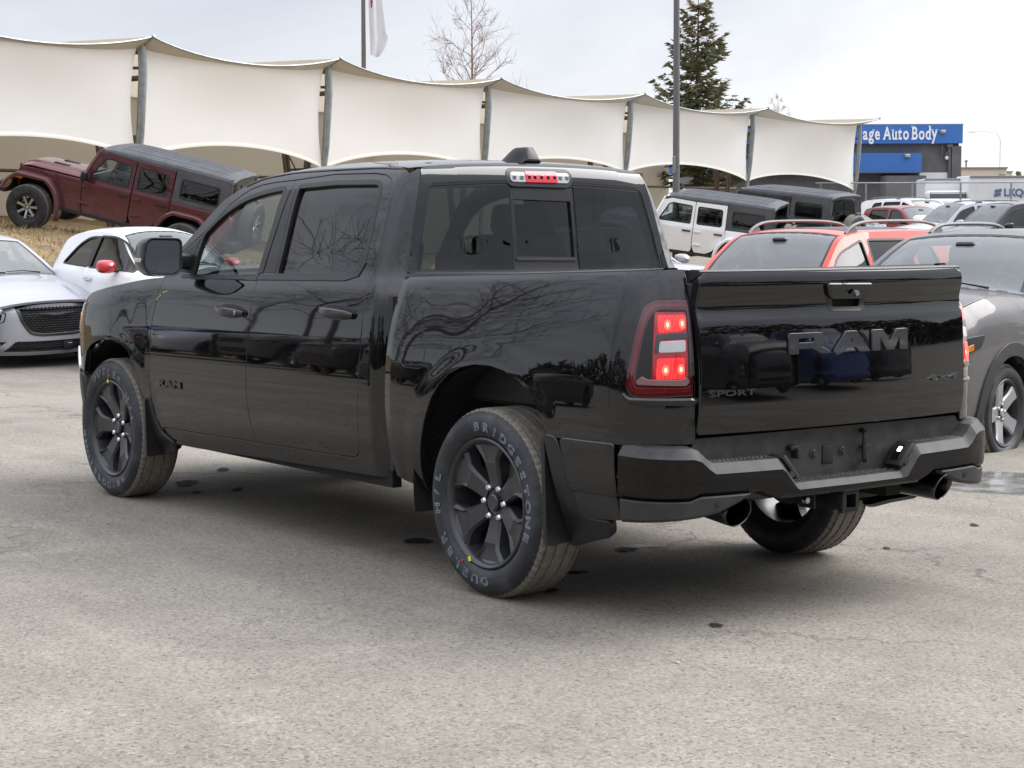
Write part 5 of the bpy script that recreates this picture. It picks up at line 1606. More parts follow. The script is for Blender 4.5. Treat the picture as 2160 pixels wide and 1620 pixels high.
M['flag_white'] = material('flag_white_cloth', (.80, .80, .80), .8); M['flag_red'] = material('flag_red_cloth', (.55, .04, .07), .8)
rows = []; NA = 22
for j in range(30):
    v = j/29; z = 10.2-3.86*v
    w = .16+.44*v**.8 if v < .86 else .60-.22*((v-.86)/.14)**2
    off = .02+.10*v
    rows.append([(0*k, 0, 0) for k in range(NA)])
    for k in range(NA):
        uu = k/(NA-1)
        s_ = .12*math.sin(uu*9+v*2.0)*(.4+.6*v)
        l_ = .10+off+w*uu
        zz = z-(.10*math.sin(uu*math.pi)*(v > .9))
        rows[-1][k] = (SF[0]*s_+SR[0]*l_, SF[1]*s_+SR[1]*l_, zz)
mb = MB(); P = np.array(rows); mb.grid(P)
mi = []
for j in range(29):
    for k in range(NA-1):
        v = j/29; mi.append(1 if (.42 < v < .60 and 2 < k < 9-(v-.42)*22) else 0)
mb.m = mi
o = mb.build('flag', [M['flag_white'], M['flag_red']], None, 80); o.location = site(60.7, -4.74, .5)
tag(o, 'limp white and red flag hanging from the brown flagpole', 'flag')

# ------------------------------------------------------------------ trees
M['bark_red'] = material('bare_tree_bark', (.22, .135, .10), .8, noise=(8, (.30, .20, .155), .4, .7))
M['bark_dark'] = material('dark_bark', (.07, .055, .045), .9)
M['needles'] = material('spruce_needles', (.12, .13, .065), .8, noise=(.9, (.20, .175, .10), .45, .62))
M['needles_brown'] = material('brown_needles', (.20, .145, .085), .85)


def bare_tree(name, loc, h, spread, seed, label, leader=True, mat='bark_red', levels=3, nb=26, group=None, thin=1.0, first=.30):
    rg = np.random.default_rng(seed)
    T = empty(name, loc); tag(T, label, 'tree', group)
    tr = MB(); cr = MB()
    pts = []; p = np.array([0, 0, 0.0]); nseg = 12
    for k in range(nseg+1):
        pts.append(tuple(p)); p = p+np.array([rg.normal(0, .012*h/10), rg.normal(0, .012*h/10), h/nseg])
    r0 = .011*h*thin
    tr.tube(pts, [r0*(1-.93*k/nseg) for k in range(nseg+1)], 8); tr.build('trunk', M[mat], T)
    def branch(p0, d, ln, r_, lev):
        n = 5; pp = [p0]; q_ = np.array(p0); dd = d/np.linalg.norm(d)
        for k in range(n):
            dd = dd+rg.normal(0, .13, 3)+np.array([0, 0, .07]); dd /= np.linalg.norm(dd)
            q_ = q_+dd*ln/n; pp.append(q_.copy())
        cr.tube([tuple(a) for a in pp], [max(.0035, r_*(1-.75*k/n)) for k in range(n+1)], 4 if lev < 2 else 5, cap=False)
        if lev <= 0: return
        for _ in range(int(3+lev*1.6+rg.random()*2)):
            t = .25+.75*rg.random(); i = min(n-1, int(t*n))
            b0 = pp[i]+(pp[i+1]-pp[i])*(t*n-i)
            ax = rg.normal(0, 1, 3); ax -= dd*(ax@dd); ax /= np.linalg.norm(ax)+1e-9
            branch(b0, dd*.75+ax*.75, ln*(.30+.28*rg.random()), r_*.5, lev-1)
    for k in range(nb):
        t = first+(1-first)*(k+rg.random()*.6)/nb
        i = min(nseg-1, int(t*nseg)); a = np.array(pts[i]); b = np.array(pts[i+1]); p0 = a+(b-a)*(t*nseg-i)
        az = k*2.4+rg.normal(0, .3); el = .30+.55*t
        prof = (1-t)**.75*1.0+.05
        ln = spread*prof*(.8+.4*rg.random())
        branch(p0, np.array([math.cos(az)*math.cos(el), math.sin(az)*math.cos(el), math.sin(el)]), ln, r0*.38*(1-t)+.006, levels-1)
    cr.build('crown', M[mat], T)
    return T


bare_tree('bare_tree', site(81, -1.70, .5), 11.2, 3.6, 3, 'leafless tree with fine reddish twigs rising behind the canopy', nb=34, levels=3, first=.34, thin=.9)
bare_tree('bare_tree', site(92, 13.0, .5), 7.0, 2.0, 8, 'faint bare treetop just above the canopy beside the spruce', nb=20, levels=3, first=.45, thin=.7)


def spruce(loc, h, rad, seed):
    rg = np.random.default_rng(seed)
    T = empty('spruce_tree', loc); tag(T, 'dark green spruce behind the canopy next to the lamp post', 'tree')
    mb = MB(); mb.tube([(0, 0, 0), (.03, .02, h*.5), (0, 0, h)], [.19, .11, .012], 9); mb.build('trunk', M['bark_dark'], T)
    cr = MB(); bmb = MB()
    tri_v = []; tri_f = []; tri_m = []
    z = h*.25; k = 0
    while z < h-.10:
        t = (z/h-.25)/.75
        nb = 4 if t < .85 else 3
        for j in range(nb):
            az = k*2.39+j*6.283/nb+rg.normal(0, .35)
            R_ = rad*(1-t)**.80*(.55+.60*rg.random())+.16
            if rg.random() < .10: R_ *= 1.18
            if rg.random() < .20: continue
            d = np.array([math.cos(az), math.sin(az)])
            n = max(4, int(R_/.13)); pp = []
            for i in range(n+1):
                q_ = i/n
                pp.append(np.array([d[0]*R_*q_, d[1]*R_*q_, z+.10*R_*q_-.42*R_*q_*(1-q_)+.22*R_*q_**3]))
            bmb.tube([tuple(p) for p in pp], [.022*(1-.8*i/n)*(.5+R_/2) for i in range(n+1)], 4, cap=False)
            brown = rg.random() < (.10 if t < .8 else .5)
            for i in range(1, n+1):
                wd = .34*R_**.5*(1-.62*i/n)+.07
                for sd in (-1, 1, 0, (2, -2)[i % 2]):
                    c = pp[i]+rg.normal(0, .035, 3)
                    side = np.array([-d[1], d[0]])*sd*.5*wd
                    tip = np.array([side[0]+d[0]*.16*(1+rg.random()), side[1]+d[1]*.16*(1+rg.random()), rg.normal(-.03, .07)+.05*(i == n)])
                    nrm = np.cross(tip, rg.normal(0, 1, 3)); nrm /= np.linalg.norm(nrm)+1e-9
                    wv = nrm*(.035+.035*rg.random())
                    for f_ in (.0, .45):
                        b = len(tri_v); o_ = tip*f_*.6+rg.normal(0, .03, 3)
                        tri_v += [tuple(c+o_-wv), tuple(c+o_+wv), tuple(c+o_+tip*(.75+.3*rg.random()))]
                        tri_f.append((b, b+1, b+2)); tri_m.append(1 if brown and rg.random() < .7 else 0)
        z += .135+.10*(1-t)*rg.random()+.03; k += 1
    me = bpy.data.meshes.new('crown'); me.from_pydata(tri_v, [], tri_f); me.polygons.foreach_set('material_index', tri_m)
    link('crown', me, [M['needles'], M['needles_brown']], T)
    bmb.build('limbs', M['bark_dark'], T)


spruce(site(75.8, 7.50, .45), 9.85, 2.35, 6)
for i, (s_, l_, h_, r_) in enumerate(((141, 38.0, 4.3, 1.0), (142, 39.3, 3.8, 1.2))):
    rg = np.random.default_rng(40+i); T = empty('bush', site(s_, l_, .4)); tag(T, ('olive conical bush at the right edge beyond the cream building', 'rounded brownish bush beside the conical one beyond the cream building')[i], 'bush')
    v, f = [], []
    for _ in range(900):
        t = rg.random()**.7; a = rg.random()*6.28; rr_ = r_*(1-t**1.6)*(.5+.55*rg.random()); c = np.array([rr_*math.cos(a), rr_*math.sin(a), .3+t*h_*.92]); b = len(v)
        v += [tuple(c+rg.normal(0, .13, 3)) for _ in range(3)]; f.append((b, b+1, b+2))
    me = bpy.data.meshes.new('foliage'); me.from_pydata(v, [], f); link('foliage', me, M['needles' if i == 0 else 'needles_brown'], T)
    mb = MB(); mb.tube([(0, 0, -.1), (0, 0, h_*.7)], [.1, .02], 6); mb.build('stem', M['bark_dark'], T)

# ------------------------------------------------------------------ parked cars: one body builder, a table of shapes for each
class Car:
    """body surfaces from curves along the length (x forward, origin under the rear axle)"""
    def __init__(s, xs, w, zr, zb, wb, ze, we, zc, mid=.55, front=None, rear=None):
        s.x0, s.x1 = xs[0], xs[-1]
        f = lambda v: pchip(xs, v)
        s.w, s.zr, s.zb, s.wb, s.ze, s.we, s.zc = f(w), f(zr), f(zb), f(wb), f(ze), f(we), f(zc)
        s.prof = pchip([-.1, 0, .10, .30, mid, .80, .92, 1.0, 1.1], [.90, .93, .965, .99, 1.0, .985, .955, .90, .83])

    def side(s, x, z):
        x = np.asarray(x, float); z = np.asarray(z, float)
        zr, zb, w, wb = s.zr(x), s.zb(x), s.w(x), s.wb(x)
        t = (z-zr)/(zb-zr)
        p1 = s.prof(1.0)
        y_lo = w*s.prof(t)*(1+(wb/w/p1-1)*np.clip((t-.55)/.45, 0, 1)**2)
        k = np.clip((z-zb)/np.maximum(s.ze(x)-zb, .02), -.2, 1.3)
        y_hi = wb+(s.we(x)-wb)*(k*.90+.10*k*np.abs(k))
        b = sstep((z-zb+.015)/.03)
        y = y_lo*(1-b)+y_hi*b
        return np.stack([x, y, z], -1)

    def top(s, x, t):
        x = np.asarray(x, float); t = np.asarray(t, float)
        we, zc, ze = s.we(x), s.zc(x), s.ze(x)
        return np.stack([x, t*we, zc-(zc-ze)*np.abs(t)**2.6], -1)

    def nose(s, xf, bow, wf, n=3.0):
        g = pchip([a for a, _ in xf], [b for _, b in xf])

        def fn(y, z):
            y = np.asarray(y, float); z = np.asarray(z, float)
            return np.stack([g(z)-bow*np.abs(y/wf)**n, y, z], -1)
        return fn


def arc_pts(cx, cz, r, a0, a1, n=14):
    return [(cx+r*math.cos(R(a0+(a1-a0)*k/n)), cz+r*math.sin(R(a0+(a1-a0)*k/n))) for k in range(n+1)]


def body_outline(c, fx, r_arch, zlo, x_front, x_rear, fz=None, n=40):
    """closed outline of one flank with wheel-arch cut-outs, bottom from rear to front, top back along the hood edge and roof edge"""
    cz = r_arch*.93-.02 if fz is None else fz
    pts = [(x_rear, float(c.zr(x_rear)))]
    for cx in (0.0, fx):
        zb = float(c.zr(cx)); h = max(-.98, min(.5, (zb-cz)/r_arch)); a = math.degrees(math.asin(h))
        pts += arc_pts(cx, cz, r_arch, 180-a, a)
    pts.append((x_front, float(c.zr(x_front))))
    xs = np.linspace(x_front, x_rear, n)
    pts += [(float(x), float(c.ze(x))) for x in xs]
    return pts


def build_car(name, label, cat, c, spec, pos, heading, pitch=0.0, roll=0.0, group=None):
    T = empty(name, pos, (0, 0, 0)); tag(T, label, cat, group)
    T.rotation_euler = (roll, -pitch, heading)
    P = M[spec['paint']]
    fx = spec['wb']; ra = spec['arch']
    out_ = body_outline(c, fx, ra, 0, spec['xf'], spec['xr'], spec.get('archz'))
    seams = spec['seams']           # x positions from front to rear: fender|door|door|quarter
    wins = spec['windows']          # list of (door index, polygon)
    names = spec.get('names', ['fender']+['door']*(len(seams)-1)+['quarter_panel'])
    bounds = [spec['xf']+.01]+seams+[spec['xr']-.01]
    res = spec.get('res', .08)
    for sg in (1, -1):
        S = c.side if sg > 0 else mirror_surf(c.side)
        o = (0, sg, .15)
        parts = []
        for i, nm in enumerate(names):
            hi, lo = bounds[i], bounds[i+1]
            hs = [grow(p, .006) for k, p in wins if k == i]
            pn = panel(nm, out_, S, P, T, hs, res, .03, 0, .004, o, keep=(lo+.003, hi-.003))
            parts.append(pn)
            for k, p in wins:
                if k != i: continue
                panel('window', grow(p, .012), S, M[spec.get('side_glass', 'glass_tint')], pn, (), .12, 0, -.014, 0, o)
                panel('window_seal', grow(p, .016), S, M[spec.get('seal', 'black_trim')], pn, [grow(p, -.006)], .06, .02, .003, .002, o)
        for i, hx, hz in spec.get('handles', []):
            p = S(np.array([hx]), np.array([hz]))[0]
            mb = MB(); mb.rbox((p[0], p[1]+sg*.022, p[2]), (.20, .03, .035), .012, 2); mb.build('handle', M[spec.get('handle_mat', spec['paint'])], parts[i])
        if spec.get('clad'):
            rr_ = ra; cz = rr_*.93-.02 if spec.get('archz') is None else spec['archz']
            for cx in (0.0, fx):
                ring = arc_pts(cx, cz, rr_+spec['clad'], -18, 198, 22)+arc_pts(cx, cz, rr_-.004, 198, -18, 22)
                panel('arch_trim', ring, S, M['black_plastic'], T, (), .06, .03, .014, .006, o)
            xr_ = arc_pts(0, cz, rr_, 0, 0, 1)[0][0]; xf_ = fx-rr_
            panel('sill_trim', [(xr_, float(c.zr(xr_))-.01), (xf_, float(c.zr(xf_))-.01), (xf_+.02, float(c.zr(xf_))+.14), (xr_-.02, float(c.zr(xr_))+.14)], S, M['black_plastic'], T, (), .08, .03, .012, .006, o)
        # mirror
        mx, mz = spec['mirror']
        p = S(np.array([mx]), np.array([mz]))[0]
        mb = MB(); rows = []
        for t, k in ((-.075, .75), (-.06, .98), (0, 1.0), (.06, .8), (.10, .45), (.115, .1)):
            rows.append([(p[0]+t, p[1]+sg*(.16+.095*spec.get('mirror_k', 1)*math.copysign(abs(math.cos(a))**.7, math.cos(a))*k), p[2]+.02+.068*spec.get('mirror_k', 1)*math.copysign(abs(math.sin(a))**.7, math.sin(a))*k) for a in np.linspace(0, 2*math.pi, 19)])
        mb.grid(rows); mb.add(rows[0], [tuple(range(19))]); mr = mb.build('mirror', M[spec.get('mirror_mat', spec['paint'])], T, 40)
        mb = MB(); mb.rbox((p[0]+.01, p[1]+sg*.05, p[2]-.035), (.07, .12, .03), .01, 2); mb.build('mirror_arm', M['black_trim'], mr)
        mb = MB(); mb.rbox((p[0]-.074, p[1]+sg*.16, p[2]+.02), (.006, .15, .10), .02, 2); mb.build('mirror_glass', M['mirror'], mr)
        mb = MB()
        for cx in (0.0, fx): mb.lathe([(ra+.0, c.w(cx)*.93*sg), (ra+.005, c.w(cx)*.6*sg), (.1, c.w(cx)*.58*sg)], 24, 'y', c=(cx, 0, ra*.93-.02 if spec.get('archz') is None else spec['archz']), a0=R(-10), a1=R(190))
        mb.build('wheel_liner', M['liner'], T, recalc=False)
    # top sheets: hood, windscreen, roof, rear window, boot lid
    xh, xw, xe = spec['hood_x'], spec['wind_x'], spec.get('rear_x')     # hood front/back, windscreen base/top
    panel('hood', [(xh[0], -.97), (xh[0], .97), (xh[1], .99), (xh[1], -.99)], c.top, M[spec.get('hood_mat', spec['paint'])], T, (), res, .03, 0.002, .005, (0, 0, 1))
    tw = spec.get('wind_t', .93)
    panel('cowl', [(xh[1]-.004, -.99), (xh[1]-.004, .99), (xw[0]+.004, .99), (xw[0]+.004, -.99)], c.top, M['black_trim'], T, (), res, .02, -.004, .002, (0, 0, 1))
    # body-colour pillars either side of the screen
    roof_r = xe[0] if xe else spec['xr']+.02
    panel('windshield_frame', [(xw[0], -1.0), (xw[0], 1.0), (xw[1]-.10, 1.0), (xw[1]-.10, -1.0)], c.top, P, T, [[(xw[0]+.0-.001, -tw), (xw[0]-.001, tw), (xw[1], tw-.015), (xw[1], -tw+.015)]], res*.7, .02, 0, .003, (0, 0, 1))
    ws = panel('windshield', [(xw[0]+.01, -tw-.01), (xw[0]+.01, tw+.01), (xw[1]-.015, tw), (xw[1]-.015, -tw)], c.top, M['glass_wind'], T, (), .10, 0, -.006, 0, (1, 0, 1))
    panel('windshield_band', [(xw[0]+.008, -tw-.005), (xw[0]+.008, tw+.005), (xw[1]-.012, tw-.005), (xw[1]-.012, -tw+.005)], c.top, M['black_trim'], ws, [[(xw[0]-.045, -tw+.045), (xw[0]-.045, tw-.045), (xw[1]+.035, tw-.05), (xw[1]+.035, -tw+.05)]], .07, .0, -.003, 0, (1, 0, 1))
    sr = spec.get('sunroof')
    rf = panel('roof', [(xw[1]-.103, -1.0), (xw[1]-.103, 1.0), (roof_r+.003, 1.0), (roof_r+.003, -1.0)], c.top, M[spec.get('roof_mat', spec['paint'])], T, (), res, .02, 0, .003, (0, 0, 1))
    if sr: panel('sunroof', rnd([(sr[0], -.80), (sr[0], .80), (sr[1], .80), (sr[1], -.80)], .05), c.top, M['black_trim'], rf, (), .1, .004, .003, .003, (0, 0, 1))
    if xe:
        panel('rear_window', [(xe[0]-.0, -.95), (xe[0], .95), (xe[1], .95), (xe[1], -.95)], c.top, M['glass_tint'], T, (), .1, .01, -.004, 0, (-1, 0, 1))
        if spec['xr'] < xe[1]-.05:
            panel('boot_lid', [(xe[1]-.003, -1), (xe[1]-.003, 1), (spec['xr'], 1), (spec['xr'], -1)], c.top, P, T, (), res, .02, 0, .003, (-1, 0, 1))
    # nose and tail
    if 'nose' in spec: spec['nose'](T, c, P)
    else:
        xf = spec['xf']; wf = float(c.w(xf)); z0, z1 = float(c.zr(xf)), float(c.ze(xf))
        nm_ = c.nose([(z0, xf+.02), ((z0+z1)/2, xf+.10), (z1, xf+.0)], .10, wf, 3)
        panel('front_fascia', rnd([(wf*.99, z0), (wf*.99, z1), (-wf*.99, z1), (-wf*.99, z0)], .03), nm_, P, T, (), .1, .03, 0, .01, (1, 0, 0))
    xr = spec['xr']; wr = float(c.w(xr)); z0, z1 = float(c.zr(xr)), float(c.ze(xr))
    tl_ = c.nose([(z0, xr-.03), (z0+.25*(z1-z0), xr-.10), ((z0+z1)/2, xr-.08), (z1, xr+.0)], -.10, wr, 3)
    panel('tail_panel', rnd([(wr*.95, z0), (wr*.99, (z0+z1)/2), (float(c.we(xr)), z1), (-float(c.we(xr)), z1), (-wr*.99, (z0+z1)/2), (-wr*.95, z0)], .03), tl_, P, T, (), .1, .03, 0, .01, (-1, 0, 0))
    for t0, t1 in ((.62, -.02), (-.06, -.70)):
        q0 = c.top(np.array([xw[0]-.02]), np.array([t0*tw]))[0]; q1 = c.top(np.array([xw[0]-.12]), np.array([(t0+t1)/2*tw]))[0]; q2 = c.top(np.array([xw[0]-.05]), np.array([t1*tw]))[0]
        mb = MB(); mb.tube([tuple(q_+np.array([.012, 0, .016])) for q_ in (q0, q1*.4+(q0+q2)*.3, q2)], [.010, .007, .005], 5); mb.build('wiper', M['black_trim'], T)
    # rails
    if spec.get('rails'):
        r0, r1, ty, rm = spec['rails']
        for sg in (1, -1):
            rows = []; feet = []
            for x in np.linspace(r0, r1, 26):
                u = (x-r1)/(r0-r1)
                b = c.top(np.array([x]), np.array([sg*ty]))[0]
                h = spec.get('rail_h', .075)*(1-(2*u-1)**6)**.8
                rows.append([(b[0], b[1]+sg*.020*math.cos(a), b[2]+h-.006+.017*math.sin(a)) for a in np.linspace(0, 2*math.pi, 11)])
            mb = MB(); mb.grid(rows)
            for x, dx in ((r0, -.08), (r1, .08)):
                b0 = c.top(np.array([x]), np.array([sg*ty]))[0]; b1 = c.top(np.array([x+dx*2.2]), np.array([sg*ty]))[0]
                mb.add([(b0[0], b0[1]-.016, b0[2]-.005), (b0[0], b0[1]+.016, b0[2]-.005), (b1[0], b1[1]+.014, b1[2]+.055), (b1[0], b1[1]-.014, b1[2]+.055), (b1[0]+dx*.6, b1[1]+.014, b1[2]-.005), (b1[0]+dx*.6, b1[1]-.014, b1[2]-.005)], [(0, 1, 2, 3), (1, 0, 5, 4), (3, 2, 4, 5), (0, 3, 5), (1, 4, 2)])
            mb.build('roof_rail', M[rm], T, 40)
    # cabin
    zb = float(c.zb(fx*.45)); wbb = float(c.wb(fx*.45))
    mb = MB(); mb.rbox((xw[0]-.18, 0, zb-.05), (.62, wbb*1.7, .16), .06, 2)
    mb.box((fx*.35, 0, .42), (fx*1.1, wbb*1.7, .05))
    for sg in (1, -1): mb.box((fx*.38, sg*wbb*.93, (zb+.35)/2), (fx*.85, .03, zb-.40))
    mb.box((xw[0]+.2, 0, .6), (.05, wbb*1.6, .5))
    mb.build('cabin_trim', M['dark'], T)
    rz = float(c.zc(fx*.45))
    for sg in (1, -1):
        mb = MB(); sx = xw[1]-.42
        mb.rbox((sx+.18, sg*wbb*.45, zb-.30), (.5, .5, .16), .06, 2); mb.rbox((sx-.08, sg*wbb*.45, zb-.06), (.14, .48, .60), .06, 2, Matrix.Rotation(R(-12), 3, 'Y')); mb.rbox((sx-.17, sg*wbb*.45, min(rz-.20, zb+.34)), (.09, .26, .17), .04, 2)
        mb.build('seat', M['seat'], T)
    mb = MB(); ring = [(0, .18*math.cos(a), .18*math.sin(a)) for a in np.linspace(0, 2*math.pi, 21)]; Mr = Matrix.Rotation(R(25), 3, 'Y')
    mb.tube([Mr @ Vector(p)+Vector((xw[0]-.42, wbb*.45, zb+.02)) for p in ring], .015, 6, cap=False); mb.rbox((xw[0]-.42, wbb*.45, zb+.02), (.04, .16, .09), .02, 1, Mr); mb.build('steering_wheel', M['black_plastic'], T)
    mb = MB(); mb.rbox((xw[1]+.13, 0, float(c.zc(xw[1]))-.11), (.03, .23, .065), .012, 1); mb.rbox((xw[1]+.16, 0, float(c.zc(xw[1]+.1))-.05), (.14, .16, .04), .015, 1); mb.build('rearview_mirror', M['black_trim'], T)
    mb = MB(); mb.box((fx/2, 0, spec.get('floor', .30)), (fx*1.30, wbb*1.35, .10)); mb.tube([(0, -.6, spec['tyre']), (0, .6, spec['tyre'])], .05, 8); mb.build('underbody', M['dark'], T)
    # wheels
    for cx in (0.0, fx):
        for sg in (1, -1):
            place_wheel(spec['wheel'], T, (cx, sg*spec['track'], spec['tyre']), sg < 0, .7*cx+sg, 0)
    return T


for nm, col, mt, rg in (('silver_paint', (.40, .41, .44), .18, .36), ('white_paint', (.86, .875, .89), 0, .4), ('orange_paint', (.66, .042, .016), 0, .35), ('grey_paint', (.10, .096, .10), .35, .36), ('maroon_paint', (.16, .006, .016), .15, .33),
                        ('dark_grey_paint', (.06, .062, .068), .3, .35), ('red_pickup_paint', (.20, .008, .012), .1, .4), ('black_suv_paint', (.006, .006, .007), 0, .3), ('blue_grey_paint', (.20, .25, .33), .3, .35), ('blue_paint', (.015, .06, .25), .2, .3), ('pale_grey_paint', (.36, .35, .37), .4, .34)):
    M[nm] = paint(nm, col, mt, rg, amount=.26 if nm not in ('white_paint', 'silver_paint') else .06, base=.05 if nm not in ('white_paint',) else .02, z0=.3, z1=1.1, dust=(.25, .22, .185), coat=.8)
M['maroon_paint'] = paint('maroon_paint', (.072, .0035, .010), .1, .33, amount=.22, base=.03, z0=.55, z1=1.25, dust=(.30, .22, .20), coat=.8)
M['grey_paint'] = paint('grey_paint', (.10, .096, .10), .35, .36, amount=.42, base=.30, z0=.3, z1=1.1, dust=(.16, .15, .148), coat=.6)
M['red_mirror'] = material('red_mirror_cap', (.55, .008, .014), .25, coat=1.0)
M['grille_dark'] = material('grille_mesh_dark', (.035, .036, .04), .35, metal=.5)
M['hardtop'] = material('black_hardtop', (.055, .057, .063), .55, noise=(5, (.08, .08, .085), .4, .7), bump=(300, .08, .002))
M['jeep_glass'] = glass('glass_jeep', (.13, .15, .16), ior=1.55)
M['rail_grey'] = material('roof_rail_grey', (.16, .16, .165), .45)

SP5 = [(.045, .036, .045), (.09, .034, .052), (.15, .034, .066), (.195, .040, .078), (.212, .048, .082)]


def car_wheel(kind, Rt, W, Rr, nsp, mat, half=.034, twin=0.0, seg=96, every=3):
    st = [(.045, half*1.1, W/2-.055), (Rr*.36, half, W/2-.048), (Rr*.62, half*.92, W/2-.036), (Rr*.82, half*1.05, W/2-.028), (Rr*.90, half*1.3, W/2-.026)]
    return make_wheel(kind, Rt, W, Rr, nsp, st, ('rim_dark', mat), None, twin, 5, .056, .028, 'satin_chrome', seg, True, every, .03)


car_wheel('suv5', .352, .235, .245, 5, 'rim_silver', .056)
car_wheel('sedan', .345, .235, .250, 10, 'rim_dark', .020)
car_wheel('small', .295, .19, .205, 5, 'rim_silver', .032)
car_wheel('jeepw', .418, .275, .222, 7, 'rim_silver', .026, seg=84, every=2)
car_wheel('pickw', .375, .25, .215, 5, 'rim_silver', .045)


def suv(w=.91, zb0=1.02, roof=1.62, wheelbase=2.66, nose=3.52, tail=-.80, hood=1.02, cowl=2.02, header=1.32, front=(.985, .93, .84, .74)):
    xs = [tail, tail+.25, .2, .9, header-.05, header+.05, (header+cowl)/2, cowl, cowl+.05, (cowl+nose)/2, nose-.25, nose-.06, nose+.06]
    zbt = zb0+.06
    W_ = [w*.90, w*.97, w, w, w, w, w, w, w]+[w*k for k in front]
    return Car(xs, W_,
               [.36, .32, .27, .27, .27, .27, .27, .27, .27, .27, .28, .31, .34],
               [zbt+.01, zbt, zbt-.01, zb0+.02, zb0, zb0, zb0-.01, zb0-.01, zb0-.02, hood-.06, hood-.14, hood-.22, hood-.26],
               [w*.84, w*.90, w*.93, w*.93, w*.93, w*.93, w*.93, w*.92, w*.91]+[w*(k-.095) for k in front],
               [roof-.13, roof-.07, roof-.04, roof-.045, roof-.085, roof-.11, (roof-.06+zb0)/2+.03, zb0+.035, zb0+.02, hood-.03, hood-.11, hood-.19, hood-.23],
               [w*.66, w*.685, w*.70, w*.70, w*.695, w*.70, w*.76, w*.83, w*.86]+[w*(k-.13) for k in front],
               [roof-.08, roof-.02, roof, roof-.005, roof-.035, roof-.06, (roof-.03+zb0)/2+.075, zb0+.085, zb0+.075, hood+.02, hood-.06, hood-.15, hood-.20])


def suv_spec(c, paint_, wheel, wheelbase=2.66, nose=3.52, tail=-.80, cowl=2.02, header=1.32, zb0=1.02, roof=1.62, **kw):
    a = zb0+.055
    d = dict(paint=paint_, wb=wheelbase, arch=.41, xf=nose-.06, xr=tail, seams=[cowl-.10, 1.02, .10], res=.09,
             windows=[(1, rnd([(cowl-.20, a+.01), (header+.22, roof-.27), (1.10, roof-.135), (1.08, a)], [.03, .15, .04, .03])),
                      (2, rnd([(1.00, a+.0), (.98, roof-.130), (.20, roof-.135), (.16, a+.03)], [.03, .04, .05, .04])),
                      (3, rnd([(.04, a+.03), (.08, roof-.14), (-.32, roof-.17), (-.42, a+.12)], [.04, .05, .08, .06]))],
             handles=[(1, 1.20, .93), (2, .30, .95)], mirror=(cowl-.30, zb0+.06), hood_x=(nose-.08, cowl+.07), wind_x=(cowl+.03, header-.02), rear_x=None,
             wheel=wheel, track=.775, tyre=.352, clad=.085)
    d.update(kw); return d


def headlamp(T, y0, y1, z0, z1, fn, mats=('clear_lens', 'black_trim')):
    pass


# grey SUV, nose towards the camera, next to the pickup ------------------------
def nose_grey(T, c, P):
    xf = 3.46
    fn = c.nose([(.34, xf+.02), (.50, xf+.10), (.80, xf+.12), (.98, xf+.05), (1.06, xf-.06)], .30, .80, 3.2)
    panel('front_fascia', rnd([(.76, .34), (.80, .60), (.76, 1.0), (.5, 1.04), (-.5, 1.04), (-.76, 1.0), (-.80, .60), (-.76, .34)], .04), fn, P, T, [rnd([(.48, .70), (.50, .82), (-.50, .82), (-.48, .70)], .03), rnd([(.50, .40), (.56, .56), (-.56, .56), (-.50, .40)], .03)], .06, .03, 0, .008, (1, 0, 0))
    panel('grille', [(.50, .69), (.52, .83), (-.52, .83), (-.50, .69)], fn, M['grille_dark'], T, (), .08, .02, -.02, .002, (1, 0, 0))
    panel('lower_grille', [(.52, .39), (.58, .57), (-.58, .57), (-.52, .39)], fn, M['black_plastic'], T, (), .08, .02, -.02, .002, (1, 0, 0))
    for sg in (1, -1):
        S = c.side if sg > 0 else mirror_surf(c.side)
        h = panel('headlight', rnd([(3.08, .93), (3.14, .85), (3.40, .80), (3.46, .81), (3.46, .89), (3.30, .92)], [.02, .03, .03, .01, .01, .04]), S, M['black_trim'], T, (), .05, .02, .006, .005, (0, sg, .2))
        panel('turn_lamp', rnd([(3.26, .835), (3.38, .815), (3.38, .85), (3.25, .875)], .010), S, M['amber_lens'], h, (), .04, .004, .014, .002, (0, sg, .2))
        panel('headlight_front', rnd([(sg*.55, .83), (sg*.58, .91), (sg*.76, .93), (sg*.78, .84)], .02), fn, M['black_trim'], T, (), .05, .02, .008, .005, (1, 0, 0))


c_grey = suv(.92, 1.13, 1.65, nose=3.52, tail=-.85, hood=1.21, front=(.995, .97, .92, .85))
build_car('parked_suv', 'dusty grey crossover facing forward, half hidden behind the black tailgate', 'car', c_grey,
          suv_spec(c_grey, 'grey_paint', 'suv5', tail=-.85, roof=1.65, zb0=1.13, rails=(.95, -.55, .90, 'rail_grey'), nose=3.52, side_glass='glass_clear', **{}) | dict(nose=nose_grey, hood_x=(3.44, 2.09)),
          (3.66, -7.56, -.145), 1.82)
# orange-red SUV behind it
c_or = suv(.93, 1.04, 1.66, nose=3.60, tail=-.95, cowl=2.08, header=1.38)
build_car('parked_suv', 'bright orange red crossover with roof rails showing above the black tailgate', 'car', c_or,
          suv_spec(c_or, 'orange_paint', 'suv5', nose=3.60, tail=-.95, cowl=2.08, header=1.38, zb0=1.04, roof=1.66, rails=(1.25, -.85, .90, 'rail_grey'), sunroof=(1.12, -.2), side_glass='glass_tint', rail_h=.10) | dict(wb=2.72),
          (7.72, -9.68, -.165), 1.79)


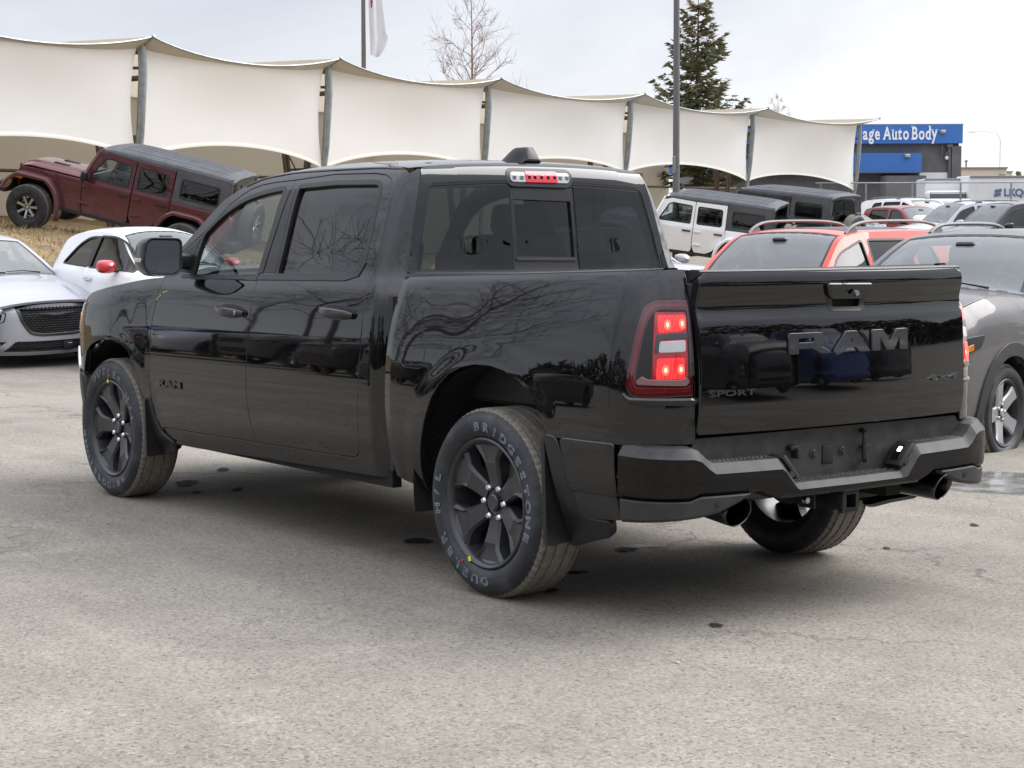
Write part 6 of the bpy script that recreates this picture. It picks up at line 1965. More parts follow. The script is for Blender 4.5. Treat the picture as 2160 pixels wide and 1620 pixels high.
# silver sedan seen from the front ----------------------------------------------
def sedan(w=.95, L_=3.95, tail=-1.05, roof=1.46, zb0=.98, cowl=2.50, header=1.62):
    xs = [tail, tail+.35, -.45, .15, .9, header-.05, header+.05, (header+cowl)/2, cowl, cowl+.06, 3.2, L_-.28, L_-.08, L_+.02]
    return Car(xs, [w*.86, w*.96, w, w, w, w, w, w, w, w, w*.985, w*.95, w*.88, w*.78],
               [.34, .28, .22, .21, .21, .21, .21, .21, .21, .21, .21, .21, .23, .26],
               [zb0-.02, zb0, zb0+.02, zb0+.01, zb0, zb0-.01, zb0-.01, zb0-.02, zb0-.03, zb0-.04, .90, .82, .76, .72],
               [w*.82, w*.88, w*.90, w*.90, w*.90, w*.90, w*.90, w*.90, w*.89, w*.88, w*.87, w*.84, w*.78, w*.68],
               [zb0+.02, zb0+.06, 1.25, 1.38, 1.425, 1.39, 1.37, (1.36+zb0)/2+.03, zb0+.02, zb0+.0, .925, .845, .785, .745],
               [w*.76, w*.74, w*.62, w*.595, w*.595, w*.60, w*.605, w*.69, w*.79, w*.82, w*.83, w*.81, w*.75, w*.65],
               [zb0+.06, zb0+.11, 1.30, 1.425, roof, 1.435, 1.415, (1.40+zb0)/2+.065, zb0+.075, zb0+.06, .985, .905, .835, .79])


def nose_silver(T, c, P):
    xf = 3.90
    fn = c.nose([(.20, xf-.02), (.30, xf+.06), (.45, xf+.06), (.60, xf+.05), (.74, xf+.02), (.80, xf-.06)], .34, .86, 2.6)
    gr = rnd([(.50, .795), (.455, .60), (.36, .455), (.22, .43), (-.22, .43), (-.36, .455), (-.455, .60), (-.50, .795), (0, .805)], [.04, .1, .06, .05, .05, .06, .1, .04, .3])
    lo = rnd([(.52, .375), (.66, .225), (-.66, .225), (-.52, .375)], .03)
    fogL = rnd([(.60, .375), (.82, .36), (.86, .28), (.76, .235)], .03)
    fogR = [(-a, b) for a, b in fogL][::-1]
    hl = rnd([(.60, .725), (.63, .60), (.82, .585), (.90, .66), (.86, .735)], .03)
    hr = [(-a, b) for a, b in hl][::-1]
    panel('front_fascia', rnd([(.84, .19), (.90, .40), (.86, .74), (.60, .80), (-.60, .80), (-.86, .74), (-.90, .40), (-.84, .19)], .04), fn, P, T, [grow(gr, .004), lo, fogL, fogR, grow(hl, .003), grow(hr, .003)], .05, .03, 0, .008, (1, 0, 0))
    g = panel('grille', grow(gr, .004), fn, M['black_trim'], T, (), .06, .01, -.05, .002, (1, 0, 0))
    panel('grille_frame', gr, fn, M['dark_chrome'], g, [grow(gr, -.028)], .04, .03, .006, .008, (1, 0, 0))
    mb = MB(); mb2 = MB()
    for k in range(13):
        z = .452+k*.0275
        ys = [y for y in np.arange(-.47, .471, .048)]
        for y in ys:
            yy = y+(.024 if k % 2 else 0)
            if not inpoly(np.array([yy]), np.array([z]), np.array(grow(gr, -.03)))[0]: continue
            p = fn(np.array([yy]), np.array([z]))[0]
            mb.rbox((p[0]-.022, yy, z), (.012, .044, .007), .002, 1)
            mb.box((p[0]-.022, yy-.024, z+.0137), (.010, .006, .0275))
    o = mb.build('grille_mesh', M['grille_dark'], g); o['kind'] = 'stuff'
    mb = MB(); em = [(-.24, .700), (-.10, .690), (-.05, .678), (.05, .678), (.10, .690), (.24, .700), (.10, .706), (.04, .700), (-.04, .700), (-.10, .706)]
    panel('wing_badge', em, fn, M['dark_chrome'], g, (), .04, .008, .004, .002, (1, 0, 0))
    panel('lower_grille', grow(lo, .003), fn, M['black_plastic'], T, (), .06, .01, -.03, .002, (1, 0, 0))
    mb = MB()
    for k in range(5):
        z = .247+k*.026
        for y in np.arange(-.60, .601, .05):
            yy = y+(.025 if k % 2 else 0)
            if not inpoly(np.array([yy]), np.array([z]), np.array(grow(lo, -.01)))[0]: continue
            p = fn(np.array([yy]), np.array([z]))[0]
            mb.rbox((p[0]-.012, yy, z), (.010, .046, .008), .002, 1); mb.box((p[0]-.012, yy-.025, z+.013), (.008, .006, .026))
    o = mb.build('lower_mesh', M['grille_dark'], T); o['kind'] = 'stuff'
    p = fn(np.array([0.12]), np.array([.30]))[0]
    mb = MB(); mb.rbox((p[0]+.0, .12, .300), (.05, .13, .12), .02, 2); sn = mb.build('radar_unit', M['black_trim'], T)
    mb = MB(); mb.rbox((p[0]+.024, .14, .310), (.01, .06, .05), .01, 1); mb.build('radar_cover', M['dark_chrome'], sn)
    for pl, hp in ((fogL, hl), (fogR, hr)):
        panel('fog_recess', grow(pl, .003), fn, M['black_trim'], T, (), .05, .01, -.03, .002, (1, 0, 0))
        yc = np.mean([a for a, _ in pl])
        for k in range(2): panel('fog_lamp', rnd([(yc-.10, .335-k*.03), (yc+.08, .335-k*.03), (yc+.08, .320-k*.03), (yc-.10, .320-k*.03)], .005), fn, M['clear_lens'], T, (), .05, .01, -.012, .003, (1, 0, 0))
        h = panel('headlight', hp, fn, M['black_trim'], T, (), .04, .02, -.004, .004, (1, 0, 0))
        yc, zc_ = np.mean([a for a, _ in hp]), np.mean([b for _, b in hp])
        panel('lamp_strip', [(yc+(a-yc)*.9, zc_+(b-zc_)*.86) for a, b in hp], fn, M['clear_lens'], h, [[(yc+(a-yc)*.72, zc_+(b-zc_)*.62) for a, b in hp]], .04, .006, .004, .002, (1, 0, 0))
        for k in range(4):
            q_ = fn(np.array([yc-.075+k*.05]), np.array([zc_-.012]))[0]
            mb = MB(); mb.lathe([(0, .006), (.016, .004), (.020, -.004)], 14, 'x', c=(q_[0]+.0, q_[1], q_[2])); mb.build('lamp_unit', M['satin_chrome'], h, recalc=False)


c_sil = sedan()
a = 1.03
build_car('parked_sedan', 'silver saloon with dark mesh grille facing out at the left edge', 'car', c_sil,
          dict(paint='silver_paint', wb=3.05, arch=.375, xf=3.89, xr=-1.03, seams=[2.36, 1.22, .22], res=.07,
               windows=[(1, rnd([(2.18, a-.01), (1.60, 1.335), (1.28, 1.365), (1.28, a)], [.04, .15, .04, .03])), (2, rnd([(1.16, a), (1.16, 1.365), (.55, 1.36), (.30, 1.30), (.34, a+.02)], [.03, .04, .1, .08, .04])), (3, rnd([(.18, a+.04), (.16, 1.28), (-.16, 1.17), (-.2, a+.06)], .04))],
               handles=[(1, 1.40, .86), (2, .42, .87)], mirror=(2.16, 1.02), hood_x=(3.83, 2.57), wind_x=(2.53, 1.66), rear_x=(.02, -.60), wheel='sedan', track=.80, tyre=.345, nose=nose_silver, side_glass='glass_clear'),
          (19.30, -3.60, .045), 3.177, -.072, .025)


# white hatchback with red mirror caps -------------------------------------------
def hatch():
    w = .80
    xs = [-.62, -.50, -.30, .10, .7, 1.15, 1.25, 1.60, 1.98, 2.04, 2.4, 2.70, 2.88, 2.96]
    return Car(xs, [w*.84, w*.92, w*.97, w, w, w, w, w, w*.99, w*.985, w*.97, w*.92, w*.83, w*.72],
               [.34, .30, .25, .22, .22, .22, .22, .22, .22, .22, .22, .23, .26, .29],
               [1.0, 1.0, 1.0, .985, .965, .95, .95, .94, .93, .92, .89, .80, .70, .62],
               [w*.80, w*.86, w*.89, w*.90, w*.90, w*.90, w*.90, w*.90, w*.88, w*.87, w*.84, w*.78, w*.70, w*.58],
               [1.12, 1.28, 1.36, 1.415, 1.425, 1.375, 1.35, 1.15, .955, .94, .91, .82, .72, .64],
               [w*.70, w*.66, w*.645, w*.65, w*.655, w*.66, w*.665, w*.74, w*.80, w*.81, w*.79, w*.73, w*.65, w*.53],
               [1.14, 1.32, 1.41, 1.475, 1.488, 1.45, 1.43, 1.225, 1.03, 1.01, .985, .90, .79, .69])


c_f = hatch()
win_f = [(1, rnd([(1.93, .955), (1.72, 1.13), (1.45, 1.285), (1.15, 1.355), (.72, 1.365), (.66, .985)], [.02, .1, .15, .15, .03, .02])),
         (2, rnd([(.60, .99), (.62, 1.36), (.35, 1.345), (.12, 1.255), (-.08, 1.10), (-.16, 1.03)], [.02, .05, .1, .1, .08, .02]))]
FIAT = build_car('parked_hatchback', 'small rounded white hatchback with a bright red mirror cap', 'car', c_f,
          dict(paint='white_paint', wb=2.30, arch=.335, xf=2.90, xr=-.60, seams=[1.98, .63], names=['fender', 'door', 'quarter_panel'], res=.06, windows=win_f, handles=[(1, .80, .84)], handle_mat='chrome',
               mirror=(1.52, .985), mirror_mat='red_mirror', mirror_k=1.25, hood_x=(2.86, 2.05), wind_x=(2.02, 1.20), rear_x=None, wheel='small', track=.70, tyre=.295, side_glass='glass_tint'),
          (16.47, -5.09, .02), 3.133, 0)

for sg_ in (1, -1):
    panel('pillar_trim', [(.685, .985), (.735, 1.37), (.605, 1.37), (.575, .99)], c_f.side if sg_ > 0 else mirror_surf(c_f.side), M['black_trim'], FIAT, (), .06, .004, .004, .002, (0, sg_, .15))

# small pale saloon glimpsed between the pickup and the orange car
c_dk = sedan(.90, 3.75, -1.0, 1.44, .96, 2.40, 1.55)
dk_spec = dict(paint='pale_grey_paint', wb=2.80, arch=.36, xf=3.69, xr=-.98, seams=[2.26, 1.15, .2], res=.12,
               windows=[(1, rnd([(2.08, 1.0), (1.52, 1.31), (1.20, 1.35), (1.20, 1.01)], .04)), (2, rnd([(1.08, 1.01), (1.08, 1.35), (.5, 1.34), (.3, 1.03)], .04))],
               mirror=(2.08, 1.0), hood_x=(3.63, 2.47), wind_x=(2.43, 1.59), rear_x=(.02, -.60), wheel='sedan', track=.77, tyre=.345, side_glass='glass_clear')
DK = build_car('parked_sedan', 'pale grey saloon glimpsed between the black pickup cab and the orange crossover', 'car', c_dk, dk_spec, (14.07, -10.40, 0.04), 2.93)

# far row ---------------------------------------------------------------------------
c_fs = suv(.92, 1.06, 1.70, nose=3.55, tail=-.95)
build_car('parked_suv', 'pale silver crossover in the far row between the maroon pickup and the black one', 'car', c_fs,
          suv_spec(c_fs, 'silver_paint', 'suv5', nose=3.55, tail=-.95, zb0=1.06, roof=1.70, res=.14, rails=(1.0, -.6, .9, 'rail_grey')), (27.6, -36.88, .29), 1.25)
c_bs = suv(.98, 1.12, 1.78, nose=3.75, tail=-1.0, cowl=2.15, header=1.45)
build_car('parked_suv', 'black four wheel drive in the far row at the right edge', 'car', c_bs,
          suv_spec(c_bs, 'black_suv_paint', 'suv5', nose=3.75, tail=-1.0, cowl=2.15, header=1.45, zb0=1.12, roof=1.78, res=.14, hood_mat='dark_grey_paint') | dict(wb=2.9), (22.27, -32.33, .17), 1.25)
c_ws = suv(.95, 1.08, 1.75, nose=3.6, tail=-1.05)
build_car('parked_suv', 'white crossover behind the maroon pickup with its dark tail spoiler', 'car', c_ws,
          suv_spec(c_ws, 'white_paint', 'suv5', nose=3.6, tail=-1.05, zb0=1.08, roof=1.75, res=.14, rails=(.9, -.7, .9, 'rail_grey')), (35.94, -42.27, .43), 3.0)
c_bl = sedan(.92, 3.85, -1.0)
build_car('parked_sedan', 'bluish grey car tail peeking out beside the black jeep', 'car', c_bl, dict(dk_spec, paint='blue_grey_paint'), (29.73, -31.55, .30), 3.0)


# maroon pickup in the far row
def pick():
    w = .91
    xs = [-1.05, -.60, .55, .60, .75, 1.5, 2.15, 2.28, 2.62, 3.00, 3.06, 3.6, 4.05, 4.28]
    return Car(xs, [w*.97, w, w, w, w, w, w, w, w, w, w, w*.98, w*.92, w*.80],
               [.5, .48, .42, .42, .42, .42, .42, .42, .42, .42, .42, .42, .44, .48],
               [1.15, 1.14, 1.13, 1.17, 1.17, 1.16, 1.15, 1.15, 1.14, 1.13, 1.12, 1.06, .98, .90],
               [w*.92, w*.93, w*.93, w*.93, w*.93, w*.93, w*.93, w*.93, w*.93, w*.92, w*.91, w*.89, w*.82, w*.70],
               [1.17, 1.16, 1.15, 1.30, 1.62, 1.665, 1.63, 1.59, 1.40, 1.17, 1.15, 1.09, 1.01, .93],
               [w*.90, w*.91, w*.91, w*.82, w*.71, w*.70, w*.70, w*.71, w*.78, w*.86, w*.87, w*.86, w*.79, w*.67],
               [1.18, 1.17, 1.16, 1.34, 1.68, 1.735, 1.71, 1.67, 1.48, 1.24, 1.22, 1.16, 1.07, .97])


c_pk = pick()
build_car('parked_pickup', 'maroon crew cab pickup in the far row, its right side turned this way', 'pickup truck', c_pk,
          dict(paint='red_pickup_paint', wb=3.33, arch=.43, xf=4.22, xr=-1.03, seams=[2.92, 1.85, .78], res=.12,
               windows=[(1, rnd([(2.78, 1.19), (2.34, 1.50), (2.15, 1.575), (1.92, 1.585), (1.92, 1.20)], [.04, .06, .06, .04, .03])), (2, rnd([(1.78, 1.20), (1.78, 1.59), (1.05, 1.59), (.93, 1.24)], .06))],
               handles=[(1, 2.0, 1.04), (2, 1.0, 1.05)], handle_mat='black_trim', mirror=(2.78, 1.22), mirror_mat='black_trim', hood_x=(4.20, 3.08), wind_x=(3.03, 2.24), rear_x=(.76, .58), wheel='pickw', track=.77, tyre=.375), (32.87, -37.45, .19), 3.0)


# ------------------------------------------------------------------ boxy off-roaders with ribbed hardtops
class Jeep:
    def __init__(s):
        s.tumble = pchip([.5, .95, 1.12, 1.17, 1.45, 1.76, 1.84], [.78, .79, .79, .775, .735, .685, .66])

    def side(s, x, z):
        x = np.asarray(x, float); z = np.asarray(z, float)
        y = s.tumble(z)-.055*np.clip((x-2.15)/1.3, 0, 1)*1.0-.10*np.clip((x-2.5)/1.0, 0, 1)
        y = y-.05*np.clip((-.62-x)/.12, 0, 1)**2
        return np.stack([x, y, z], -1)


JP = Jeep()
JTOP = pchip([-.72, -.60, -.2, .9, 1.62, 1.80, 1.90], [1.795, 1.83, 1.845, 1.85, 1.835, 1.80, 1.765])


def j_roof(x, t):
    x = np.asarray(x, float); t = np.asarray(t, float)
    rib = .012*np.clip(1.6*np.cos(t*math.pi*6.5)*1.2, -1, 1)*(np.abs(t) < .93)*np.clip((1.60-x)/.08, 0, 1)*np.clip((x+.55)/.08, 0, 1)
    return np.stack([x, t*.655, JTOP(x)-.055*np.abs(t)**4+rib], -1)


def j_hood(x, t):
    x = np.asarray(x, float); t = np.asarray(t, float)
    ye = .70-.145*np.clip((x-2.2)/1.2, 0, 1)
    z = 1.175-.03*np.clip((x-2.2)/1.2, 0, 1)-.06*np.clip((x-3.15)/.25, 0, 1)**2
    bul = sstep((.62-np.abs(t))/.12)
    return np.stack([x, t*ye, z+.045*(1-np.abs(t)**3)+.030*bul], -1)


def build_jeep(label, pos, heading, pitch, paint_, roll=0.0, flare=None, dusty=False, hood_mat=None):
    T = empty('parked_jeep', pos, (roll, -pitch, heading)); tag(T, label, 'off-road car')
    P = M[paint_]
    for sg in (1, -1):
        S = JP.side if sg > 0 else mirror_surf(JP.side)
        o = (0, sg, .1)
        rs = .07
        # tub, doors
        arc_r = arc_pts(0, .50, .52, 175, 5, 10); arc_f = arc_pts(3.008, .52, .56, 178, 60, 8)
        hard = [(.36, 1.165), (.36, 1.745), (-.70, 1.745), (-.74, 1.165)]
        fr = [(1.135, .60), (1.135, 1.70), (1.70, 1.725), (1.84, 1.68), (2.085, 1.16), (2.03, .62), (1.96, .54), (1.20, .54)]
        rr_ = [(1.115, .70), (1.115, 1.70), (.385, 1.705), (.375, .98), (.56, .72), (.66, .62), (.80, .56), (1.05, .56)]
        wf = rnd([(1.20, 1.20), (1.19, 1.61), (1.66, 1.635), (1.755, 1.60), (1.975, 1.21)], [.04, .05, .05, .05, .03])
        wr = rnd([(1.055, 1.205), (1.055, 1.61), (.47, 1.60), (.46, 1.21)], [.05, .05, .06, .06])
        wq = rnd([(.23, 1.245), (.24, 1.60), (-.50, 1.59), (-.52, 1.25)], .06)
        quarter = [(.36, 1.155), (.36, .97), (.50, .76)]+[p for p in arc_r[::-1] if p[0] < .46]+[(-.60, .62), (-.74, .66), (-.745, 1.155)]
        q_ = panel('quarter_panel', quarter, S, P, T, (), rs, .04, 0, .006, o)
        cowl = [(2.045, .56), (2.10, 1.15), (2.62, 1.14), (2.62, 1.0), (2.55, .80), (2.50, .56)]
        panel('cowl_side', cowl, S, P, T, (), rs, .04, 0, .006, o)
        hs = panel('hood_side', rnd([(2.62, 1.145), (3.36, 1.09), (3.40, .98), (3.30, .94), (2.62, .98)], .02), S, P, T, (), rs, .04, 0, .006, o)
        panel('sill', [(.50, .50), (2.50, .50), (2.50, .56), (.52, .56)], S, M['black_plastic'], T, (), rs, .05, .012, .01, o)
        fd = panel('front_door', grow(fr, -.004), S, P, T, [wf], rs, .04, .004, .008, o)
        rd = panel('rear_door', grow(rr_, -.004), S, P, T, [wr], rs, .04, .004, .008, o)
        ht = panel('hardtop_side', grow(hard, -.003), S, M['hardtop'], T, [wq], rs, .03, 0, .008, o)
        for d, gl, gm in ((fd, wf, 'glass_clear'), (rd, wr, 'jeep_glass'), (ht, wq, 'jeep_glass')):
            panel('window', grow(gl, .006), S, M[gm], d, (), .12, 0, -.012, 0, o)
            panel('window_seal', grow(gl, .004), S, M['black_trim'], d, [grow(gl, -.020)], .06, .015, .005, .003, o)
        mb = MB(); p = S(np.array([.585]), np.array([1.40]))[0]; mb.box((p[0], p[1]-.002*sg, p[2]), (.022, .012, .40)); mb.build('window_divider', M['black_trim'], rd)
        for d, hx, hz in ((fd, 1.27, 1.04), (rd, .52, 1.04)):
            p = S(np.array([hx]), np.array([hz]))[0]; mb = MB(); mb.rbox((p[0], p[1]+sg*.022, p[2]), (.20, .03, .035), .01, 2); mb.build('handle', M['black_trim'], d)
        for d, hx in ((fd, 2.04), (rd, 1.06)):
            for hz in (.74, 1.04):
                p = S(np.array([hx]), np.array([hz]))[0]; mb = MB(); mb.rbox((p[0]-.05, p[1]+sg*.014, p[2]), (.17, .025, .05), .01, 2); mb.build('hinge', P, d)
        # A pillar and header
        mb = MB()
        p0 = S(np.array([2.10]), np.array([1.15]))[0]; p1 = S(np.array([1.86]), np.array([1.73]))[0]
        mb.add([(p0[0]+.06, p0[1]-.05*sg, p0[2]), (p0[0]-.01, p0[1], p0[2]), (p1[0]-.02, p1[1], p1[2]+.02), (p1[0]+.04, p1[1]-.05*sg, p1[2]+.02), (p0[0], p0[1]-.07*sg, p0[2]), (p1[0]-.02, p1[1]-.07*sg, p1[2])], [(0, 1, 2, 3), (1, 4, 5, 2), (4, 0, 3, 5)])
        mb.build('windshield_pillar', P, T)
        # flares
        for cx, a0, a1, r_ in ((0, 192, 2, .53), (3.008, 200, 18, .55)):
            cz = .50; rows = []
            for k in range(19):
                a = R(a0+(a1-a0)*k/18)
                px, pz = cx+r_*math.cos(a)*1.02, cz+r_*math.sin(a)*(1.0 if cx == 0 else 1.02)
                pz = min(pz, cz+r_*.90)
                b = S(np.array([min(px, 3.3)]), np.array([max(pz, .5)]))[0]
                yi = b[1]; yo = sg*.935
                rr2 = np.array([math.cos(a), 0, math.sin(a)])
                rows.append([(px+.05*rr2[0], yi-sg*.02, pz+.05*rr2[2]), (px+.05*rr2[0], yo-sg*.03, pz+.045*rr2[2]), (px+.02*rr2[0], yo, pz+.015*rr2[2]), (px-.03*rr2[0], yo-sg*.005, pz-.03*rr2[2]), (px-.03*rr2[0], yi-sg*.02, pz-.02*rr2[2])])
            mb = MB(); mb.grid(rows); mb.build('fender_flare', M[flare or paint_], T, 40)
        mb = MB(); mb.rbox((3.28, sg*.82, .93), (.16, .12, .05), .015, 2); mb.build('turn_lamp', M['amber_lens'], T)
        # mirror
        mb = MB(); mb.rbox((1.98, sg*.97, 1.26), (.11, .17, .19), .045, 3); mb.rbox((2.02, sg*.84, 1.20), (.05, .18, .05), .015, 2); mb.build('mirror', M['black_trim'], T)
        mb = MB()
        mb.lathe([(.50, sg*.78), (.50, sg*.50), (.1, sg*.48)], 20, 'y', c=(0, 0, .50), a0=R(-5), a1=R(185)); mb.lathe([(.52, sg*.68), (.52, sg*.35), (.1, sg*.34)], 20, 'y', c=(3.008, 0, .52), a0=R(10), a1=R(185)); mb.build('wheel_liner', M['liner'], T, recalc=False)
    panel('hood', rnd([(2.13, -1), (2.13, 1), (3.36, 1), (3.40, .6), (3.40, -.6), (3.36, -1)], .02), j_hood, M[hood_mat or paint_], T, (), .06, .04, 0, .008, (0, 0, 1))
    for t in (.35, -.35):
        p = j_hood(np.array([2.75]), np.array([t]))[0]; mb = MB(); mb.rbox((p[0], p[1], p[2]+.006), (.30, .10, .02), .006, 1); mb.build('hood_vent', M['black_trim'], T)
    W_ = lambda y, v: np.stack([2.10-.25*np.asarray(v, float)-.03*np.asarray(y, float)**2, np.asarray(y, float), 1.19+.56*np.asarray(v, float)], -1)
    panel('windshield', [(-.66, 0), (.66, 0), (.62, 1), (-.62, 1)], W_, M['glass_clear'], T, (), .1, 0, 0, 0, (1, 0, .3))
    panel('windshield_frame', [(-.74, -.04), (.74, -.04), (.68, 1.05), (-.68, 1.05)], W_, P, T, [[(-.66, .04), (.66, .04), (.60, .94), (-.60, .94)]], .08, .03, .006, .005, (1, 0, .3))
    rf = panel('hardtop_roof', rnd([(-.72, -1), (-.72, 1), (1.90, 1), (1.90, -1)], .04), j_roof, M['hardtop'], T, (), .035, .05, .004, .012, (0, 0, 1))
    mb = MB(); mb.rbox((1.62, 0, 1.853), (.10, 1.18, .008), .003, 1) if False else None
    for sg in (1, -1):
        S = JP.side if sg > 0 else mirror_surf(JP.side)
        panel('roof_rail_strip', [(.37, 1.702), (.37, 1.752), (1.84, 1.752), (1.875, 1.70), (1.84, 1.69), (1.70, 1.728), (1.135, 1.705)], S, M['hardtop'], T, (), .07, .03, .002, .004, (0, sg, .1))
        mb = MB()
        rows = [[(x, sg*.655, float(JTOP(x))-.052), (x, sg*.672, float(JTOP(x))-.075), (x, sg*.690, min(1.748, float(JTOP(x))-.09)), (x, sg*.66, min(1.745, float(JTOP(x))-.095))] for x in np.linspace(-.72, 1.90, 20)]
        mb.grid(rows); mb.build('roof_edge', M['hardtop'], T, 50)
    # tail
    B_ = lambda y, z: np.stack([-.735+.0*np.asarray(y, float)+.03*np.clip((np.asarray(z, float)-1.16)/.6, 0, 1)+.03*np.abs(np.asarray(y, float)/.7)**4, np.asarray(y, float), np.asarray(z, float)], -1)
    panel('tailgate', rnd([(.735, .62), (.735, 1.155), (-.735, 1.155), (-.735, .62)], .03), B_, P, T, (), .1, .03, 0, .008, (-1, 0, 0))
    panel('hardtop_back', [(.735, 1.165), (.66, 1.78), (-.66, 1.78), (-.735, 1.165)], B_, M['hardtop'], T, [rnd([(.66, 1.20), (.585, 1.72), (-.585, 1.72), (-.66, 1.20)], .04)], .08, .03, 0, .008, (-1, 0, 0))
    panel('back_window', [(.67, 1.19), (.60, 1.73), (-.60, 1.73), (-.67, 1.19)], B_, M['jeep_glass'], T, (), .12, 0, -.004, 0, (-1, 0, 0))
    mb = MB(); mb.rbox((-.79, .15, 1.15), (.03, .03, .1), .01, 1); mb.tube([(-.80, -.05, 1.62), (-.81, -.05, 1.30)], .012, 6); mb.build('rear_wiper', M['black_trim'], T)
    mb = MB(); mb.tube([(-.78, -.05, 1.0), (-.95, -.05, 1.0), (-.98, -.05, 1.38)], .03, 8); mb.build('stop_lamp_arm', M['black_trim'], T)
    mb = MB(); mb.rbox((-1.0, -.05, 1.40), (.05, .2, .04), .012, 2); mb.build('stop_lamp', M['red_lens'], T)
    for sg in (1, -1):
        mb = MB(); mb.rbox((-.76, sg*.66, .98), (.09, .14, .26), .02, 2); mb.build('tail_lamp', M['red_lens'], T)
    # grille, lamps, bumpers
    mb = MB(); mb.rbox((3.40, 0, .93), (.06, 1.12, .40), .03, 2); gr_ = mb.build('grille', P, T)
    for k in range(7):
        mb = MB(); mb.rbox((3.435, (k-3)*.085, .95), (.01, .045, .26), .004, 1); mb.build('slot', M['dark'], gr_)
    for sg in (1, -1):
        mb = MB(); mb.lathe([(0, 3.455), (.07, 3.45), (.09, 3.43), (.092, 3.40)], 20, 'x', c=(0, sg*.42, .97)); mb.build('headlight', M['clear_lens'], T)
    mb = MB(); mb.rbox((3.62, 0, .66), (.22, 1.55, .20), .05, 2); mb.rbox((3.55, 0, .80), (.12, .9, .08), .03, 2); mb.build('front_bumper', M['black_plastic'], T)
    mb = MB(); mb.rbox((-.86, 0, .58), (.20, 1.60, .20), .04, 2); mb.build('rear_bumper', M['black_plastic'], T)
    mb = MB(); mb.box((1.4, 0, .55), (3.6, .9, .12)); mb.tube([(0, -.75, .42), (0, .75, .42)], .06, 8); mb.tube([(3.008, -.75, .42), (3.008, .75, .42)], .06, 8); mb.build('chassis', M['dark'], T)
    # cabin
    mb = MB(); mb.rbox((1.88, 0, 1.10), (.35, 1.40, .24), .06, 2); mb.box((.8, 0, .62), (2.8, 1.45, .05)); mb.box((-.55, 0, .85), (.05, 1.4, .5))
    mb.tube([(.35, .60, 1.15), (.35, .60, 1.70), (.35, -.60, 1.70), (.35, -.60, 1.15)], .04, 6); mb.build('cabin_trim', M['dark'], T)
    for y in (.38, -.38):
        mb = MB(); mb.rbox((1.15, y, .86), (.50, .5, .15), .05, 2); mb.rbox((.92, y, 1.14), (.14, .48, .55), .06, 2, Matrix.Rotation(R(-12), 3, 'Y')); mb.rbox((.84, y, 1.50), (.09, .26, .18), .04, 2); mb.build('seat', M['seat'], T)
    mb = MB(); mb.rbox((.1, 0, .95), (.5, 1.2, .15), .05, 2); mb.rbox((-.15, 0, 1.2), (.13, 1.2, .45), .05, 2); mb.build('rear_bench', M['seat'], T)
    ring = [(0, .19*math.cos(a), .19*math.sin(a)) for a in np.linspace(0, 2*math.pi, 21)]; Mr = Matrix.Rotation(R(20), 3, 'Y')
    mb = MB(); mb.tube([Mr @ Vector(p)+Vector((1.62, .38, 1.18)) for p in ring], .016, 6, cap=False); mb.rbox((1.62, .38, 1.18), (.04, .16, .10), .02, 1, Mr); mb.build('steering_wheel', M['black_plastic'], T)
    for cx in (0, 3.008):
        for sg in (1, -1): place_wheel('jeepw', T, (cx, sg*.80, .418), sg < 0, cx+sg, 0)
    sp = place_wheel('jeepw', T, (-.93, -.05, .95), False, .4); sp.rotation_euler = (0, .4, math.pi/2); sp.name = 'spare_wheel'
    return T


build_jeep('dusty maroon off-roader nose up on the dry grass bank', (24.984, -10.588, .799), .751, .241, 'maroon_paint', -.113)
build_jeep('clean white off-roader with black hardtop in front of the canopy', (24.961, -24.661, .193), .555, .132, 'white_paint', -.115)
build_jeep('black off-roader with a ribbed hardtop behind the white one', (25.036, -27.061, .369), .234, .102, 'black_suv_paint', -.047)


# ------------------------------------------------------------------ white box trucks beyond the fence
M['truck_white'] = material('truck_body_white', (.74, .74, .73), .5)
M['logo_blue'] = material('logo_blue', (.06, .11, .26), .5)
M['logo_red'] = material('logo_red', (.60, .06, .04), .5)


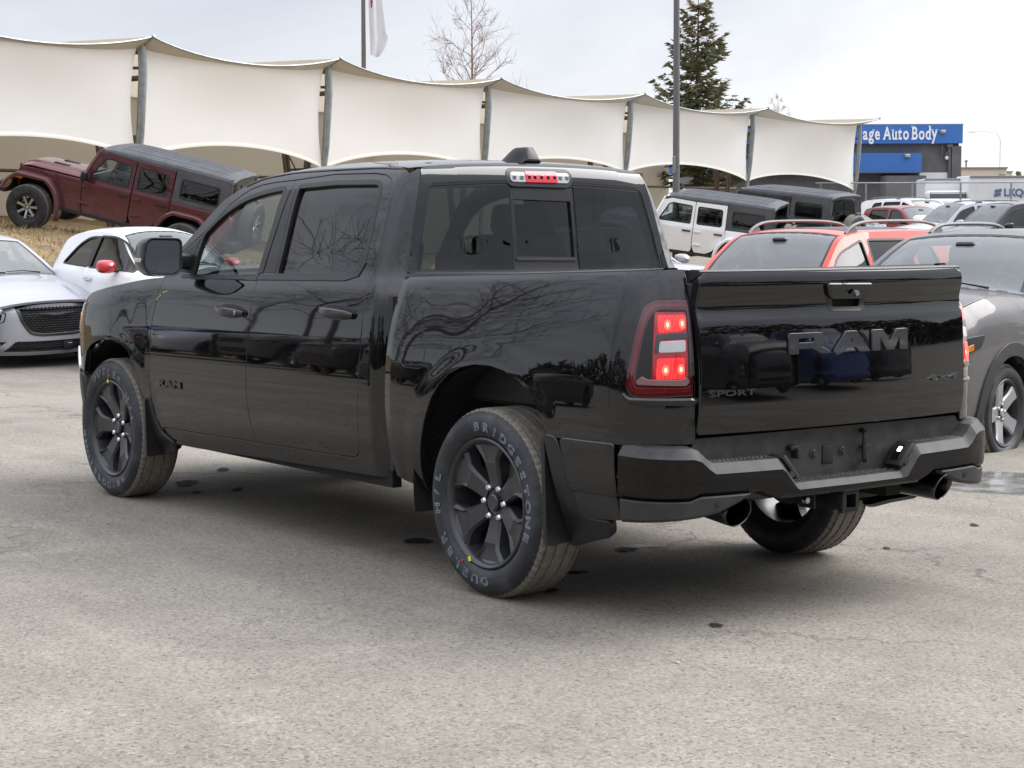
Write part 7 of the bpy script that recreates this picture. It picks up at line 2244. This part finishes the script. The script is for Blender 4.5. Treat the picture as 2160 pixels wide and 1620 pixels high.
def box_truck(label, pos, rz, ln, h, w=2.4, cab=True, logo=False):
    T = empty('box_truck', pos, (0, 0, rz)); tag(T, label, 'truck')
    # local: -y face looks back to the lot, x along the body
    mb = MB(); mb.rbox((0, w/2, h/2+.55), (ln, w, h-.55), .03, 1); bx = mb.build('cargo_box', M['truck_white'], T)
    mb = MB()
    for z in (.98, h+.22): mb.box((0, -.012, z), (ln+.02, .03, .10))
    mb.build('rub_rail', M['lamp_grey'], bx)
    for k in range(int(ln/.6)):
        mb = MB(); mb.box((-ln/2+.3+k*.6, -.006, h/2+.55), (.03, .014, h-.8)); mb.build('side_rib', M['truck_white'], bx)
    if cab:
        mb = MB()
        rows = []
        for y, k in ((-.0, .86), (-.03, .95), (.10, 1.0), (w-.1, 1.0), (w+.03, .95)):
            rows.append([(x*1.0, y-1.9+.0, z) for x, z in ()])
        mb.rbox((0, -1.0, 1.25), (2.0, 2.0, 1.35), .25, 4); mb.rbox((0, -.75, 2.0), (1.85, 1.3, .55), .2, 4); cb_ = mb.build('cab', M['truck_white'], T)
        mb = MB(); mb.rbox((0, -1.42, 2.02), (1.55, .06, .42), .03, 2, Matrix.Rotation(-.5, 3, 'X')); mb.build('windshield', M['glass_tint'], cb_)
        mb = MB(); mb.rbox((0, -2.0, .95), (1.5, .06, .3), .03, 2); mb.build('grille', M['black_plastic'], cb_)
        mb = MB(); mb.rbox((.45, -1.99, 1.42), (.5, .02, .16), .01, 1); mb.build('name_plate', M['logo_blue'], cb_)
    for x in (-ln*.33, ln*.33):
        for y in (.2, w-.2):
            mb = MB(); mb.lathe([(0, .14), (.28, .14), (.42, .12), (.45, .08), (.45, -.08), (.42, -.12), (0, -.12)], 20, 'y', c=(x, y, .45)); mb.build('wheel', M['rubber'], T)
    if logo:
        x0 = logo
        mb = MB()
        for i, (a, b) in enumerate(((0, 1), (1, 0), (1, 1), (0, 0), (2, 1), (2, 0))):
            sh = .0
            mb = MB(); mb.box((x0-.62+a*.10+.03*b, -.02, 2.06+b*.17+.02*a), (.085, .02, .14)); mb.build('logo_block', M['logo_blue'], T)
        v, f = text_mesh('LKQ', .42, .0, .018, .95, align='LEFT')
        w0 = v[:, 0].min()
        for ch, dx in (('L', 0), ('K', .22), ('Q', .48)):
            v, f = text_mesh(ch, .44, .012, .012, align='LEFT')
            mb = MB(); mb.add(np.stack([x0-.25+dx+v[:, 0], -.02-v[:, 2], 2.03+v[:, 1]], 1), f); mb.build('letter', M['logo_blue'], T)
        mb = MB(); mb.add([(x0+.60, -.025, 2.06), (x0+.70, -.025, 2.10), (x0+.72, -.025, 2.22), (x0+.64, -.025, 2.36), (x0+.61, -.025, 2.24), (x0+.57, -.025, 2.16)], [(0, 1, 2, 3, 4, 5)]); mb.build('logo_flame', M['logo_red'], T)
    return T


box_truck('long white box trailer with a blue lettered logo beyond the fence', site(80.2, 23.0, .40), SITE_RZ-math.pi/2, 6.9, 2.62, 2.4, False, -1.75)
box_truck('white cab-over van parked beside the lettered trailer', site(82.0, 18.9, .40), SITE_RZ-math.pi/2-.12, 1.7, 2.55, 4.0, True)

for o_ in list(COL.objects):
    if o_.parent is None and o_.name.startswith('parked_') and not o_.get('group'):
        o_['group'] = 'off-road cars parked on the bank' if o_.name.startswith('parked_jeep') else 'cars parked in the lot'

# ------------------------------------------------------------------ the lot behind the photographer, mirrored in the paint and glass
def find_thing(lbl):
    return [o for o in COL.objects if o.get('label', '').startswith(lbl)][0]


def park_copy(src, loc, heading, label, paint_=None):
    c = dup(find_thing(src), None, loc, (0, 0, heading), label)
    c['group'] = 'cars parked behind the photographer'
    if paint_:
        for o in c.children:
            if o.type == 'MESH' and o.data.materials and o.data.materials[0] and o.data.materials[0].name.endswith('_paint'):
                o.material_slots[0].link = 'OBJECT'; o.material_slots[0].material = M[paint_]
    return c


H = -math.pi/2
for src, x, y, hd, lb, pt in (('pale grey saloon', 12.0, 13.0, H, 'dark saloon opposite the pickup, mirrored in its bed side', 'dark_grey_paint'),
                              ('black four wheel', 16.4, 14.0, H, 'tall black car opposite the pickup, mirrored in its rear door', None),
                              ('dusty grey crossover', 20.6, 14.6, H+.05, 'grey crossover opposite the pickup, mirrored beside the handles', None),
                              ('silver saloon', 25.0, 15.6, H, 'silver saloon opposite the pickup, mirrored as a pale streak', None),
                              ('black four wheel', 29.5, 16.4, H-.04, 'dark blue car opposite the pickup, mirrored near its fender', 'blue_paint'),
                              ('black four wheel', 34.5, 17.5, H-.04, 'black car opposite the pickup, mirrored over its front wheel', None),
                              ('pale silver crossover', -12.6, -2.6, .10, 'silver crossover mirrored in the left half of the tailgate', None),
                              ('dusty grey crossover', -12.9, -6.2, .12, 'grey crossover mirrored in the middle of the tailgate', None),
                              ('black four wheel', -13.2, -9.8, .15, 'blue car mirrored at the far side of the tailgate', 'blue_paint'),
                              ('pale grey saloon', -13.6, -13.4, .15, 'dark saloon mirrored low in the tailgate corner', 'dark_grey_paint')):
    park_copy(src, (x, y, 0.0), hd, lb, pt)

BT = bare_tree('bare_tree', (16.0, 10.4, 0), 14.5, 7.0, 21, 'spreading bare tree mirrored in the rear door glass', mat='bark_dark', nb=24, levels=3, first=.20, thin=.55)
for i, (x, y, s_, rz, lb) in enumerate(((22, 13.4, 1.0, 1.0, 'tall bare tree mirrored in the driver door glass'), (31, 19, 1.0, 2.2, 'bare tree mirrored over the front fender'), (12, 21, .9, 3.3, 'bare tree mirrored in the bed side'), (40, 22, 1.1, 4.1, 'bare tree mirrored beside the mirror arm'))):
    t_ = dup(BT, None, (x, y, 0), (0, 0, rz), lb); t_.scale = (s_, s_, s_); t_['group'] = 'bare trees behind the photographer'
BT['group'] = 'bare trees behind the photographer'

M['far_wood'] = material('far_dark_wood', (.030, .030, .020), .9, noise=(.2, (.055, .045, .030), .4, .6))


def treeline():
    rg = np.random.default_rng(77)
    v, f = [], []
    for _ in range(24000):
        a = R(35+230*rg.random()); r_ = 62+22*rg.random()
        top = 7.5+2.5*math.sin(a*7)+1.8*math.sin(a*17+1)+1.2*math.sin(a*41)
        z = top*rg.random()**1.15
        c = np.array([-2+r_*math.cos(a), 4+r_*math.sin(a), z]); b = len(v)
        v += [tuple(c+rg.normal(0, 1, 3)*np.array([.6, .6, .5])) for _ in range(3)]; f.append((b, b+1, b+2))
    me = bpy.data.meshes.new('treeline'); me.from_pydata(v, [], f)
    o = link('treeline', me, M['far_wood']); o['kind'] = 'stuff'; o['label'] = 'dark wooded skyline behind the photographer'


treeline()
T = empty('showroom', (-42, 2, 0)); tag(T, 'low glass fronted showroom behind the photographer, mirrored in the back glass', 'building')
M['showroom_panel'] = material('showroom_panel', (.62, .63, .64), .45); M['showroom_glass'] = glass('showroom_glass', (.25, .32, .32), ior=1.6)
mb = MB(); mb.box((-6, 0, 2.4), (11, 46, 4.8)); mb.build('wall', M['wall_grey'], T)
mb = MB(); mb.box((.0, 0, 4.6), (1.0, 46.4, 1.7)); mb.build('fascia', M['showroom_panel'], T)
for k in range(15):
    mb = MB(); mb.box((-.30, -21+k*3, 1.9), (.06, 2.86, 3.6)); mb.build('pane', M['showroom_glass'], T)
    mb = MB(); mb.box((-.26, -22.5+k*3, 1.9), (.14, .12, 3.7)); mb.build('mullion', M['lamp_grey'], T)
